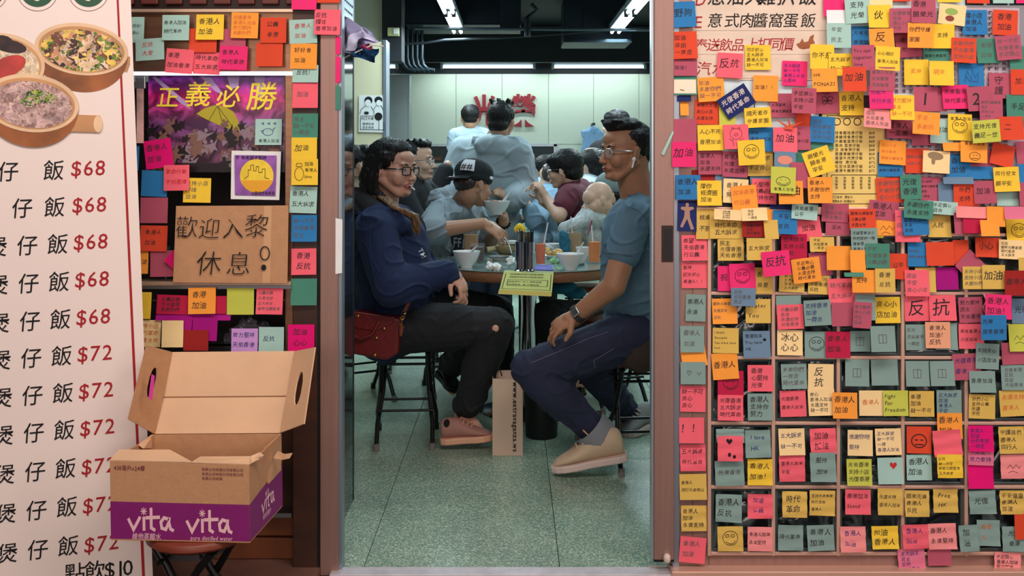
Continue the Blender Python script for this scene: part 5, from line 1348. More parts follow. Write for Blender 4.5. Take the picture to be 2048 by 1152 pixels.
# ---- labels: look plus where it sits, unique for each
ORD = ['first', 'second', 'third', 'fourth', 'fifth', 'sixth', 'seventh', 'eighth', 'ninth', 'tenth', 'eleventh', 'twelfth', 'thirteenth']
kn = [n for n in notes if 'o' in n]
def nb(n, dx, dy):
    best = None; cx, cy = (n['x0'] + n['x1']) / 2, (n['y0'] + n['y1']) / 2
    for m_ in kn:
        if m_ is n: continue
        mx, my = (m_['x0'] + m_['x1']) / 2 - cx, (m_['y0'] + m_['y1']) / 2 - cy
        a = mx * dx + my * dy; b = abs(mx * dy) + abs(my * dx)
        if a > 15 and b < 30 and a < 95: 
            s = a + b
            if best is None or s < best[0]: best = (s, m_)
    return best[1] if best else None
def place_phrase(n, lvl):
    cx, cy = (n['x0'] + n['x1']) / 2, (n['y0'] + n['y1']) / 2
    L_, R_, U_, D_ = nb(n, -1, 0), nb(n, 1, 0), nb(n, 0, -1), nb(n, 0, 1)
    cn = lambda m_: CN[m_['c']] if m_ else 'no'
    if cx < 700:
        zone = 'on the door post strip' if cx > 575 else ('on the steel header' if cy < 150 else ('around the cardboard sign' if cy < 562 else 'below the steel rail'))
    elif cx < 1418: zone = 'on the door stile'
    elif cy > 587:
        col_ = max(0, min(5, int((cx - 1419) // 129))); row = max(0, min(3, int((cy - 587) // 130)))
        rown = ['in the top full row', 'in the second row', 'in the third row', 'in the bottom row'][row]
        vpos = 'upper' if (cy - 587 - row * 130) < 62 else 'lower'; hpos = 'left' if (cx - 1419 - col_ * 129) < 64 else 'right'
        if cy > 1100: return 'on the bottom rail' + (', above the sill' if lvl == 0 else ', under a %s note' % cn(U_))
        base = '%s %s of lattice pane %s %s' % (vpos, hpos, ['one', 'two', 'three', 'four', 'five', 'six'][col_], rown)
        return base if lvl == 0 else base.replace('lattice ', '') + ', by a %s note' % cn(R_ if lvl == 1 else (L_ if lvl == 2 else U_))
    elif cy > 414: zone = 'across the mid rail'
    else: zone = 'on the upper window'
    ph_ = ['%s, between %s left and %s right' % (zone, cn(L_), cn(R_)), '%s, %s note above, %s below' % (zone, cn(U_), cn(D_)),
           '%s, %s left, %s right, %s above' % (zone, cn(L_), cn(R_), cn(U_)), '%s, %s above, %s below, %s right' % (zone, cn(U_), cn(D_), cn(R_)), '%s, %s above, %s below, %s left' % (zone, cn(U_), cn(D_), cn(L_))]
    return ph_[min(lvl, 4)]
used = set()
for n in kn:
    for lvl in range(6):
        d = desc_of(n).replace('with ', ', ', 1) if lvl > 1 else ' ' + desc_of(n)
        noun = 'note' if lvl > 0 else 'sticky note'
        base = (CN[n['c']] + ' ' + noun + (d if desc_of(n) != 'blank' else ' without writing')).replace(' ,', ',')
        lab = base + ', ' + place_phrase(n, lvl)
        if len(lab.split()) > 16: lab = CN[n['c']] + ' note ' + place_phrase(n, lvl)
        if lab not in used: break
    else:
        lab = lab + ', slightly lower'
    words = lab.split()
    if len(words) > 16: lab = ' '.join(words[:16]).rstrip(',')
    used.add(lab)
    n['o']['label'] = lab; n['o']['category'] = 'sticky note'
    cx = (n['x0'] + n['x1']) / 2; cy = (n['y0'] + n['y1']) / 2
    n['o']['group'] = 'notes by the street counter' if cx < 700 else ('notes on the lattice panes' if cy > 587 else ('notes across the mid rail' if cy > 414 else 'notes on the upper window'))
# small loose things on the right-hand side
MB().tube([Vector((FX(1964), -0.012, FZ(586))), Vector((FX(1968), -0.016, FZ(600))), Vector((FX(1963), -0.012, FZ(612))), Vector((FX(1966), -0.01, FZ(624)))], [0.006, 0.003, 0.006, 0.002], 6, flat=0.3).build(
    'twisted_ribbon', mat('pale pink ribbon', (236, 190, 190), 0.5), label='short twisted pale pink ribbon hanging above the blue note', cat='ribbon')
cr_ = MB(); c0 = Vector((FX(1575), -0.02, FZ(252)))
for a, b in (((-28, -14), (0, 4)), ((-4, -18), (4, 6)), ((26, -8), (2, 2)), ((10, 8), (-8, 4))):
    p1 = c0 + Vector((a[0] * S0, -0.004, -a[1] * S0)); p2 = c0 + Vector((b[0] * S0, 0.004, -b[1] * S0)); cr_.tube([p1, (p1 + p2) / 2, p2], [0.0006, 0.003, 0.006], 4)
cr_.build('paper_crane', mat('orange origami paper', (226, 88, 44), 0.7), label='tiny orange folded paper crane stuck above the hot pink note', cat='paper crane')
# paper things on the door jamb edge
for (x0, x1, y0, y1, c, lab) in ((671, 681, 72, 110, 'H', 'hot pink note folded around the door post edge, upper one'), (671, 681, 112, 166, 'H', 'hot pink note folded around the door post edge, lower one'), (671, 680, 170, 221, 'G', 'green note wrapped on the door post edge'), (671, 684, 436, 548, 'W', 'white crumpled paper strip stuck along the door post edge')):
    pts = [(FX(x0), -0.002, FZ(y1)), (FX(x1), 0.0, FZ(y1 - 2)), (FX(x1 + 1), -0.002, FZ(y0 + 3)), (FX(x0 + 0.5), -0.004, FZ(y0))]
    MB().slab(pts, -0.001).build('edge_note', note_mat(c), label=lab, cat='sticky note')
MB().slab([(FX(1321), -0.014, FZ(308)), (FX(1343), -0.016, FZ(262)), (FX(1346), -0.018, FZ(266)), (FX(1326), -0.02, FZ(311))], -0.0008).build('curled_paper', note_mat('A'), label='pale aqua note curling off the door edge beside the pull', cat='paper')
# ================================================================== PEOPLE: figure toolkit
def capsule(mb, p0, r0, p1, r1, seg=14):
    p0, p1 = Vector(p0), Vector(p1); d = p1 - p0; L = d.length
    if L < 1e-5: d = Vector((0, 0, 1))
    M = d.to_track_quat('Z', 'Y').to_matrix(); prof = []
    for i in range(6):
        a = math.pi / 2 * (1 - i / 5.0) ; prof.append((max(1e-4, r0 * math.cos(a)), -r0 * math.sin(a)))
    for i in range(6):
        a = math.pi / 2 * i / 5.0; prof.append((max(1e-4, r1 * math.cos(a)), L + r1 * math.sin(a)))
    mb.lathe(prof, p0, seg, 0, True, M)
def ori(ax, up):
    """matrix with local x along ax, z towards up"""
    x = Vector(ax).normalized(); z = Vector(up); z = (z - x * z.dot(x)).normalized(); y = z.cross(x)
    return Matrix((x, y, z)).transposed()
def blob(name, prims, voxel, mats, parent, smooth=4, folds=None, fmat=None, label=None, shrink=0.5):
    mb = MB()
    for p in prims:
        if p[0] == 'c': capsule(mb, p[1], p[2], p[3], p[4])
        else: mb.ell(p[1], p[2], M=p[3] if len(p) > 3 else None, seg=18, rings=12)
    me = bpy.data.meshes.new(name + '_raw'); me.from_pydata(mb.v, [], mb.f)
    bm = bmesh.new(); bm.from_mesh(me); bmesh.ops.remove_doubles(bm, verts=bm.verts, dist=2e-5); bmesh.ops.recalc_face_normals(bm, faces=bm.faces); bm.to_mesh(me); bm.free()
    o = bpy.data.objects.new(name, me); COL.objects.link(o)
    m = o.modifiers.new('r', 'REMESH'); m.mode = 'VOXEL'; m.voxel_size = voxel; m.use_smooth_shade = True
    if smooth: s = o.modifiers.new('s', 'SMOOTH'); s.iterations = smooth; s.factor = shrink
    bpy.context.view_layer.update(); dg = bpy.context.evaluated_depsgraph_get()
    nm = bpy.data.meshes.new_from_object(o.evaluated_get(dg)); o.modifiers.clear(); o.data = nm; bpy.data.meshes.remove(me); nm.name = name
    n = len(nm.vertices)
    if folds:
        amp, fr, dirv = folds[:3]; off = folds[3] if len(folds) > 3 else 0.0
        co = np.empty(n * 3); nm.vertices.foreach_get('co', co); co = co.reshape(-1, 3)
        no = np.empty(n * 3); nm.vertices.foreach_get('normal', no); no = no.reshape(-1, 3)
        d = np.empty(n); sx, sy, sz = dirv
        for i in range(n):
            c = co[i]; wv = noise.noise((c[0] * 5 + off, c[1] * 5, c[2] * 5)) * 0.5
            v = noise.noise((c[0] * fr * sx + wv * 2, c[1] * fr * sy + off, c[2] * fr * sz + wv * 2))
            v2 = noise.noise((c[0] * fr * sx * 0.45 - wv, c[1] * fr * sy * .45, c[2] * fr * sz * .45 + off)); d[i] = 1.5 * math.exp(-(v / 0.10) ** 2) * (0.35 + 0.65 * min(1, max(0, v2 * 3 + .5))) - 0.5 + v2 * 0.6
        co += no * (d * amp)[:, None]; nm.vertices.foreach_set('co', co.ravel())
    nm.materials.clear()
    for q_ in (mats if isinstance(mats, (list, tuple)) else [mats]): nm.materials.append(q_)
    if fmat:
        idx = [fmat(p.center) for p in nm.polygons]; nm.polygons.foreach_set('material_index', idx)
    nm.polygons.foreach_set('use_smooth', [True] * len(nm.polygons)); nm.update()
    return fin(o, parent, label=label)
class Head:
    def __init__(s, c, yaw, pitch=0, roll=0, k=1.0, fat=0.0):
        s.c = Vector(c); s.k = k; s.fat = fat
        s.M = Matrix.Rotation(R(yaw), 3, 'Z') @ Matrix.Rotation(R(pitch), 3, 'Y') @ Matrix.Rotation(R(roll), 3, 'X')
    def p(s, x, y, z): return s.c + s.M @ Vector((x, y, z)) * s.k
    def e(s, x, y, z, rx, ry, rz, tilt=None):
        M = s.M if tilt is None else s.M @ tilt
        return ('e', s.p(x, y, z), (rx * s.k, ry * s.k, rz * s.k), M)
    def cap(s, a, ra, b, rb): return ('c', s.p(*a), ra * s.k, s.p(*b), rb * s.k)
    def prims(s, neck, rn=0.056, nose=1.0, mouth_open=0.0):
        f = s.fat
        r = [s.e(-0.014, 0, 0.032, 0.099, 0.077, 0.088), s.e(0.026, 0, -0.02, 0.062, 0.061 + f, 0.085), s.e(0.046, 0, -0.090, 0.034, 0.034 + f * 0.8, 0.024 + f * 0.6),
             s.cap((-0.008, 0.056 + f, -0.042), 0.016 + f * .5, (0.05, 0.02 + f * .6, -0.097), 0.014 + f * .5), s.cap((-0.008, -0.056 - f, -0.042), 0.016 + f * .5, (0.05, -0.02 - f * .6, -0.097), 0.014 + f * .5),
             s.e(0.055, 0.034, -0.033, 0.03, 0.026 + f, 0.026 + f), s.e(0.055, -0.034, -0.033, 0.03, 0.026 + f, 0.026 + f),
             s.cap((0.074, -0.036, 0.022), 0.012, (0.074, 0.036, 0.022), 0.012), s.e(0.06, 0, 0.05, 0.03, 0.045, 0.03),
             s.cap((0.083, 0, 0.006), 0.008, (0.107, 0, -0.034), 0.0105 * nose), s.e(0.098, 0.0115 * nose, -0.038, 0.010, 0.008, 0.0075), s.e(0.098, -0.0115 * nose, -0.038, 0.010, 0.008, 0.0075),
             s.e(0.078, 0, -0.062, 0.018, 0.027, 0.018), s.e(0.088, 0, -0.059, 0.011, 0.022, 0.006), s.e(0.085, 0, -0.073 - mouth_open, 0.011, 0.019, 0.0065), s.e(0.078, 0, -0.094, 0.014, 0.018, 0.014),
             s.cap((-0.03, 0, -0.03), rn, (-0.03, 0, -0.06), rn)]
        if s.k < 0.9: del r[3:5]; r += [s.e(0.018, 0, -0.028, 0.076, 0.078, 0.074), s.e(0.04, 0, 0.03, 0.062, 0.068, 0.06)]
        for y in (1, -1):
            t = Matrix.Rotation(R(-14), 3, 'Y') @ Matrix.Rotation(R(18 * y), 3, 'Z')
            r += [s.e(-0.006, y * 0.079, -0.012, 0.018, 0.006, 0.031, t), s.e(0.0, y * 0.076, -0.02, 0.012, 0.008, 0.018)]
        r.append(('c', s.p(-0.025, 0, -0.045), rn, Vector(neck), rn * 1.08))
        return r
    def face(s, par, brow=True, smile=0.0, eye_open=0.0045, lipc=(150, 84, 78), mouth=False, sides=(1, -1)):
        EW = mat('eye white', (200, 196, 190), 0.3); EI = mat('dark iris', (24, 16, 14), 0.2)
        for y in sides:
            mb = MB().ell(s.p(0.0785, y * 0.032, -0.001), (0.008 * s.k, 0.0135 * s.k, eye_open * s.k), 0, 12, 8, s.M @ Matrix.Rotation(R(20 * y), 3, 'Z'))
            mb.ell(s.p(0.0835, y * 0.031, -0.001), (0.005 * s.k, 0.0058 * s.k, (eye_open + 0.0002) * s.k), 1, 10, 8, s.M)
            mb.tube([s.p(0.0795, y * 0.018, 0.0005 + eye_open * .6), s.p(0.0865, y * 0.031, 0.001 + eye_open), s.p(0.080, y * 0.046, 0.0015 + eye_open * .4)], 0.0011 * s.k, 6, 1)
            mb.build('eye', [EW, EI], par)
            if brow: MB().tube([s.p(0.0865, y * 0.016, 0.020), s.p(0.0868, y * 0.030, 0.025), s.p(0.078, y * 0.049, 0.020)], [0.0028 * s.k, 0.0034 * s.k, 0.0016 * s.k], 6).build('eyebrow', HAIRM, par)
            MB().ell(s.p(0.1035, y * 0.0075, -0.0425), (0.004 * s.k, 0.003 * s.k, 0.002 * s.k), 0, 8, 6, s.M).build('nostril', mat('nostril', (70, 34, 28), 0.8), par)
        LM = mat('lips %d' % lipc[0], lipc, 0.4)
        if mouth:
            MB().ell(s.p(0.092, 0, -0.068), (0.008 * s.k, 0.014 * s.k, 0.0062 * s.k), 0, 12, 8, s.M).build('mouth', mat('mouth inside', (70, 20, 24), 0.5), par)
            MB().ell(s.p(0.094, 0, -0.0635), (0.007 * s.k, 0.014 * s.k, 0.003 * s.k), 0, 12, 8, s.M).build('teeth', mat('teeth', (226, 222, 212), 0.3), par)
            MB().tube([s.p(0.082, -0.025, -0.064), s.p(0.096, -0.01, -0.056), s.p(0.098, 0, -0.058), s.p(0.096, 0.01, -0.056), s.p(0.082, 0.025, -0.064)], 0.0030 * s.k, 8).tube([s.p(0.082, -0.025, -0.065), s.p(0.094, -0.01, -0.0765), s.p(0.096, 0, -0.078), s.p(0.094, 0.01, -0.0765), s.p(0.082, 0.025, -0.065)], 0.0034 * s.k, 8).build('lips', LM, par)
        else:
            MB().tube([s.p(0.082, -0.025, -0.067 + smile), s.p(0.096, -0.009, -0.0615), s.p(0.0975, 0, -0.063), s.p(0.096, 0.009, -0.0615), s.p(0.082, 0.025, -0.067 + smile)], [0.001, 0.0036 * s.k, 0.0036 * s.k, 0.0036 * s.k, 0.001], 8).tube([s.p(0.082, -0.024, -0.068 + smile), s.p(0.0935, -0.009, -0.0715), s.p(0.095, 0, -0.072), s.p(0.0935, 0.009, -0.0715), s.p(0.082, 0.024, -0.068 + smile)], [0.001, 0.004 * s.k, 0.0045 * s.k, 0.004 * s.k, 0.001], 8).build('lips', LM, par)
    def glasses(s, par, m, round_=True, templ=None, r=0.0018):
        mb = MB()
        for y in (1, -1):
            pts = []
            for i in range(17):
                a = 2 * math.pi * i / 16; cx, cz = math.cos(a), math.sin(a); q_ = 1.0 if round_ else 1 / max(abs(cx), abs(cz)) ** 0.7
                pts.append(s.p(0.100 - abs(0.033 + 0.022 * cx * q_) * 0.18, y * (0.033 + 0.0225 * cx * q_), -0.004 + 0.017 * cz * q_))
            mb.tube(pts, r * s.k, 6)
        mb.tube([s.p(0.099, -0.011, 0.002), s.p(0.103, 0, 0.005), s.p(0.099, 0.011, 0.002)], r * s.k, 6)
        g = mb.build('spectacles', m, par)
        for y in (1, -1):
            MB().tube([s.p(0.088, y * 0.056, 0.004), s.p(0.075, y * 0.074, 0.005), s.p(-0.004, y * 0.080, 0.0), s.p(-0.022, y * 0.079, -0.014)], r * 1.2 * s.k, 6).build('temple_arm', templ or m, g)
            lens = [s.p(0.0995 - abs(0.033 + 0.02 * math.cos(a)) * 0.18, y * (0.033 + 0.021 * math.cos(a)), -0.004 + 0.016 * math.sin(a)) for a in [2 * math.pi * i / 14 for i in range(14)]]
            mb2 = MB(); mb2.add(lens, [tuple(range(14))]); mb2.build('lens', mat('spectacle lens', (210, 225, 235), 0.03, alpha=0.14), g)
        return g
def hand(wr, d, nrm, curl=0.5, th=1, k=1.0, spread=0.12):
    """fingers point along d, palm faces -nrm; th=+-1 side of the thumb"""
    wr, d, nrm = Vector(wr), Vector(d).normalized(), Vector(nrm); nrm = (nrm - d * nrm.dot(d)).normalized(); a = d.cross(nrm) * th
    M = Matrix((d, d.cross(nrm), nrm)).transposed()
    r = [('e', wr + d * 0.052 * k, (0.052 * k, 0.040 * k, 0.017 * k), M), ('c', wr, 0.026 * k, wr + d * 0.03 * k, 0.027 * k)]
    for i, (off, L) in enumerate(((0.031, 0.92), (0.010, 1.05), (-0.011, 1.0), (-0.031, 0.8))):
        p = wr + d * (0.082 - 0.004 * abs(i - 1)) * k + a * off * k; ang = 0.0; rr = 0.0092 * k
        dd = (d + a * spread * off / 0.03).normalized()
        for sl, cf in ((0.040, 0.55), (0.027, 1.0), (0.021, 0.8)):
            ang += curl * cf * (1 + 0.06 * i); v = dd * math.cos(ang) - nrm * math.sin(ang); q_ = p + v * sl * L * k
            r.append(('c', p, rr, q_, rr * 0.88)); p = q_; rr *= 0.88
    p = wr + d * 0.025 * k + a * 0.026 * k; v = (d * 0.6 + a * 0.75 - nrm * 0.25 * (1 + curl)).normalized(); q_ = p + v * 0.042 * k
    r += [('c', p, 0.0145 * k, q_, 0.0115 * k)]; v2 = (d * 0.95 + a * 0.25 - nrm * 0.35 * (0.5 + curl)).normalized(); r.append(('c', q_, 0.0112 * k, q_ + v2 * 0.032 * k, 0.0085 * k))
    return r
def limb(a, b, c, ra, rb, rc, off=0.0, t0=0.0, t1=2.0, bulge=0.0):
    """two-segment limb; t in 0..2 selects how far down it runs"""
    a, b, c = Vector(a), Vector(b), Vector(c); r = []
    def pt(t): return a.lerp(b, t) if t <= 1 else b.lerp(c, t - 1)
    def rd(t):
        v = ra + (rb - ra) * t if t <= 1 else rb + (rc - rb) * (t - 1)
        if t > 1: v += bulge * math.sin(min(1, (t - 1) * 1.6) * math.pi)
        return v
    n = 8; ts = [t0 + (t1 - t0) * i / n for i in range(n + 1)]
    if t0 < 1 < t1: ts = sorted(ts + [1.0])
    for u, v in zip(ts, ts[1:]): r.append(('c', pt(u), rd(u) + off, pt(v), rd(v) + off))
    return r
def torso(J, W=1.0, Dp=1.0, off=0.0, low=True, soft=False):
    sn, sf, ch, be, pe, nk = [Vector(J[q_]) for q_ in ('sn', 'sf', 'chest', 'belly', 'pelvis', 'neck')]
    side = (sn - sf).normalized(); up = (nk - pe).normalized(); M = ori(side, up); M2 = ori(side, (ch - be)); M3 = ori((Vector(J['hn']) - Vector(J['hf'])), up)
    half = (sn - sf).length / 2
    r = [('e', ch, (half * 0.92 * W + off, 0.115 * Dp + off, 0.17 + off), M), ('e', be, (half * 0.82 * W + off, 0.115 * Dp + off, 0.17 + off), M2),
         ('c', sn, 0.05 + off, nk - up * 0.03 + side * 0.04, 0.05 + off), ('c', sf, 0.05 + off, nk - up * 0.03 - side * 0.04, 0.05 + off), ('c', ch, 0.1 + off, be, 0.1 + off)]
    r.append(('e', pe, (half * 0.86 * W + off, 0.12 * Dp + off, 0.12 + off), M3)); r.append(('c', be, 0.11 * Dp + off, pe, 0.11 * Dp + off))
    if soft:
        r += [('c', sn - side * 0.02, 0.062 + off, sf + side * 0.02, 0.062 + off), ('e', ch.lerp(be, 0.45), (half * 0.88 * W + off, 0.118 * Dp + off, (ch - be).length * 0.5 + 0.17), M), ('e', nk.lerp(ch, 0.55), (half * 0.95 * W, 0.09 * Dp + off, 0.09 + off), M), ('c', be.lerp(pe, .2), 0.115 * Dp + off, pe, 0.115 * Dp + off)]
    return r
def skinm(name, rgb): return mat('skin ' + name, rgb, 0.52, var=0.05, vscale=20, bump=0.04, bscale=120)
HAIRM = mat('black hair', (15, 13, 14), 0.55, spec=0.35, bump=0.5, bscale=60, stretch=(1, 1, .25))
def shoe(par, heel, toe, m_up, m_sole, w_=0.045, h_=0.085, tilt=None, name='shoe'):
    """heel, toe: points on the sole line"""
    h0, t0 = Vector(heel), Vector(toe); d = (t0 - h0); L = d.length; d.normalize(); up = Vector((0, 0, 1)); up = (up - d * up.dot(d)).normalized(); sd = d.cross(up)
    mb = MB(); rings = []
    prof = [(0.0, 0.55, 0.8), (0.06, 0.8, 1.0), (0.2, 0.86, 1.02), (0.38, 0.82, 0.98), (0.52, 0.9, 0.74), (0.68, 1.02, 0.58), (0.84, 0.95, 0.46), (0.95, 0.68, 0.36), (1.0, 0.35, 0.22)]
    seg = 16; vs = []; fs = []
    for (t, ww, hh) in prof:
        for k_ in range(seg):
            a = 2 * math.pi * k_ / seg; ca, sa = math.cos(a), math.sin(a)
            vs.append(h0 + d * L * t + sd * ca * w_ * ww + up * (0.022 + (h_ * hh - 0.022) * (0.5 + 0.5 * sa)))
    for i in range(len(prof) - 1):
        for k_ in range(seg): a = i * seg + k_; b = i * seg + (k_ + 1) % seg; fs.append((a, b, b + seg, a + seg))
    mb.add(vs, fs, 0, True); mb.add(vs[:seg], [tuple(range(seg))[::-1]], 0, True); mb.add(vs[-seg:], [tuple(range(seg))], 0, True)
    o = mb.build(name, m_up, par); ss = o.modifiers.new('s', 'SUBSURF'); ss.levels = 1; ss.render_levels = 2
    # sole slab that follows the outline
    out = []
    for t, ww in ((-0.02, 0.4), (0.0, 0.75), (0.1, 0.98), (0.3, 0.92), (0.5, 0.92), (0.68, 1.08), (0.85, 1.0), (0.96, 0.72), (1.03, 0.3)):
        out.append((t, ww))
    pl_ = [h0 + d * L * t + sd * w_ * ww for t, ww in out] + [h0 + d * L * t - sd * w_ * ww for t, ww in out[::-1]]
    k_ = len(pl_); vs = pl_ + [p + up * 0.028 for p in pl_]
    MB().add(vs, [tuple(range(k_)), tuple(range(k_, 2 * k_))[::-1]] + [(i, (i + 1) % k_, (i + 1) % k_ + k_, i + k_) for i in range(k_)]).build('sole', m_sole, o, bevel=0.006)
    # laces
    for q_ in (0.46, 0.54, 0.62):
        hh = h_ * (0.86 - (q_ - 0.46) * 1.1)
        MB().tube([h0 + d * L * q_ + sd * w_ * 0.55 + up * hh * 0.93, h0 + d * L * (q_ + 0.02) + up * (hh + 0.004), h0 + d * L * q_ - sd * w_ * 0.55 + up * hh * 0.93], 0.0035, 6).build('lace', m_sole, o)
    return o
def foot_prims(ankle, toe): return [('c', ankle, 0.036, Vector(ankle).lerp(Vector(toe), 0.5), 0.034), ('c', Vector(ankle).lerp(Vector(toe), 0.5), 0.034, toe, 0.024)]
BODYREP = []
def figure(label, J, H_, skin, voxel, top=None, bottom=None, hands=(), W=1.0, Dp=1.0, arm=(0.052, 0.042, 0.029), leg=(0.088, 0.062, 0.04), nose=1.0, rn=0.056, mouth=0.0, legs=True, group=None, near=True, far=True):
    """top = dict(m, off, t (sleeve end 0..2), folds), bottom likewise"""
    o = wthing('person', label, 'person', Vector(J['pelvis']), group)
    pr = H_.prims(J['neck'], rn, nose, mouth) + torso(J, W, Dp, -0.012)
    for a in 'nf':
        if 'e' + a in J: pr += limb(J['s' + a], J['e' + a], J['w' + a], *arm)
        if legs and 'k' + a in J: pr += limb(J['h' + a], J['k' + a], J['a' + a], leg[0] - .012, leg[1] - .012, leg[2] - 0.005, bulge=0.008)
        if legs and 't' + a in J: pr += foot_prims(J['a' + a], J['t' + a])
    for h in hands: pr += hand(**h)
    blob('body', pr, voxel, skin, o, smooth=2, shrink=0.5)
    if top:
        pr = torso(J, W, Dp, top['off'], soft=True)
        for a in 'nf':
            if 'e' + a in J: pr += limb(J['s' + a], J['e' + a], J['w' + a], *arm, off=top.get('soff', top['off'] + 0.006), t1=top['t'])
        pr += top.get('extra', [])
        blob(top.get('name', 'shirt'), pr, top.get('vox', max(0.006, voxel)), top['m'], o, smooth=top.get('sm', 14), folds=top.get('folds'), fmat=top.get('fmat'))
    if bottom:
        pe, hn, hf = Vector(J['pelvis']), Vector(J['hn']), Vector(J['hf']); half = (Vector(J['sn']) - Vector(J['sf'])).length / 2
        pr = [('e', pe, (half * 0.9 * W, 0.13 * Dp, 0.12), ori(hn - hf, (0, 0, 1)))]
        for a in 'nf':
            if 'k' + a in J: pr += limb(J['h' + a], J['k' + a], J['a' + a], *leg, off=bottom['off'], t1=bottom['t'], bulge=bottom.get('bulge', 0.008))
        pr += bottom.get('extra', [])
        blob(bottom.get('name', 'trousers'), pr, max(0.007, voxel), bottom['m'], o, smooth=3, folds=bottom.get('folds'))
    return o
def V(*a): return Vector(a)
def hair(H_, prims, par, voxel=0.005, m=None, folds=(0.0035, 60, (1, 1, 0.25)), fmat=None, mats=None, name='hair'):
    return blob(name, prims, voxel, mats or m or HAIRM, par, smooth=2, folds=folds, fmat=fmat)

# ------------------------------------------------------------------ man in the blue tee (right)
SKM = skinm('tan', (168, 120, 92)); TEE = mat('slate blue tee jersey', (86, 118, 140), 0.85, bump=0.12, bscale=26); DEN = mat('dark indigo denim', (30, 36, 62), 0.85, bump=0.25, bscale=90, var=0.25, vscale=7)
Hm = Head(P(1250, 303, 4.1), 180 + 24, 2, 0, 1.02, 0.006)
J = dict(neck=P(1276, 398, 4.14), sn=P(1268, 436, 3.93), sf=P(1268, 436, 4.34), chest=P(1271, 478, 4.14), belly=P(1268, 575, 4.15), pelvis=P(1280, 655, 4.18), en=P(1228, 572, 3.87), wn=P(1152, 630, 3.95), ef=P(1215, 585, 4.42), wf=P(1150, 640, 4.18),
         hn=P(1262, 672, 4.06), hf=P(1262, 672, 4.3), kn=P(1062, 738, 4.02), an=P(1202, 876, 4.07), kf=P(1182, 735, 4.5), af=P(1262, 830, 4.7))
J['tn'] = P(1118, 930, 4.07); J['tf'] = P(1240, 862, 4.72)
man = figure('seated man in slate blue tee and dark jeans with silver spectacles and white earbud', J, Hm, SKM, 0.0042,
    top=dict(m=TEE, off=0.014, t=0.52, folds=(0.0065, 8, (1, 1, 1.8)), soff=0.02, vox=0.006),
    bottom=dict(m=DEN, off=0.012, t=1.93, folds=(0.0070, 10, (1, 1, 1.3)), bulge=0.012),
    hands=[dict(wr=J['wn'], d=(-0.75, 0.12, -0.45), nrm=(-.4, -0.5, 0.7), curl=0.55, th=-1), dict(wr=J['wf'], d=(-0.8, -0.1, -0.4), nrm=(0, 0.3, 1), curl=0.5, th=1)], Dp=1.12, W=0.95, arm=(0.055, 0.046, 0.03), leg=(0.098, 0.068, 0.046), rn=0.066)
Hm.face(man, eye_open=0.0042, lipc=(128, 70, 62))
SILV = mat('silver spectacle frame', (190, 200, 204), 0.25, 0.8)
Hm.glasses(man, SILV, round_=False, templ=SILV, r=0.0017)
h = [Hm.e(-0.034, 0, 0.036, 0.095, 0.0805, 0.089), Hm.e(0.002, 0, 0.100, 0.080, 0.066, 0.036), Hm.e(0.056, 0.0, 0.110, 0.032, 0.050, 0.022), Hm.e(-0.07, 0, 0.0, 0.04, 0.058, 0.07), Hm.e(-0.03, 0, 0.05, 0.09, 0.083, 0.06)]
for i in range(12):
    r2 = random.Random(i); y = -0.05 + 0.1 * r2.random(); x = -0.03 + 0.07 * r2.random()
    h.append(Hm.cap((x, y, 0.118), 0.008, (x + 0.045, y * 1.1, 0.121 + 0.006 * r2.random()), 0.006))
hair(Hm, h, man, 0.0042, folds=(0.002, 75, (0.25, 1, 1)))
o = MB().ell(Hm.p(0.012, 0.086, -0.030), (0.008, 0.008, 0.009)).tube([Hm.p(0.012, 0.088, -0.032), Hm.p(0.022, 0.089, -0.062)], 0.0038, 8).build('wireless_earbud', mat('white earbud plastic', (240, 240, 240), 0.25), man)
# watch
wd_ = (J['wn'] - J['en']).normalized(); wc = J['wn'] - wd_ * 0.012
MBw = MB().tube([wc - wd_ * 0.011, wc + wd_ * 0.011], 0.0365, 18, flat=0.92); MBw.build('watch_strap', mat('dark watch strap', (40, 40, 44), 0.5), man)
wn_ = V(-0.35, -0.9, 0.25).normalized(); Mw = ori(wd_, wn_)
MB().box(wc + wn_ * 0.038, (0.034, 0.030, 0.010), 0, Mw).build('watch_case', mat('silver watch case', (190, 196, 200), 0.2, 0.9), man, bevel=0.004)
# turned up jeans cuff, pocket seams
cf = [J['an'] + (J['kn'] - J['an']).normalized() * t for t in (0.005, 0.075)]
MB().tube(cf, [0.078, 0.077], 22, cap=False, flat=0.95).build('turn_up_cuff', mat('pale denim inside', (140, 142, 150), 0.85, bump=0.3, bscale=90), man)
MB().tube([cf[0] + V(-0.03, -0.072, 0.005), cf[1] + V(-0.025, -0.072, -.0)], 0.0032, 6).build('cuff_selvedge', mat('orange selvedge', (220, 170, 130), 0.8), man)
SEAM = mat('pale seam thread', (104, 100, 116), 0.8)
lt = mat('beige sneaker leather', (206, 180, 152), 0.6, bump=0.08, bscale=40, var=0.05); ls = mat('pale pink rubber sole', (222, 198, 190), 0.5)
sh = shoe(man, P(1254, 918, 4.03), P(1108, 944, 4.05), lt, ls, 0.052, 0.135)
shoe(man, P(1306, 850, 4.7), P(1248, 876, 4.6), mat('grey sneaker', (150, 150, 150), 0.7), ls, 0.045, 0.12)
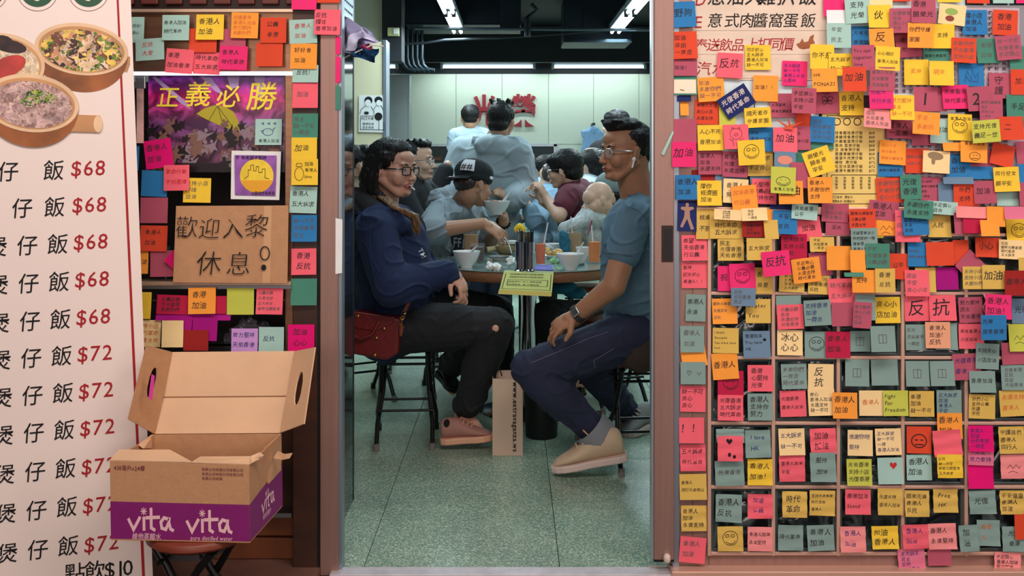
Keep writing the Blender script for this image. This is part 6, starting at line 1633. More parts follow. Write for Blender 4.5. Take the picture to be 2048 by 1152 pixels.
# brown jacket tied round the waist, hanging over the stool
BRJ = mat('dark brown jacket cloth', (52, 40, 34), 0.85, bump=0.2, bscale=30)
blob('tied_jacket', [('e', P(1285, 690, 4.05), (0.11, 0.09, 0.075)), ('e', P(1280, 715, 4.0), (0.075, 0.06, 0.065)), ('e', P(1275, 668, 4.1), (0.10, 0.12, 0.05))], 0.008, BRJ, man, 3, (0.006, 10, (1, 1, .5)))
st = make_stool('folding_stool', 'black folding stool under the man in slate blue', 'round folding stools', P(1283, 0, 4.2) * 1, 0.1, 0.44)
st.location = (P(1283, 0, 4.22).x, 4.22 - CAMD, 0)

# ------------------------------------------------------------------ woman in the navy hooded sweatshirt (left)
SKW = skinm('fair', (204, 156, 134)); NAV = mat('navy blue sweatshirt', (15, 33, 70), 0.9, bump=0.15, bscale=40); BLKC = mat('black jeans cloth', (22, 24, 30), 0.85, bump=0.2, bscale=60); BLKH = mat('black hood cloth', (12, 14, 16), 0.9, bump=0.15, bscale=40)
def hoodblack(c):
    D_ = c.y + CAMD; x = CX + c.x * F / 4.35; y = CY - (c.z - H) * F / 4.35
    lim = 425 - (x - 712) * .43 if x < 765 else (402 + (x - 765) * .3 if x < 800 else (412 + (x - 800) * 1.05 if x < 842 else -1))
    return 1 if y < lim else 0
Hw = Head(P(788, 337, 4.45), -32, 4, 0, 1.03, 0.012)
J = dict(neck=P(768, 418, 4.5), sn=P(752, 462, 4.27), sf=P(792, 452, 4.68), chest=P(776, 495, 4.48), belly=P(790, 575, 4.47), pelvis=P(770, 645, 4.5), en=P(782, 575, 4.17), wn=P(898, 543, 4.28), ef=P(850, 560, 4.72), wf=P(905, 560, 4.5),
         hn=P(782, 658, 4.4), hf=P(782, 655, 4.62), kn=P(988, 652, 4.36), an=P(928, 832, 4.5), kf=P(975, 650, 4.66), af=P(893, 742, 4.95))
J['tn'] = P(965, 872, 4.5); J['tf'] = P(905, 780, 4.9)
wom = figure('seated woman with long dark hair and black glasses in navy sweatshirt with black hood', J, Hw, SKW, 0.0042,
    top=dict(m=[NAV, BLKH], off=0.028, t=1.93, folds=(0.010, 7, (1, 1, 1.6), 3.0), vox=0.006, name='sweatshirt', extra=[('c', P(716, 395, 4.45), 0.05, P(748, 425, 4.33), 0.055), ('c', P(748, 425, 4.33), 0.055, P(808, 452, 4.3), 0.04), ('c', P(716, 395, 4.5), 0.05, P(740, 400, 4.66), 0.05), ('e', P(720, 425, 4.5), (0.07, 0.12, 0.07)), ('c', P(808, 452, 4.3), 0.04, P(822, 470, 4.4), 0.03)],
        fmat=hoodblack),
    bottom=dict(m=BLKC, off=0.012, t=1.86, folds=(0.006, 10, (1, 1, 1))),
    hands=[dict(wr=J['wn'] + V(0.012, 0, 0), d=(0.55, -0.05, -0.75), nrm=(0.6, -0.35, 0.6), curl=0.85, th=1), dict(wr=J['wf'], d=(0.6, -0.3, -0.6), nrm=(0.6, 0.3, 0.6), curl=0.9, th=-1)], W=1.05, Dp=1.3, arm=(0.062, 0.052, 0.03), leg=(0.105, 0.075, 0.05), mouth=0.004)
Hw.face(wom, eye_open=0.0036, lipc=(170, 84, 88), mouth=True)
Hw.glasses(wom, mat('black spectacle frame', (14, 14, 16), 0.25), round_=False, r=0.0024)
BRH = mat('brown dyed hair', (112, 84, 56), 0.45, bump=0.6, bscale=60, stretch=(1, 1, .25)); h = [Hw.e(-0.030, 0, 0.040, 0.104, 0.091, 0.092), Hw.e(-0.005, 0, 0.082, 0.078, 0.074, 0.048)]
rs = random.Random(3)
for y in (-1, 1):
    for i in range(26):
        t = i / 25; x0 = 0.03 - 0.11 * t
        a = (x0 + 0.012, y * (0.074 + 0.008 * rs.random()), 0.045); b = (x0 - 0.01, y * (0.092 + 0.01 * rs.random()), -0.04); c_ = (x0 - 0.012 + rs.uniform(-.01, .02), y * (0.085 + 0.01 * rs.random()), -0.12)
        if y < 0 and x0 > -0.035 and i < 8: b = (x0 - 0.035, y * 0.092, -0.04); c_ = (x0 - 0.03, y * 0.09, -0.12)
        if x0 > -0.0: a = (x0 - 0.02, y * 0.076, 0.06); b = (x0 - 0.045, y * 0.09, -0.01); c_ = (-0.045, y * 0.09, -0.1)
        h += [Hw.cap(a, 0.013, b, 0.013), Hw.cap(b, 0.013, c_, 0.012)]
h += [Hw.cap((-0.095, 0.05 * q_, 0.02), 0.03, (-0.10, 0.055 * q_, -0.13), 0.03) for q_ in (-1, 0, 1)]
# locks falling forward over the hood
for i in range(9):
    s_ = i / 8; p0 = Hw.p(-0.01 - 0.04 * s_, -0.085, -0.09); p1 = P(798 - 14 * s_, 415, 4.28); p2 = P(838 - 16 * s_, 442 - 6 * s_, 4.24 + .02 * s_); p3 = P(842 - 14 * s_, 462 + 4 * s_, 4.24 + .02 * s_)
    h += [('c', p0, 0.008, p1, 0.008), ('c', p1, 0.008, p2 + V(0, 0, 0.01 * (i % 3)), 0.006), ('c', p2 + V(0, 0, 0.01 * (i % 3)), 0.006, p3 + V(0.006 * (i % 2), 0, -0.012 * (i % 3)), 0.002)]
hair(Hw, h, wom, 0.0042, mats=[HAIRM, BRH], fmat=lambda c: 1 if c.z < 1.098 else 0, folds=(0.003, 70, (1, 1, .2)))
MB().ell(Hw.p(-0.004, -0.093, -0.015), (0.013, 0.007, 0.02), 0, 12, 8, Hw.M).build('ear', SKW, wom)
MB().tube([Hw.p(0.098, -0.004, -0.069), Hw.p(0.13, -0.02, -0.078)], 0.0035, 8).build('straw_in_mouth', mat('white plastic', (235, 238, 240), 0.3), wom)
# badge print on the chest, rip at the knee
MB().ell(P(991, 657, 4.272), (0.014, 0.004, 0.015), 0, 14, 8).build('knee_rip', SKW, wom)
ps = mat('dusty pink knit', (170, 122, 112), 0.8, bump=0.2, bscale=80)
s1 = shoe(wom, P(883, 887, 4.42), P(985, 879, 4.42), ps, mat('peach rubber sole', (226, 170, 140), 0.5), 0.047, 0.11)
MB().ell(P(894, 848, 4.40), (0.016, 0.02, 0.02)).build('heel_tab', BLKH, s1)
shoe(wom, P(877, 748, 4.95), P(912, 786, 4.85), mat('black slip-on leather', (20, 24, 28), 0.4), BLACKM, 0.04, 0.07)
st = copy_tree(st, 'black folding stool under the woman in navy'); st.location = (P(812, 0, 4.56).x, 4.56 - CAMD, 0); st.rotation_euler = (0, 0, 0.06)
# red handbag on her hip
BAG = mat('oxblood leather', (104, 22, 24), 0.4, bump=0.1, bscale=60, var=0.1); GOLD = mat('gold fitting', (200, 160, 100), 0.25, 1.0)
hb = wthing('handbag', 'dark red leather handbag with gold studs hanging at the seated woman\'s hip', 'handbag', P(755, 722, 4.25))
Db = 4.24
bagq = [P(700, 708, Db), P(772, 722, Db), P(797, 708, Db), P(802, 636, Db), P(716, 624, Db), P(700, 626, Db)]
MB().slab(bagq, 0.085, nrm=V(0, 1, 0)).build('bag_body', BAG, hb, bevel=0.014, bseg=3)
MB().slab([P(700, 655, Db - .006), P(748, 664, Db - .006), P(786, 648, Db - .006), P(790, 634, Db - .006), P(716, 623, Db - .006), P(700, 624, Db - .006)], 0.02, nrm=V(0, 1, 0)).build('flap', BAG, hb, bevel=0.006)
MB().tube([P(700, 668, Db - .02), P(722, 678, Db - .025), P(745, 668, Db - .025), P(758, 642, Db - .012)], 0.006, 8).build('handle', BAG, hb)
for x, y in ((758, 644), (768, 657), (753, 676), (716, 632), (750, 710)): MB().ell(P(x, y, Db - 0.008), (0.007, 0.005, 0.007)).build('stud', GOLD, hb)
MB().tube([P(824, 594, Db - .045), P(810, 622, Db - .04)], 0.010, 10, flat=0.35).build('shoulder_strap', mat('tan strap', (120, 62, 40), 0.5), hb)
for i in range(4):
    c = P(809 - i * 2.5, 624 + i * 6, Db - 0.035); pts = [c + V(math.cos(a) * 0.006, 0 if i % 2 else math.sin(a) * .006, math.sin(a) * 0.01 if i % 2 else math.cos(a) * 0.0) + V(0, 0, math.sin(a) * .008) for a in [2 * math.pi * k_ / 8 for k_ in range(9)]]
    MB().tube(pts, 0.0016, 6).build('chain_link', GOLD, hb)
MB().tube([P(800, 646, Db + .02), P(803, 655, Db), P(801, 672, Db)], [0.008, 0.012, 0.006], 8).build('tassel', mat('tan strap', (0, 0, 0)), hb)
# ------------------------------------------------------------------ man in the cap with the grey hooded top
GH = mat('grey marl hoodie', (128, 140, 148), 0.9, bump=0.15, bscale=30); GH2 = mat('light grey marl hoodie', (158, 174, 182), 0.9, bump=0.15, bscale=30)
BT = mat('black print tee', (24, 26, 30), 0.85)
DK = dict(m=BLKC, off=0.012, t=1.9, folds=(0.004, 10, (1, 1, 1)))
Hc = Head(P(949, 369, 5.32), 34, 12, -6, 0.96)
J = dict(neck=P(917, 416, 5.4), sn=P(880, 428, 5.2), sf=P(945, 432, 5.62), chest=P(898, 462, 5.42), belly=P(896, 535, 5.5), pelvis=P(880, 600, 5.55), en=P(866, 462, 4.98), wn=P(966, 447, 4.96), ef=P(975, 492, 5.66), wf=P(1008, 442, 5.36),
         hn=P(885, 610, 5.42), hf=P(885, 610, 5.68), kn=P(985, 618, 5.1), an=P(965, 760, 5.2), kf=P(1000, 618, 5.5), af=P(1010, 750, 5.6))
capm = figure('seated man in black cap and grey hoodie reaching across the table for food', J, Hc, skinm('medium', (176, 130, 102)), 0.005,
    top=dict(m=[GH, BT], off=0.022, t=1.06, folds=(0.009, 9, (1, 1, 1.5), 5.0), vox=0.0065, name='hoodie', extra=[('c', P(880, 395, 5.4), 0.05, P(900, 385, 5.55), 0.05), ('c', P(872, 402, 5.35), 0.05, P(912, 425, 5.2), 0.04), ('c', P(912, 425, 5.2), 0.035, P(935, 425, 5.4), 0.035)],
             fmat=lambda c: 1 if (c.z < 0.90 and c.x > -0.315 and c.x < -0.1 and c.y < 2.35 and c.z > .5 and c.y > 2.0) else 0),
    bottom=DK, hands=[dict(wr=J['wn'], d=(0.80, -0.05, -0.45), nrm=(0.35, -0.55, 0.75), curl=0.45, th=-1, k=1.0), dict(wr=J['wf'], d=(-0.15, -0.3, 0.85), nrm=(0.9, 0.3, 0.1), curl=0.75, th=-1)], arm=(0.052, 0.043, 0.029))
Hc.face(capm, sides=(1, -1))
CAPM = mat('black cap cloth', (18, 24, 28), 0.85, bump=0.1, bscale=60)
o = blob('cap', [Hc.e(-0.012, 0, 0.062, 0.115, 0.094, 0.082), Hc.e(-0.01, 0, 0.035, 0.112, 0.092, 0.05)], 0.005, CAPM, capm, 2)
# cap worn backwards: brim behind
bm_ = []
for i in range(13):
    a = R(-62 + 124 * i / 12); bm_.append((-0.02 - 0.10 * math.cos(a), 0.088 * math.sin(a)))
bq = [Hc.p(-0.085 + 0 * x, y, 0.02) for x, y in ((0, -0.075), (0, 0.075))]
br = [Hc.p(-0.02 - 0.165 * math.cos(R(-60 + 120 * i / 12)), 0.105 * math.sin(R(-60 + 120 * i / 12)), 0.016 - 0.022 * math.cos(R(-60 + 120 * i / 12))) for i in range(13)]
inn = [Hc.p(-0.02 - 0.095 * math.cos(R(-60 + 120 * i / 12)), 0.086 * math.sin(R(-60 + 120 * i / 12)), 0.024) for i in range(13)]
mb = MB(); up = Hc.M @ V(0, 0, 1) * 0.004
vs = br + inn; mb.add(vs + [v + up for v in vs], [(i, i + 1, 13 + i + 1, 13 + i) for i in range(12)] + [(26 + i, 26 + 13 + i, 26 + 13 + i + 1, 26 + i + 1) for i in range(12)] + [(i, 26 + i, 26 + i + 1, i + 1) for i in range(12)], 0, True)
mb.build('brim', CAPM, o)
def curved_patch(Hh, x0, x1, z0, z1, side, rx, ry, m, name, par, zc=0.06, rz=0.085):
    """patch on the cap's ellipsoid, angle range x0..x1 around, z0..z1"""
    vs = []; fs = []; NX, NZ = 6, 5
    for j in range(NZ + 1):
        for i in range(NX + 1):
            a = R(x0 + (x1 - x0) * i / NX); z = z0 + (z1 - z0) * j / NZ; s_ = math.sqrt(max(0.05, 1 - ((z - zc) / rz) ** 2))
            vs.append(Hh.p(-0.012 + rx * s_ * math.cos(a), ry * s_ * math.sin(a), z))
    for j in range(NZ):
        for i in range(NX): q_ = j * (NX + 1) + i; fs.append((q_, q_ + 1, q_ + NX + 2, q_ + NX + 1))
    return MB().add(vs, fs, 0, True).build(name, m, par)
curved_patch(Hc, -158, -118, 0.052, 0.118, 1, 0.122, 0.101, mat('off white patch', (206, 204, 210), 0.7), 'white_patch', o)
pf = lambda x, y: Hc.p(-0.012 + 0.124 * math.sqrt(max(.05, 1 - ((0.112 - y - 0.06) / 0.085) ** 2)) * math.cos(R(-156 + x)), 0.103 * math.sqrt(max(.05, 1 - ((0.112 - y - 0.06) / 0.085) ** 2)) * math.sin(R(-156 + x)), 0.112 - y)
text_obj('patch_lettering', text_geo(['##'], 1.0), lambda x, y: pf(x * 26, 0.01 - y * 0.05), BLACK, o)
MB().ell(Hc.p(0.052, -0.079, 0.040), (0.012, 0.003, 0.009), 0, 12, 8, Hc.M).build('side_emblem', mat('white emblem', (226, 230, 232), 0.6), o)
MB().ell(Hc.p(-0.165, -0.02, 0.005), (0.016, 0.02, 0.003), 0, 12, 8, Hc.M).build('brim_sticker', mat('pink white sticker', (214, 176, 190), 0.4), o)
hair(Hc, [Hc.e(-0.062, 0, -0.004, 0.058, 0.074, 0.050), Hc.e(0.012, -0.067, 0.012, 0.02, 0.012, 0.02)], capm, 0.005, m=mat('dark brown hair', (46, 32, 26), 0.4, bump=0.5, bscale=60, stretch=(1, 1, .25)))
for i in range(14):
    a = 2 * math.pi * i / 14; dv = (J['wf'] - J['ef']).normalized(); Mx = ori(dv, (0, 1, 0)); c = J['wf'] - dv * 0.015 + Mx @ V(0, math.cos(a) * 0.035, math.sin(a) * 0.035)
    if i == 0: bl = MB()
    bl.ell(c, (0.008, 0.008, 0.008), 0, 8, 6)
bl.build('bead_bracelet', BLACKM, capm, kind='stuff')
# hoodie shirt print
text_obj('shirt_print', text_geo(['AFFEY', 'EEF'], 0.075, jit=0.4), lambda x, y: P(893, 472, 5.20) + V(x * 0.6, -0.0 + 0 * y, y), mat('pale shirt print', (150, 158, 166), 0.8), capm)

# ------------------------------------------------------------------ the others, nearer to farther
BN = mat('light blue denim jacket', (150, 176, 196), 0.85, bump=0.15, bscale=30); MRN = mat('maroon tee', (96, 30, 48), 0.85); BLT = mat('black tee cloth', (20, 22, 26), 0.85)
Hq = Head(P(1128, 338, 6.3), 160, 10, 0, 1.0)
J = dict(neck=P(1150, 372, 6.35), sn=P(1138, 392, 6.1), sf=P(1182, 388, 6.55), chest=P(1155, 412, 6.35), belly=P(1165, 450, 6.4), pelvis=P(1175, 510, 6.45), en=P(1118, 432, 5.95), wn=P(1092, 396, 6.1), ef=P(1140, 440, 6.6), wf=P(1085, 402, 6.35), hn=P(1170, 520, 6.3), hf=P(1170, 520, 6.6), kn=P(1090, 520, 6.3), an=P(1100, 640, 6.4))
mar = figure('seated young man with black hair and spectacles in a maroon tee, hands at mouth', J, Hq, skinm('pale', (214, 172, 148)), 0.007, top=dict(m=MRN, off=0.016, t=0.6, folds=(0.004, 10, (1, 1, 1.4)), soff=0.022), bottom=DK,
    hands=[dict(wr=J['wn'], d=(-.4, 0, .8), nrm=(.8, -.4, 0.3), curl=0.9, th=1, k=.95), dict(wr=J['wf'], d=(-.4, 0, .8), nrm=(.8, .4, 0.3), curl=0.9, th=1, k=.95)])
Hq.face(mar, sides=(1,)); Hq.glasses(mar, SILV, r=0.002)
hair(Hq, [Hq.e(-0.022, 0, 0.034, 0.110, 0.096, 0.092), Hq.e(0.03, 0, 0.06, 0.075, 0.085, 0.05), Hq.e(-0.05, 0, -0.03, 0.072, 0.078, 0.06), Hq.cap((0.05, 0.062, 0.05), 0.02, (0.055, 0.07, 0.0), 0.01)], mar, 0.006)
Hq2 = Head(P(1180, 330, 7.0), 150, 0, 0, 1.0)
J = dict(neck=P(1186, 358, 7.0), sn=P(1170, 378, 6.8), sf=P(1215, 378, 7.1), chest=P(1188, 395, 7.0), belly=P(1190, 430, 7.0), pelvis=P(1195, 480, 7.0), hn=P(1190, 490, 6.9), hf=P(1190, 490, 7.1))
q2 = figure('black haired diner in a white shirt behind the maroon tee', J, Hq2, skinm('pale', (0, 0, 0)), 0.009, top=dict(m=mat('white shirt cloth', (190, 205, 210), 0.8), off=0.016, t=0.3), bottom=None, legs=False)
hair(Hq2, [Hq2.e(-0.02, 0, 0.030, 0.108, 0.092, 0.090), Hq2.e(-0.05, 0, -0.03, 0.07, 0.076, 0.06)], q2, 0.007)
# child in pale blue denim, seen from behind
Hj = Head(P(1088, 337, 7.7), 120, 14, 0, 0.86)
J = dict(neck=P(1094, 362, 7.7), sn=P(1072, 378, 7.6), sf=P(1112, 376, 7.7), chest=P(1092, 398, 7.7), belly=P(1092, 420, 7.7), pelvis=P(1094, 455, 7.75), en=P(1070, 412, 7.4), wn=P(1062, 400, 7.3), ef=P(1112, 412, 7.6), wf=P(1090, 418, 7.4), hn=P(1085, 460, 7.7), hf=P(1100, 460, 7.8))
ch = figure('small diner with short black hair in pale blue denim, hunched over the far table', J, Hj, skinm('medium', (0, 0, 0)), 0.008, top=dict(m=BN, off=0.02, t=1.8, folds=(0.004, 12, (1, 1, 1))), bottom=None, legs=False, arm=(0.04, 0.035, 0.025))
hair(Hj, [Hj.e(-0.02, 0, 0.030, 0.108, 0.094, 0.090)], ch, 0.006)
J = dict(neck=P(1120, 385, 6.9), sn=P(1080, 412, 6.7), sf=P(1130, 400, 7.1), chest=P(1105, 420, 6.9), belly=P(1110, 440, 6.9), pelvis=P(1110, 480, 6.9), en=P(1072, 440, 6.5), wn=P(1060, 420, 6.5), hn=P(1100, 490, 6.8), hf=P(1120, 490, 7.0))
Hb2 = Head(P(1106, 356, 6.9), 165, 10, 0, 0.95)
b2 = figure('diner with long dark hair in a pale blue blouse beside the maroon tee', J, Hb2, skinm('pale', (0, 0, 0)), 0.008, top=dict(m=mat('pale blue blouse', (140, 178, 204), 0.8), off=0.025, t=1.8, folds=(0.006, 12, (1, 1, 1))), bottom=None, legs=False, hands=[dict(wr=J['wn'], d=(-.3, 0, .8), nrm=(.8, -.4, .3), curl=.8, th=1)])
hair(Hb2, [Hb2.e(-0.02, 0, 0.03, 0.106, 0.092, 0.09)] + [Hb2.cap((-0.03, y, 0), 0.03, (-0.04, y, -0.14), 0.02) for y in (-0.06, 0, 0.06)], b2, 0.007, m=mat('dark brown hair', (0, 0, 0)))
# standing man in the light grey hoodie, back to the camera
Hs = Head(P(1003, 243, 6.6), 70, 6, 0, 1.03)
J = dict(neck=P(985, 284, 6.65), sn=P(1034, 304, 6.55), sf=P(928, 304, 6.75), chest=P(978, 335, 6.65), belly=P(980, 400, 6.65), pelvis=P(985, 458, 6.65), en=P(1048, 372, 6.6), wn=P(1022, 402, 6.4), ef=P(902, 362, 6.7), wf=P(905, 420, 6.5),
         hn=P(1005, 470, 6.6), hf=P(958, 470, 6.7), kn=P(1002, 580, 6.55), an=P(1000, 690, 6.65), kf=P(955, 585, 6.6), af=P(950, 685, 6.7)); J['tn'] = P(1005, 700, 6.85); J['tf'] = P(945, 695, 6.95)
ho = figure('standing man in pale grey hooded sweatshirt seen from behind over the tables', J, Hs, skinm('medium', (0, 0, 0)), 0.008, top=dict(m=GH2, sm=45, off=0.045, t=1.85, folds=(0.011, 6, (1, 1, 1.4)), vox=0.008, name='hoodie', extra=[('e', P(985, 288, 6.52), (0.13, 0.07, 0.07)), ('c', P(950, 280, 6.6), 0.035, P(1015, 288, 6.5), 0.035), ('c', P(958, 300, 6.5), 0.03, P(1012, 302, 6.48), 0.03)]),
    bottom=dict(m=mat('dark blue jeans', (36, 44, 62), 0.85), off=0.012, t=1.9), hands=[dict(wr=J['wn'], d=(-.6, 0, .5), nrm=(0, -.5, .8), curl=.7, th=1)], arm=(0.06, 0.052, 0.034), W=1.02)
hair(Hs, [Hs.e(-0.018, 0, 0.040, 0.104, 0.086, 0.090), Hs.e(-0.055, 0, -0.03, 0.055, 0.068, 0.05)] + [Hs.cap((0.0 + .03 * math.cos(i * 1.3), .05 * math.sin(i * 2.1), .112), 0.02, (-0.02 + .05 * math.cos(i * 1.3), .07 * math.sin(i * 2.1), .130), 0.009) for i in range(16)], ho, 0.006)
shoe(ho, P(1000, 695, 6.62), P(1006, 708, 6.85), BLACKM, ls); shoe(ho, P(949, 692, 6.68), P(944, 705, 6.9), BLACKM, ls)
# grey tee man farther back
Ht = Head(P(940, 236, 9.2), 95, 0, 0, 1.0)
J = dict(neck=P(940, 258, 9.2), sn=P(968, 272, 9.2), sf=P(912, 272, 9.2), chest=P(940, 292, 9.2), belly=P(940, 330, 9.2), pelvis=P(940, 372, 9.2), en=P(972, 310, 9.2), wn=P(968, 340, 9.0), ef=P(906, 310, 9.2), wf=P(908, 340, 9.0), hn=P(950, 380, 9.2), hf=P(930, 380, 9.2), kn=P(950, 460, 9.2), an=P(950, 565, 9.2), kf=P(930, 460, 9.2), af=P(930, 565, 9.2)); J['tn'] = P(950, 572, 9.4); J['tf'] = P(930, 572, 9.4)
te = figure('man in a pale grey tee standing farthest back, seen from behind', J, Ht, skinm('medium', (0, 0, 0)), 0.01, top=dict(m=mat('pale grey tee', (150, 168, 182), 0.85), off=0.02, t=0.6, folds=(0.004, 8, (1, 1, 1))), bottom=dict(m=BLKC, off=0.01, t=1.9))
hair(Ht, [Ht.e(-0.014, 0, 0.040, 0.104, 0.086, 0.088), Ht.e(-0.05, 0, -0.01, 0.055, 0.066, 0.05)], te, 0.008)
# woman standing in black at the right rear
Hr = Head(P(1232, 250, 8.0), 200, 0, 0, 1.0)
J = dict(neck=P(1228, 282, 8.0), sn=P(1195, 300, 7.9), sf=P(1262, 300, 8.1), chest=P(1228, 320, 8.0), belly=P(1230, 370, 8.0), pelvis=P(1232, 420, 8.0), en=P(1190, 350, 7.8), wn=P(1192, 372, 7.6), ef=P(1275, 340, 8.1), wf=P(1285, 370, 8.0), hn=P(1220, 430, 8.0), hf=P(1244, 430, 8.0), kn=P(1220, 520, 8.0), an=P(1220, 620, 8.0), kf=P(1244, 520, 8.0), af=P(1244, 620, 8.0)); J['tn'] = P(1214, 632, 7.95); J['tf'] = P(1240, 632, 7.95)
rw = figure('standing person with a black bob and black top half hidden behind the spectacled man', J, Hr, skinm('pale', (0, 0, 0)), 0.01, top=dict(m=BLT, off=0.02, t=0.7), bottom=dict(m=BLKC, off=0.01, t=1.9), arm=(0.045, 0.038, 0.028))
hair(Hr, [Hr.e(-0.014, 0, 0.036, 0.106, 0.094, 0.092), Hr.e(0.03, 0, 0.06, 0.07, 0.085, 0.05)] + [Hr.cap((-0.02 + 0.035 * i, y, 0.0), 0.024, (-0.02 + 0.03 * i, y, -0.075), 0.02) for i in range(2) for y in (-0.08, 0.08)] + [Hr.e(-0.05, 0, -0.04, 0.055, 0.08, 0.06)], rw, 0.008)
# man with round glasses behind the woman
Hg = Head(P(834, 322, 6.0), -12, 0, 0, 1.0)
J = dict(neck=P(824, 358, 6.0), sn=P(800, 385, 5.85), sf=P(845, 378, 6.25), chest=P(824, 410, 6.05), belly=P(826, 460, 6.05), pelvis=P(826, 520, 6.05), en=P(830, 440, 5.8), wn=P(870, 470, 5.9), ef=P(868, 400, 6.4), wf=P(895, 330, 6.5), hn=P(826, 530, 5.95), hf=P(826, 530, 6.15), kn=P(900, 540, 6.0), an=P(900, 650, 6.0))
gg = figure('short haired man in black with round metal glasses, seated behind the navy sweatshirt woman', J, Hg, skinm('pale', (0, 0, 0)), 0.006, top=dict(m=BLT, off=0.02, t=1.8), bottom=DK)
Hg.face(gg); Hg.glasses(gg, SILV, r=0.0018)
hair(Hg, [Hg.e(-0.030, 0, 0.040, 0.100, 0.084, 0.088), Hg.e(0.03, 0, 0.1, 0.06, 0.065, 0.03)] + [Hg.cap((0.05 - .012 * i, .03 * math.sin(i * 2.1), .108), 0.016, (0.06 - .012 * i, .05 * math.sin(i * 2.1), .128), 0.007) for i in range(10)], gg, 0.006)
Hx = Head(P(722, 330, 6.4), 8, 0, 0, 1.0)
J = dict(neck=P(716, 362, 6.4), sn=P(696, 388, 6.25), sf=P(738, 386, 6.6), chest=P(716, 412, 6.4), belly=P(716, 460, 6.4), pelvis=P(716, 520, 6.4), hn=P(716, 530, 6.3), hf=P(716, 530, 6.5), kn=P(790, 545, 6.4), an=P(790, 640, 6.4))
ex = figure('dark haired diner at the left edge, mostly hidden by the woman and the door', J, Hx, skinm('pale', (0, 0, 0)), 0.008, top=dict(m=mat('tan top', (120, 100, 80), 0.85), off=0.018, t=0.4), bottom=DK)
Hx.face(ex)
hair(Hx, [Hx.e(-0.028, 0, 0.040, 0.104, 0.084, 0.088), Hx.e(0.03, 0, 0.09, 0.06, 0.07, 0.04)], ex, 0.007)
# mother in a grey cap with the baby on her arm
Ho = Head(P(1228, 392, 5.90), 168, 6, 0, 1.08)
J = dict(neck=P(1240, 432, 5.95), sn=P(1238, 450, 5.80), sf=P(1262, 450, 6.20), chest=P(1245, 480, 6.00), belly=P(1245, 545, 6.00), pelvis=P(1240, 620, 5.7), en=P(1222, 500, 5.65), wn=P(1206, 452, 5.52), ef=P(1236, 515, 6.10), wf=P(1202, 470, 5.66), hn=P(1235, 632, 5.6), hf=P(1235, 632, 5.85), kn=P(1090, 632, 5.1), an=P(1140, 768, 5.35), kf=P(1095, 640, 5.4), af=P(1080, 760, 5.6))
J['tn'] = P(1165, 776, 5.35)
SKP = skinm('pale', (0, 0, 0))
mo = figure('seated woman in a grey cap cradling the baby, mostly hidden by the man in blue', J, Ho, SKP, 0.0055, top=dict(m=mat('navy cloth', (34, 42, 58), 0.85), off=0.016, t=0.9), bottom=dict(m=BLKC, off=0.016, t=1.9, folds=(0.004, 10, (1, 1, 1))),
    hands=[dict(wr=J['wn'], d=(-.45, .15, .85), nrm=(.1, -1, .1), curl=0.15, th=-1, k=.95, spread=.25), dict(wr=J['wf'], d=(-.9, -.1, .15), nrm=(.1, -.5, .8), curl=0.7, th=-1, k=.95)], arm=(0.042, 0.036, 0.026))
Ho.face(mo)
blob('cap', [Ho.e(-0.012, 0, 0.062, 0.113, 0.092, 0.08)], 0.006, mat('grey green cap', (128, 146, 146), 0.8), mo, 2)
MB().slab([Ho.p(0.07, -0.065, 0.045), Ho.p(0.15, -0.045, 0.032), Ho.p(0.165, 0, 0.034), Ho.p(0.15, 0.045, 0.032), Ho.p(0.07, 0.065, 0.045)], 0.005).build('cap_brim', mat('grey green cap', (0, 0, 0)), mo)
hair(Ho, [Ho.e(-0.03, 0, 0.0, 0.09, 0.086, 0.07), Ho.e(-0.05, 0, -0.06, 0.05, 0.08, 0.06)], mo, 0.006)
MB().box(P(1152, 781, 5.3), (0.10, 0.16, 0.02)).build('sandal', BLACKM, mo, bevel=0.008)
for i in range(5): MB().ell(P(1143 + i * 5, 771, 5.22), (0.0075, 0.022, 0.009), 0, 10, 8).build('toe', SKP, mo)
# striped teal skirt cloth below the table edge
blob('striped_shirt_hem', [('e', P(1125, 574, 5.1), (0.075, 0.07, 0.035)), ('e', P(1150, 585, 5.1), (0.06, 0.06, 0.03))], 0.006, mat('teal stripe cloth', (30, 112, 140), 0.85, bump=0.3, bscale=120, stretch=(1, .1, 3)), mo)
Hk = Head(P(1196, 400, 5.52), 198, 16, 6, 0.80, 0.012)
J = dict(neck=P(1200, 428, 5.56), sn=P(1180, 436, 5.50), sf=P(1196, 434, 5.72), chest=P(1182, 452, 5.60), belly=P(1190, 480, 5.65), pelvis=P(1205, 505, 5.70), en=P(1150, 448, 5.46), wn=P(1124, 456, 5.50), ef=P(1160, 456, 5.75), wf=P(1150, 466, 5.62), hn=P(1200, 508, 5.65), hf=P(1200, 508, 5.75), kn=P(1165, 500, 5.65), an=P(1150, 512, 5.70))
ba = figure('bald baby in white patterned romper leaning on the seated woman\'s hand', J, Hk, skinm('baby', (222, 178, 152)), 0.005, top=dict(m=mat('white patterned romper', (196, 204, 204), 0.85, var=0.25, vscale=60), off=0.006, t=1.9, folds=(0.003, 18, (1, 1, 1)), name='romper'), bottom=None, arm=(0.027, 0.024, 0.018), leg=(0.05, 0.04, 0.03), rn=0.05, W=0.6, Dp=.55, nose=.7,
    hands=[dict(wr=J['wf'], d=(-1, 0, 0), nrm=(0, 0, 1), curl=.6, th=1, k=.5)])
Hk.face(ba, brow=False, sides=(1, -1))
blob('thin_hair', [Hk.e(-0.020, 0, 0.040, 0.102, 0.080, 0.086)], 0.005, mat('baby hair fuzz', (120, 92, 78), 0.7), ba, 2) if 0 else None
blob('blue_bib', [('e', P(1152, 450, 5.48), (0.02, 0.02, 0.03)), ('e', P(1160, 438, 5.48), (0.015, 0.015, 0.015))], 0.005, mat('blue toy cloth', (54, 130, 160), 0.85), ba)
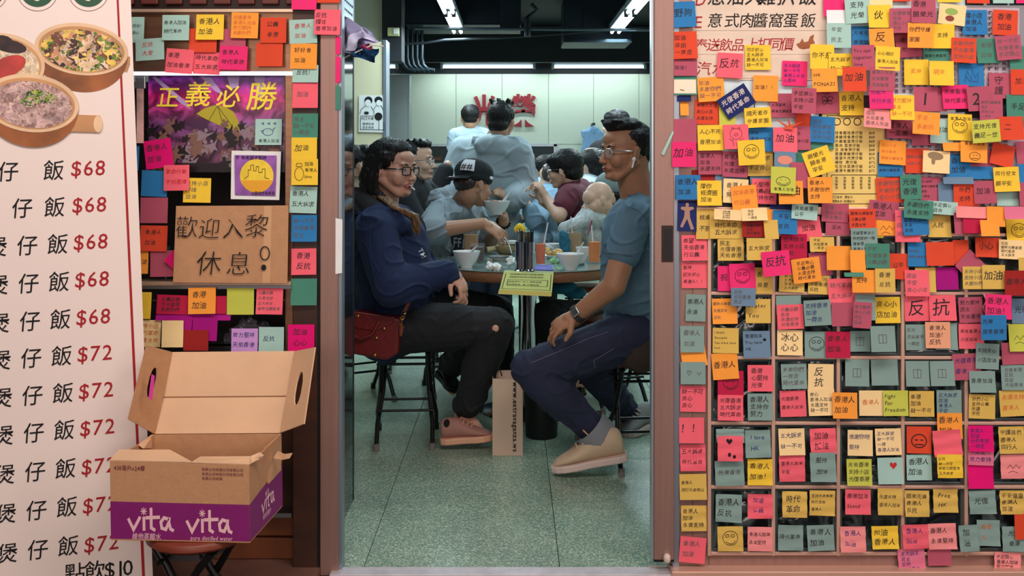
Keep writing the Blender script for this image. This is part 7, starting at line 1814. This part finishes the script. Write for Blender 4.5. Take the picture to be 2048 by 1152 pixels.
for i, (x, y) in enumerate(((1170, 446), (1176, 452), (1182, 456))): MB().ell(P(x, y, 5.49), (0.008, 0.006, 0.006)).build('pink_fingernail', mat('pink nail polish', (176, 40, 90), 0.25), mo)

# ------------------------------------------------------------------ ROUND TABLES
GTOP = mat('green glass table top', (120, 150, 146), 0.06, 0.0, spec=0.9, var=0.1, vscale=5); WOODB = mat('brown wood table edge', (120, 84, 56), 0.45, var=0.2, vscale=20, stretch=(1, 1, 6))
def table(label, X, Y, r, z=0.75, h0=0.0):
    t = wthing('round_table', label, 'table', (X, Y, 0), group='round dining tables')
    MB().lathe([(0, z - 0.006), (r - 0.004, z - 0.006), (r, z - 0.003), (r - 0.002, z), (0, z)], (X, Y, 0), 96, smooth=True).build('glass_top', GTOP, t)
    MB().lathe([(0, z - 0.052), (r - 0.006, z - 0.052), (r - 0.002, z - 0.045), (r - 0.002, z - 0.010), (r - 0.006, z - 0.0065), (0, z - 0.0065)], (X, Y, 0), 96).build('wooden_top', WOODB, t)
    MB().lathe([(0, 0.0), (0.24, 0.0), (0.24, 0.012), (0.06, 0.03), (0.044, 0.04), (0.044, z - 0.055), (0, z - 0.055)], (X, Y, 0), 32).build('pedestal', CHROME, t)
    return t
TX, TY = P(1055, 0, 5.05).x, 1.95
table('nearest round glass topped table with wooden rim, between the two seated people', TX, TY, 0.5)
table('second round table behind, with the white plate of rice', P(1095, 0, 7.4).x, 4.3, 0.5)
table('third round table farthest back, half hidden by the grey hoodie', P(1085, 0, 9.5).x, 6.4, 0.48)
ZT_ = 0.7505
def tp(px, py, z=ZT_):
    D = (H - z) * F / (py - CY); p = P(px, py, D); return V(p.x, p.y, z)
GL_ = mat('clear tumbler plastic', (226, 236, 238), 0.05, alpha=0.06); CER = mat('white melamine', (222, 226, 226), 0.22); CER2 = mat('grey white ceramic', (196, 204, 204), 0.3)
def drink(name, label, px, py, w_px, h_px, col, fill, straw=None, ridged=True):
    c = tp(px, py); D = c.y + CAMD; r = w_px * D / F / 2; h = h_px * D / F; t = wthing(name, label, 'drink', c, 'cold drinks on the nearest table')
    MB().lathe([(r * 0.80, 0.0), (r * 0.82, 0.003), (r, h), (r * 0.95, h), (r * 0.78, 0.006), (0, 0.006)], c, 24).build('tumbler', GL_, t)
    MB().lathe([(0, 0.007), (r * 0.78, 0.007), (r * (0.78 + 0.16 * fill), h * fill), (0, h * fill)], c, 24).build('liquid', mat('drink %d %d' % (col[0], col[1]), col, 0.25, var=0.12, vscale=30, spec=0.15), t)
    if ridged:
        mb = MB()
        for i in range(9):
            a = 2 * math.pi * i / 9; mb.tube([c + V(math.cos(a) * r * 0.85, math.sin(a) * r * 0.85, 0.01), c + V(math.cos(a) * r, math.sin(a) * r, h * 0.96)], 0.0006, 4)
        mb.build('ribs', GL_, t, kind='stuff')
    if straw: MB().tube([c + V(0, 0, 0.01), c + V(straw[0], 0, h + straw[1])], 0.003, 8).build('straw', mat('white plastic', (0, 0, 0)), t)
    return t
drink('iced_milk_tea', 'iced milk tea tumbler in front of the capped man\'s arm', 942, 516, 33, 60, (170, 118, 66), 0.78)
drink('cola_glass', 'short dark cola glass behind the left white bowl', 955, 525, 31, 39, (74, 34, 16), 0.8)
drink('iced_lemon_tea', 'tall lemon tea tumbler with straw right behind the steel cutlery caddy', 1081, 530, 23, 64, (216, 92, 8), 0.66, (0.035, 0.05))
drink('iced_milk_tea', 'tall iced milk tea tumbler with straw in front of the baby', 1149, 506, 33, 54, (176, 134, 88), 0.74, (-0.02, 0.05))
drink('lemon_tea', 'ribbed amber lemon tea tumbler touching the man\'s sleeve', 1189, 526, 28, 64, (226, 122, 10), 0.66, (-0.015, 0.03))
def bowl(label, px, py, w_px, h_px, m=CER, spoon=None, air=None, group='white bowls on the nearest table'):
    c = air or tp(px, py); D = c.y + CAMD; r = w_px * D / F / 2; h = h_px * D / F
    t = wthing('rice_bowl', label, 'bowl', c, group)
    MB().lathe([(r * 0.42, 0), (r * 0.42, h * 0.1), (r * 0.72, h * 0.4), (r * 0.92, h * 0.8), (r, h), (r * 0.96, h), (r * 0.86, h * 0.78), (r * 0.62, h * 0.36), (r * 0.2, h * 0.14), (0, h * 0.14)], c, 36).build('bowl', m, t)
    if spoon:
        a, b, mm_ = spoon; s_ = wthing('spoon', label.split(',')[0] + ' spoon', 'spoon', c) if 0 else None
        MB().tube([c + V(a[0], a[1], a[2]), c + V(b[0], b[1], b[2])], [0.011, 0.0045], 10, flat=0.45).build('spoon', mm_, t)
    return t
bowl('white rice bowl with a steel spoon beside the woman\'s hand', 933, 535, 56, 33, spoon=((-0.0, 0, 0.05), (0.05, 0, 0.10), STEEL))
bowl('white bowl nearest the man in blue, white spoon resting on its rim', 1140, 539, 56, 32, spoon=((0.02, 0, 0.045), (0.062, 0.0, 0.125), CER))
bowl('white bowl at the back of the table behind the fried food', 1107, 508, 37, 21, spoon=((0.03, -0.03, 0.02), (-0.045, -0.05, 0.055), CER))
bowl('small white bowl between milk tea and lemon tea', 1166, 522, 30, 28)
# bowl in the capped man's hand
cb = P(994, 429, 5.28); bowl('white bowl with spoon held up in the capped man\'s hand', 0, 0, 54, 27, air=cb, spoon=((0.02, 0, 0.05), (0.075, 0.0, 0.125), CER), group='white bowls in use')
# steel cutlery caddy
c = tp(1050, 542); t = wthing('cutlery_caddy', 'twin cylinder stainless cutlery caddy standing on the menu', 'cutlery holder', c)
for s in (-1, 1):
    MB().lathe([(0.030, 0.0), (0.030, 0.003), (0.0225, 0.008), (0.0225, 0.132), (0.020, 0.132), (0.020, 0.02), (0, 0.02)], c + V(s * 0.0225, 0, 0), 28).build('cylinder', CHROME, t)
rs = random.Random(2); bh = mat('black cutlery handle', (18, 20, 24), 0.35)
for i in range(9):
    x = 0.012 + 0.022 * rs.random() if i < 6 else -0.036 + 0.01 * i * .3; y = rs.uniform(-0.012, 0.012)
    k_ = MB().tube([c + V(x, y, 0.03), c + V(x * 1.1 + rs.uniform(-.003, .003), y, 0.175 + rs.uniform(0, 0.012))], 0.0042, 8, flat=0.6).build('chopstick', bh, None, label=['black chopstick in the right caddy cylinder', 'black utensil handle in the left caddy cylinder'][i >= 6], cat='chopstick', group='cutlery in the caddy %d' % (i >= 6))
for i in range(3):
    x = -0.03 + 0.012 * i; MB().tube([c + V(x, 0, 0.03), c + V(x, 0.0, 0.17)], 0.003, 8).ell(c + V(x, 0, 0.178), (0.007, 0.004, 0.012)).build('steel_spoon', STEEL, None, label='steel spoon standing in the left caddy cylinder', cat='spoon', group='steel spoons in the caddy')
ye = MB()
for i in range(7): ye.ell(c + V(-0.024 + 0.006 * (i - 3), rs.uniform(-.01, .0), 0.19 + 0.012 * math.cos((i - 3) * 0.6)), (0.008, 0.008, 0.014))
ye.build('yellow_clip', mat('yellow plastic', (238, 212, 50), 0.35), label='bright yellow scalloped plastic clip on top of the caddy spoons', cat='clip')
# laminated menu hanging over the table edge
LM_ = mat('lime laminated menu', (196, 208, 130), 0.25)
lm = wthing('laminated_menu', 'lime laminated menu hanging over the table edge under the caddy', 'menu', P(1052, 592, 4.5))
a, b, c2, d2 = P(1009, 541, 4.58), P(1107, 543, 4.58), P(1103, 592, 4.46), P(997, 587, 4.46); e1, e2 = P(1007, 546, 4.535), P(1107, 548, 4.535)
MB().slab([e1, e2, b, a], 0.0015, nrm=V(0, 0, 1)).build('flat_part', LM_, lm)
MB().slab([d2, c2, e2, e1], 0.0015, nrm=V(0, 1, 0)).build('hanging_part', LM_, lm)
MB().slab([P(996, 588, 4.458), P(1102, 593, 4.458), P(1103, 584, 4.47), P(998, 579, 4.47)], 0.002, nrm=V(0, 1, 0)).build('folded_edge', mat('amber laminate', (196, 180, 96), 0.3), lm)
mf = lambda x, y: (d2 * (1 - x) + c2 * x) * (1 - y) + (e1 * (1 - x) + e2 * x) * y + V(0, -0.003, 0)
paint('menu_border', strokes([[(0.05, 0.98), (0.04, 0.26), (0.96, 0.26), (0.955, 0.98)], [(0.12, 0.7), (0.12, 0.42), (0.90, 0.42), (0.90, 0.7), (0.12, 0.7)]], 0.012), mf, BLACK, lm)
text_obj('menu_text', text_geo(['排骨臘味煲仔飯香滑茶', '滑雞排骨煲仔飯香滑茶'], 0.075, spacing=.9, lead=1.9), lambda x, y: mf(0.13 + x, 0.99 + y * 0.9), BLACK, lm)
text_obj('menu_text', text_geo(['窩蛋煲仔 可口 凍飲加蛋', '加菜飯茶 熱飲 牛腩加菜'], 0.06, lead=2.0), lambda x, y: mf(0.14 + x, 0.64 + y * 1.1), BLACK, lm)
# tissues, plates, food
TIS = mat('white tissue paper', (226, 232, 230), 0.85)
def tissue(label, px, py, w_, h_, seed):
    c = tp(px, py); r2 = random.Random(seed); pr = [('e', c + V(r2.uniform(-1, 1) * w_ * .6, r2.uniform(-1, 1) * w_ * .4, h_ * r2.uniform(.3, .6)), (w_ * .5, w_ * .35, h_ * .42), Euler((r2.random() * 3, r2.random() * 3, r2.random() * 3)).to_matrix()) for _ in range(6)]
    o = blob('crumpled_tissue', pr, 0.004, TIS, None, 1, (0.007, 45, (1, 1, 1), seed)); o['label'] = label; o['category'] = 'tissue'; o['group'] = 'crumpled tissues on the nearest table'
tissue('crumpled white tissue left of the steel caddy, nearest the table edge', 987, 541, 0.035, 0.04, 1)
tissue('crumpled white tissue touching the caddy behind the fork', 1022, 534, 0.022, 0.06, 2)
def plate(label, px, py, w_px, cat='plate', rim=True, m=CER):
    c = tp(px, py); D = c.y + CAMD; r = w_px * D / F / 2; t = wthing('plate', label, cat, c)
    MB().lathe([(r * .6, 0), (r * .62, 0.004), (r * 0.97, 0.016), (r, 0.018), (r * .96, 0.019), (r * .6, 0.008), (0, 0.007)], c, 36).build('dish', m, t)
    if rim: MB().lathe([(r, 0.0165), (r * 1.01, 0.018), (r, 0.0195)], c, 36).build('dark_rim', BLACKM, t)
    return c
c = plate('white plate with dark rim holding leftover scraps behind the tissues', 1003, 520, 56)
fm = mat('browned food scraps', (120, 92, 60), 0.6, var=0.5, vscale=80)
blob('food_scraps', [('e', c + V(0.01 * i - 0.02, 0.008 * (i % 3), 0.014), (0.012, 0.01, 0.006)) for i in range(6)], 0.003, fm, None, 1).update(dict(label='brown food scraps on the dark rimmed plate', category='food', kind='stuff')) if 0 else None
fo = blob('food_scraps', [('e', c + V(0.011 * i - 0.02, 0.008 * (i % 3), 0.015), (0.012, 0.01, 0.007)) for i in range(6)], 0.003, fm, None, 1); fin(fo, label='brown food scraps on the dark rimmed plate', cat='food', kind='stuff')
MB().tube([c + V(0.0, 0, 0.015), c + V(-0.01, 0.0, 0.03)], 0.004, 6)
c = plate('white dish of fried potato and chicken between the bowls', 1108, 517, 44, rim=False)
rs = random.Random(9); ff_ = mat('golden fried food', (214, 170, 96), 0.5, var=0.4, vscale=60)
fo = blob('fried_food', [('e', c + V(rs.uniform(-.04, .04), rs.uniform(-.03, .03), 0.015 + rs.random() * 0.022 + .012 * i / 16), (0.013, 0.010, 0.010)) for i in range(18)] + [('e', c + V(0.02, 0, 0.03), (0.02, 0.02, 0.022))], 0.003, ff_, None, 1, (0.002, 60, (1, 1, 1))); fin(fo, label='golden fried pieces heaped on the dish between the bowls', cat='food', kind='stuff')
gt = blob('lettuce', [('e', tp(1104 + i * 5, 527) + V(0, 0, 0.012), (0.017, 0.014, 0.008 + .003 * (i % 2)), Euler((i, i * 2, 0)).to_matrix()) for i in range(5)], 0.003, mat('pale green leaf', (130, 186, 132), 0.6), None, 1, (0.005, 50, (1, 1, 1))); fin(gt, label='scraps of pale green lettuce in front of the fried dish', cat='vegetable', kind='stuff')
MB().slab([tp(1068, 541), tp(1107, 542), tp(1106, 532), tp(1074, 532)], 0.006, nrm=V(0, 0, 1)).build('tissue_packet', mat('blue violet packet', (90, 100, 190), 0.35, var=0.4, vscale=40), label='small blue printed tissue packet between the caddy and lime menu', cat='packet', bevel=0.002)
MB().box(tp(1160, 531) + V(0, 0, 0.005), (0.014, 0.06, 0.01), 0, Matrix.Rotation(R(-35), 3, 'Z')).build('toothpick_sachet', mat('dark printed sachet', (80, 86, 84), 0.4, var=0.5, vscale=90), label='tiny dark printed sachet behind the right hand bowl', cat='sachet')
# clay pot with napkins on its lid
c = tp(1012, 508); t = wthing('clay_pot', 'small clay pot with stubby handle and folded napkins on top', 'pot', c)
MB().lathe([(0.035, 0), (0.05, 0.012), (0.056, 0.03), (0.058, 0.045), (0.052, 0.047), (0.02, 0.055), (0, 0.055)], c, 28).build('pot', mat('clay pot glaze', (150, 128, 88), 0.5, var=0.3, vscale=20), t)
MB().tube([c + V(-0.05, 0, 0.03), c + V(-0.10, -0.01, 0.022)], [0.013, 0.017], 12).build('handle', mat('pale clay', (196, 178, 136), 0.6), t)
MB().box(c + V(0.012, 0, 0.058), (0.085, 0.07, 0.006)).box(c + V(0.016, 0, 0.066), (0.078, 0.06, 0.008), 0, Matrix.Rotation(.2, 3, 'Z')).build('napkin_stack', TIS, None, label='folded white napkins lying on the clay pot', cat='napkin', bevel=0.002)
# fork in the reaching hand
MB().tube([P(1009, 474, 4.93), P(1018, 488, 4.9), P(1024, 508, 4.88)], [0.003, 0.003, 0.005], 8, flat=.5).build('fork', STEEL, label='steel fork held in the reaching hand above the plate', cat='fork')
MB().tube([P(1184, 440, 4.68), P(1176, 470, 4.72)], [0.004, 0.003], 8).build('baby_spoon', mat('pink plastic spoon', (190, 60, 110), 0.3), label='small pink spoon in the hand by the baby', cat='spoon')
# plate of rice on the second table
D_ = 7.15; c = V(P(1083, 0, D_).x, D_ - CAMD, 0.7505); t = wthing('plate', 'wide white plate heaped with rice and meat on the second table', 'plate', c)
MB().lathe([(0.06, 0), (0.065, 0.006), (0.112, 0.03), (0.118, 0.034), (0.11, 0.034), (0.06, 0.012), (0, 0.012)], c, 36).build('dish', CER, t)
fin(blob('rice_heap', [('e', c + V(-0.03, 0, 0.03), (0.06, 0.05, 0.035)), ('e', c + V(0.03, 0, 0.028), (0.05, 0.04, 0.025))], 0.005, mat('steamed rice', (220, 216, 200), 0.7), None, 1, (0.004, 60, (1, 1, 1))), label='mound of white rice on the second table plate', cat='rice', kind='stuff')
fin(blob('braised_meat', [('e', c + V(-0.03 + .014 * i, -0.02 + .004 * (i % 2), 0.058 - .002 * i), (0.016, 0.014, 0.010)) for i in range(6)], 0.005, mat('braised meat', (120, 72, 44), 0.4, var=0.3, vscale=60), None, 1, (0.004, 50, (1, 1, 1))), label='braised meat on top of the rice mound', cat='food', kind='stuff')
fin(MB().lathe([(0.10, 0), (0.102, 0.004), (0.06, 0.07), (0.02, 0.11), (0, 0.112)], V(P(1124, 0, 6.0).x, 6.0 - CAMD - .12, 0.60), 20).build('x', CER) , kind='stuff') if 0 else None
# blue towel roll beside the milk tea
fin(blob('blue_towel', [('c', P(1128, 472, 5.3), 0.03, P(1130, 505, 5.3), 0.034)], 0.005, mat('teal blue towel', (38, 100, 124), 0.9), None, 2, (0.006, 22, (1, 1, 1))), label='rolled teal blue towel standing between tables beside the milk tea', cat='towel')

# ------------------------------------------------------------------ floor level things
PB = mat('kraft paper bag', (204, 178, 158), 0.7, var=0.05, vscale=6, bump=0.06, bscale=12)
Db_ = 4.32; x0, x1 = P(985, 0, Db_).x, P(1045, 0, Db_).x; zt_ = H - (757 - CY) * Db_ / F; yb_ = Db_ - CAMD
pbag = wthing('shopping_bag', 'pale paper shopping bag with black vertical web address under the table', 'bag', ((x0 + x1) / 2, yb_ + 0.05, 0))
MB().slab([V(x0, yb_, 0), V(x1, yb_, 0), V(x1 + .002, yb_ + .004, zt_ - .004), V(x0, yb_, zt_)], 0.0015).build('front', PB, pbag)
MB().slab([V(x0, yb_ + 0.11, 0), V(x1, yb_ + 0.11, 0), V(x1, yb_ + 0.11, zt_ + .012), V(x0 + .006, yb_ + 0.11, zt_ + .012)], 0.0015).build('back', PB, pbag)
for x in (x0, x1): MB().slab([V(x, yb_, 0), V(x, yb_ + 0.11, 0), V(x + (.008 if x == x0 else -.012), yb_ + 0.055, zt_ * .6), V(x, yb_ + .11, zt_), V(x, yb_, zt_)], 0.0012).build('gusset', PB, pbag)
MB().slab([V(x0, yb_, 0.001), V(x1, yb_, 0.001), V(x1, yb_ + 0.11, 0.001), V(x0, yb_ + 0.11, 0.001)], 0.0012).build('base', PB, pbag)
MB().tube([V(x0 + .012, yb_ + .05, zt_ - .01), V(x0 + .014, yb_ + .05, zt_ + .02), V(x0 + .03, yb_ + .05, zt_ + .03), V(x0 + .04, yb_ + .05, zt_ - .0)], 0.0028, 8).build('cord_handle', BLACKM, pbag)
GOFF[0] = 0.025
for ch in 'www.extravaganza.ws': GL.pop(ch, None)
preload('www.extravaganza.ws')
g_ = text_geo(['www.extravaganza.ws'], 1.0); wtot = max(v[:, 0].max() for v, f in g_)
k_ = (zt_ - 0.018 - 0.012) / wtot
text_obj('web_address', g_, lambda x, y: V(x1 - 0.040 + (y + 0.86) * k_ * 1.0, yb_ - 0.0022, zt_ - 0.014 - x * k_), BLACK, pbag)
cbn = V(P(1083, 0, 4.62).x, 4.62 - CAMD, 0); t = wthing('waste_bin', 'black plastic waste bin standing behind the paper shopping bag', 'bin', cbn)
MB().lathe([(0.068, 0), (0.072, 0.004), (0.082, 0.27), (0.086, 0.272), (0.086, 0.28), (0.079, 0.28), (0.07, 0.01), (0, 0.01)], cbn, 32).build('bin_body', mat('black bin plastic', (12, 15, 15), 0.5), t)
for (x, D_, rz, lab) in ((722, 5.35, 0.5, 'black folding stool at the far left behind the woman'), (905, 5.5, 0.2, 'black folding stool under the capped man'), (1225, 5.2, 0.3, 'black folding stool under the woman with the baby'), (1172, 6.5, 0.1, 'black folding stool under the maroon tee'), (826, 6.1, 0, 'black folding stool under the man with round glasses')):
    s_ = copy_tree(st, lab); s_.location = (P(x, 0, D_).x, D_ - CAMD, 0); s_.rotation_euler = (0, 0, rz)
# hanging shirt
D_ = 11.6
sh_ = wthing('hanging_shirt', 'pale blue shirt hanging from a hook on the back wall', 'shirt', P(1185, 300, D_))
blob('shirt_body', [('c', P(1185, 262, D_), 0.05, P(1172, 268, D_), 0.05), ('c', P(1185, 262, D_), 0.05, P(1198, 268, D_), 0.05), ('e', P(1185, 285, D_), (0.085, 0.05, 0.15)), ('c', P(1171, 270, D_), 0.035, P(1168, 300, D_), 0.035), ('c', P(1200, 270, D_), 0.035, P(1203, 290, D_), 0.035)], 0.01, SHIRT, sh_, 2, (0.012, 16, (1, 1, 1)))
MB().slab([P(1181, 257, D_ - .07), P(1185, 268, D_ - .08), P(1190, 257, D_ - .07), P(1186, 251, D_ - .04)], 0.01).build('collar', SHIRT, sh_)
MB().box(P(1186, 249, D_ + 0.2), (0.02, 0.40, 0.025)).box(P(1186, 251, D_ ), (0.016, 0.02, 0.06)).build('wall_hook', BLACKM, sh_)
# ------------------------------------------------------------------ dark reflecting partition just inside the door
pt = wthing('glass_partition', 'dark reflective glass and steel side partition just inside the left door post', 'partition', (-0.585, 0.4, 0))
REF = mat('dark mirror glass', (92, 100, 108), 0.06, 0.85, bump=0.02, bscale=6)
MB().bb(-0.600, -0.585, 0.062, 0.665, 0.0, 2.1).build('glass_sheet', REF, pt)
MB().bb(-0.604, -0.583, 0.655, 0.672, 0.0, 2.1).build('edge_profile', mat('dark edge profile', (50, 56, 62), 0.3, 0.7), pt, bevel=0.002)
# perforated steel extractor grille high on the left of the doorway
gx = P(683, 0, 3.35).x
pg_ = wthing('perforated_grille', 'pale perforated steel grille at the top left of the doorway', 'grille', (gx, 0.25, 1.6))
MB().bb(gx - 0.004, gx, 0.08, 0.50, H - (46 - CY) * 3.6 / F, 2.2).build('sheet', mat('pale perforated steel', (170, 184, 194), 0.3, 0.6), pg_)
mb = MB()
for i in range(10):
    for j in range(14):
        y = 0.11 + i * 0.038 + (j % 2) * 0.012; z = H - (46 - CY) * 3.6 / F + 0.02 + j * 0.03
        mb.bb(gx, gx + 0.0012, y, y + 0.022, z, z + 0.007)
mb.build('slots', BLACKG, pg_, kind='stuff')
# clear plastic bag with a violet flower wrap hanging by the post
BAGM = mat('clear violet wrap', (176, 178, 214), 0.15, alpha=0.6, bump=0.6, bscale=30)
hg = wthing('hanging_bag', 'clear plastic bag with violet and dark blue contents hanging at the door post', 'bag', P(715, 120, 3.25))
D_ = 3.22
def crump(name, quad, m, seed, amp=0.012):
    q_ = [Vector(p) for p in quad]; f = onq(q_[0], q_[1], q_[2], q_[3], 0); n_ = (q_[1] - q_[0]).cross(q_[3] - q_[0]).normalized(); N = 9; vs = []; fs = []
    for j in range(N + 1):
        for i in range(N + 1):
            u, v = i / N, j / N; vs.append(f(u, v) + n_ * amp * (math.sin(u * 9 + seed) + math.sin(v * 7 + u * 6 + seed * 2)))
    for j in range(N):
        for i in range(N): a = j * (N + 1) + i; fs.append((a, a + 1, a + N + 2, a + N + 1))
    o = MB().add(vs, fs, 0, True).build(name, m, hg); return o
crump('violet_wrap', [P(688, 112, D_), P(752, 88, D_ - .05), P(745, 66, D_), P(700, 38, D_ + .05)], mat('violet paper wrap', (150, 150, 190), 0.5), 1)
crump('violet_wrap', [P(690, 100, D_ - .02), P(752, 76, D_ - .06), P(734, 66, D_ - .02), P(722, 58, D_)], mat('pale violet paper', (196, 198, 226), 0.5), 2.2)
crump('dark_contents', [P(700, 112, D_ - .02), P(748, 124, D_ - .03), P(757, 96, D_ - .04), P(712, 96, D_ - .02)], mat('deep teal packet', (20, 62, 100), 0.2), 3)
crump('magenta_contents', [P(716, 100, D_ - .03), P(748, 98, D_ - .06), P(738, 86, D_ - .04), P(722, 90, D_ - .03)], mat('magenta packet', (190, 60, 110), 0.4), 4, 0.006)
MB().tube([P(684, 118, D_ + .02), P(700, 110, D_), P(745, 90, D_ - .06), P(766, 92, D_ - .08)], 0.0025, 6).build('white_string', WHITE, hg)

fin(blob('plastic_bag', LATER_BAG, 0.004, mat('clear crumpled plastic', (120, 118, 130), 0.12, spec=0.8, var=0.3, vscale=20), None, 1, (0.010, 26, (1, 1, 1))), label='crumpled clear plastic bag on the steel counter behind the lavender note', cat='bag')

# stitched seams and prints laid on the clothes
from mathutils.bvhtree import BVHTree
def cloth(par, name):
    for c_ in par.children:
        if c_.name.split('.')[0] == name: return c_
_bv = {}
def lay(o, px, py, off=0.002):
    if o.name not in _bv: _bv[o.name] = BVHTree.FromPolygons([tuple(v.co) for v in o.data.vertices], [tuple(p.vertices) for p in o.data.polygons])
    a = V(0, -CAMD, H); d = (P(px, py, 1.0) - a).normalized(); h_ = _bv[o.name].ray_cast(a, d)
    return None if h_[0] is None else h_[0] - d * off
def seam(o, pts, m, r=0.0013, name='seam'):
    q_ = []
    for (x0, y0), (x1, y1) in zip(pts, pts[1:]):
        n = max(2, int(math.hypot(x1 - x0, y1 - y0) / 6))
        q_ += [(x0 + (x1 - x0) * i / n, y0 + (y1 - y0) * i / n) for i in range(n)]
    q_ = [lay(o, *p, off=0.0005) for p in q_ + [pts[-1]]]; q_ = [p for p in q_ if p is not None]
    if len(q_) > 2: MB().tube(q_, r, 6).build(name, m, o)
jm, tm, tw_, jw = cloth(man, 'trousers'), cloth(man, 'shirt'), cloth(wom, 'sweatshirt'), cloth(wom, 'trousers')
seam(jm, [(1216, 664), (1180, 676), (1120, 702), (1062, 726)], SEAM); seam(jm, [(1187, 722), (1228, 697)], SEAM); seam(jm, [(1187, 722), (1190, 735)], SEAM)
TS_ = mat('tee seam shade', (74, 104, 126), 0.9)
seam(tm, [(1196, 500), (1212, 505), (1240, 508), (1266, 512)], TS_, 0.002, 'sleeve_hem'); seam(tm, [(1252, 412), (1276, 420), (1294, 438), (1299, 470)], TS_, 0.0018, 'shoulder_seam')
seam(tw_, [(742, 448), (738, 480), (745, 520), (760, 545)], mat('navy seam', (24, 44, 90), 0.9), 0.0022, 'shoulder_seam')
seam(jw, [(905, 602), (912, 635), (900, 672)], mat('dark seam', (40, 42, 48), 0.9), 0.0016)
def laid_text(o, lines, size, x0, y0, m, name, rot=0.0):
    for q_, f in text_geo(lines, size, jit=0.2):
        vs = [lay(o, x0 + a * math.cos(rot) - b * math.sin(rot) * -1, y0 - b * math.cos(rot) + a * math.sin(rot), 0.0015) for a, b in q_]
        if all(v is not None for v in vs): MB().add(vs, f).build(name, m, o)
laid_text(tw_, ['TM'], 14, 846, 494, mat('white chest print', (220, 224, 228), 0.7), 'chest_print', 1.1)
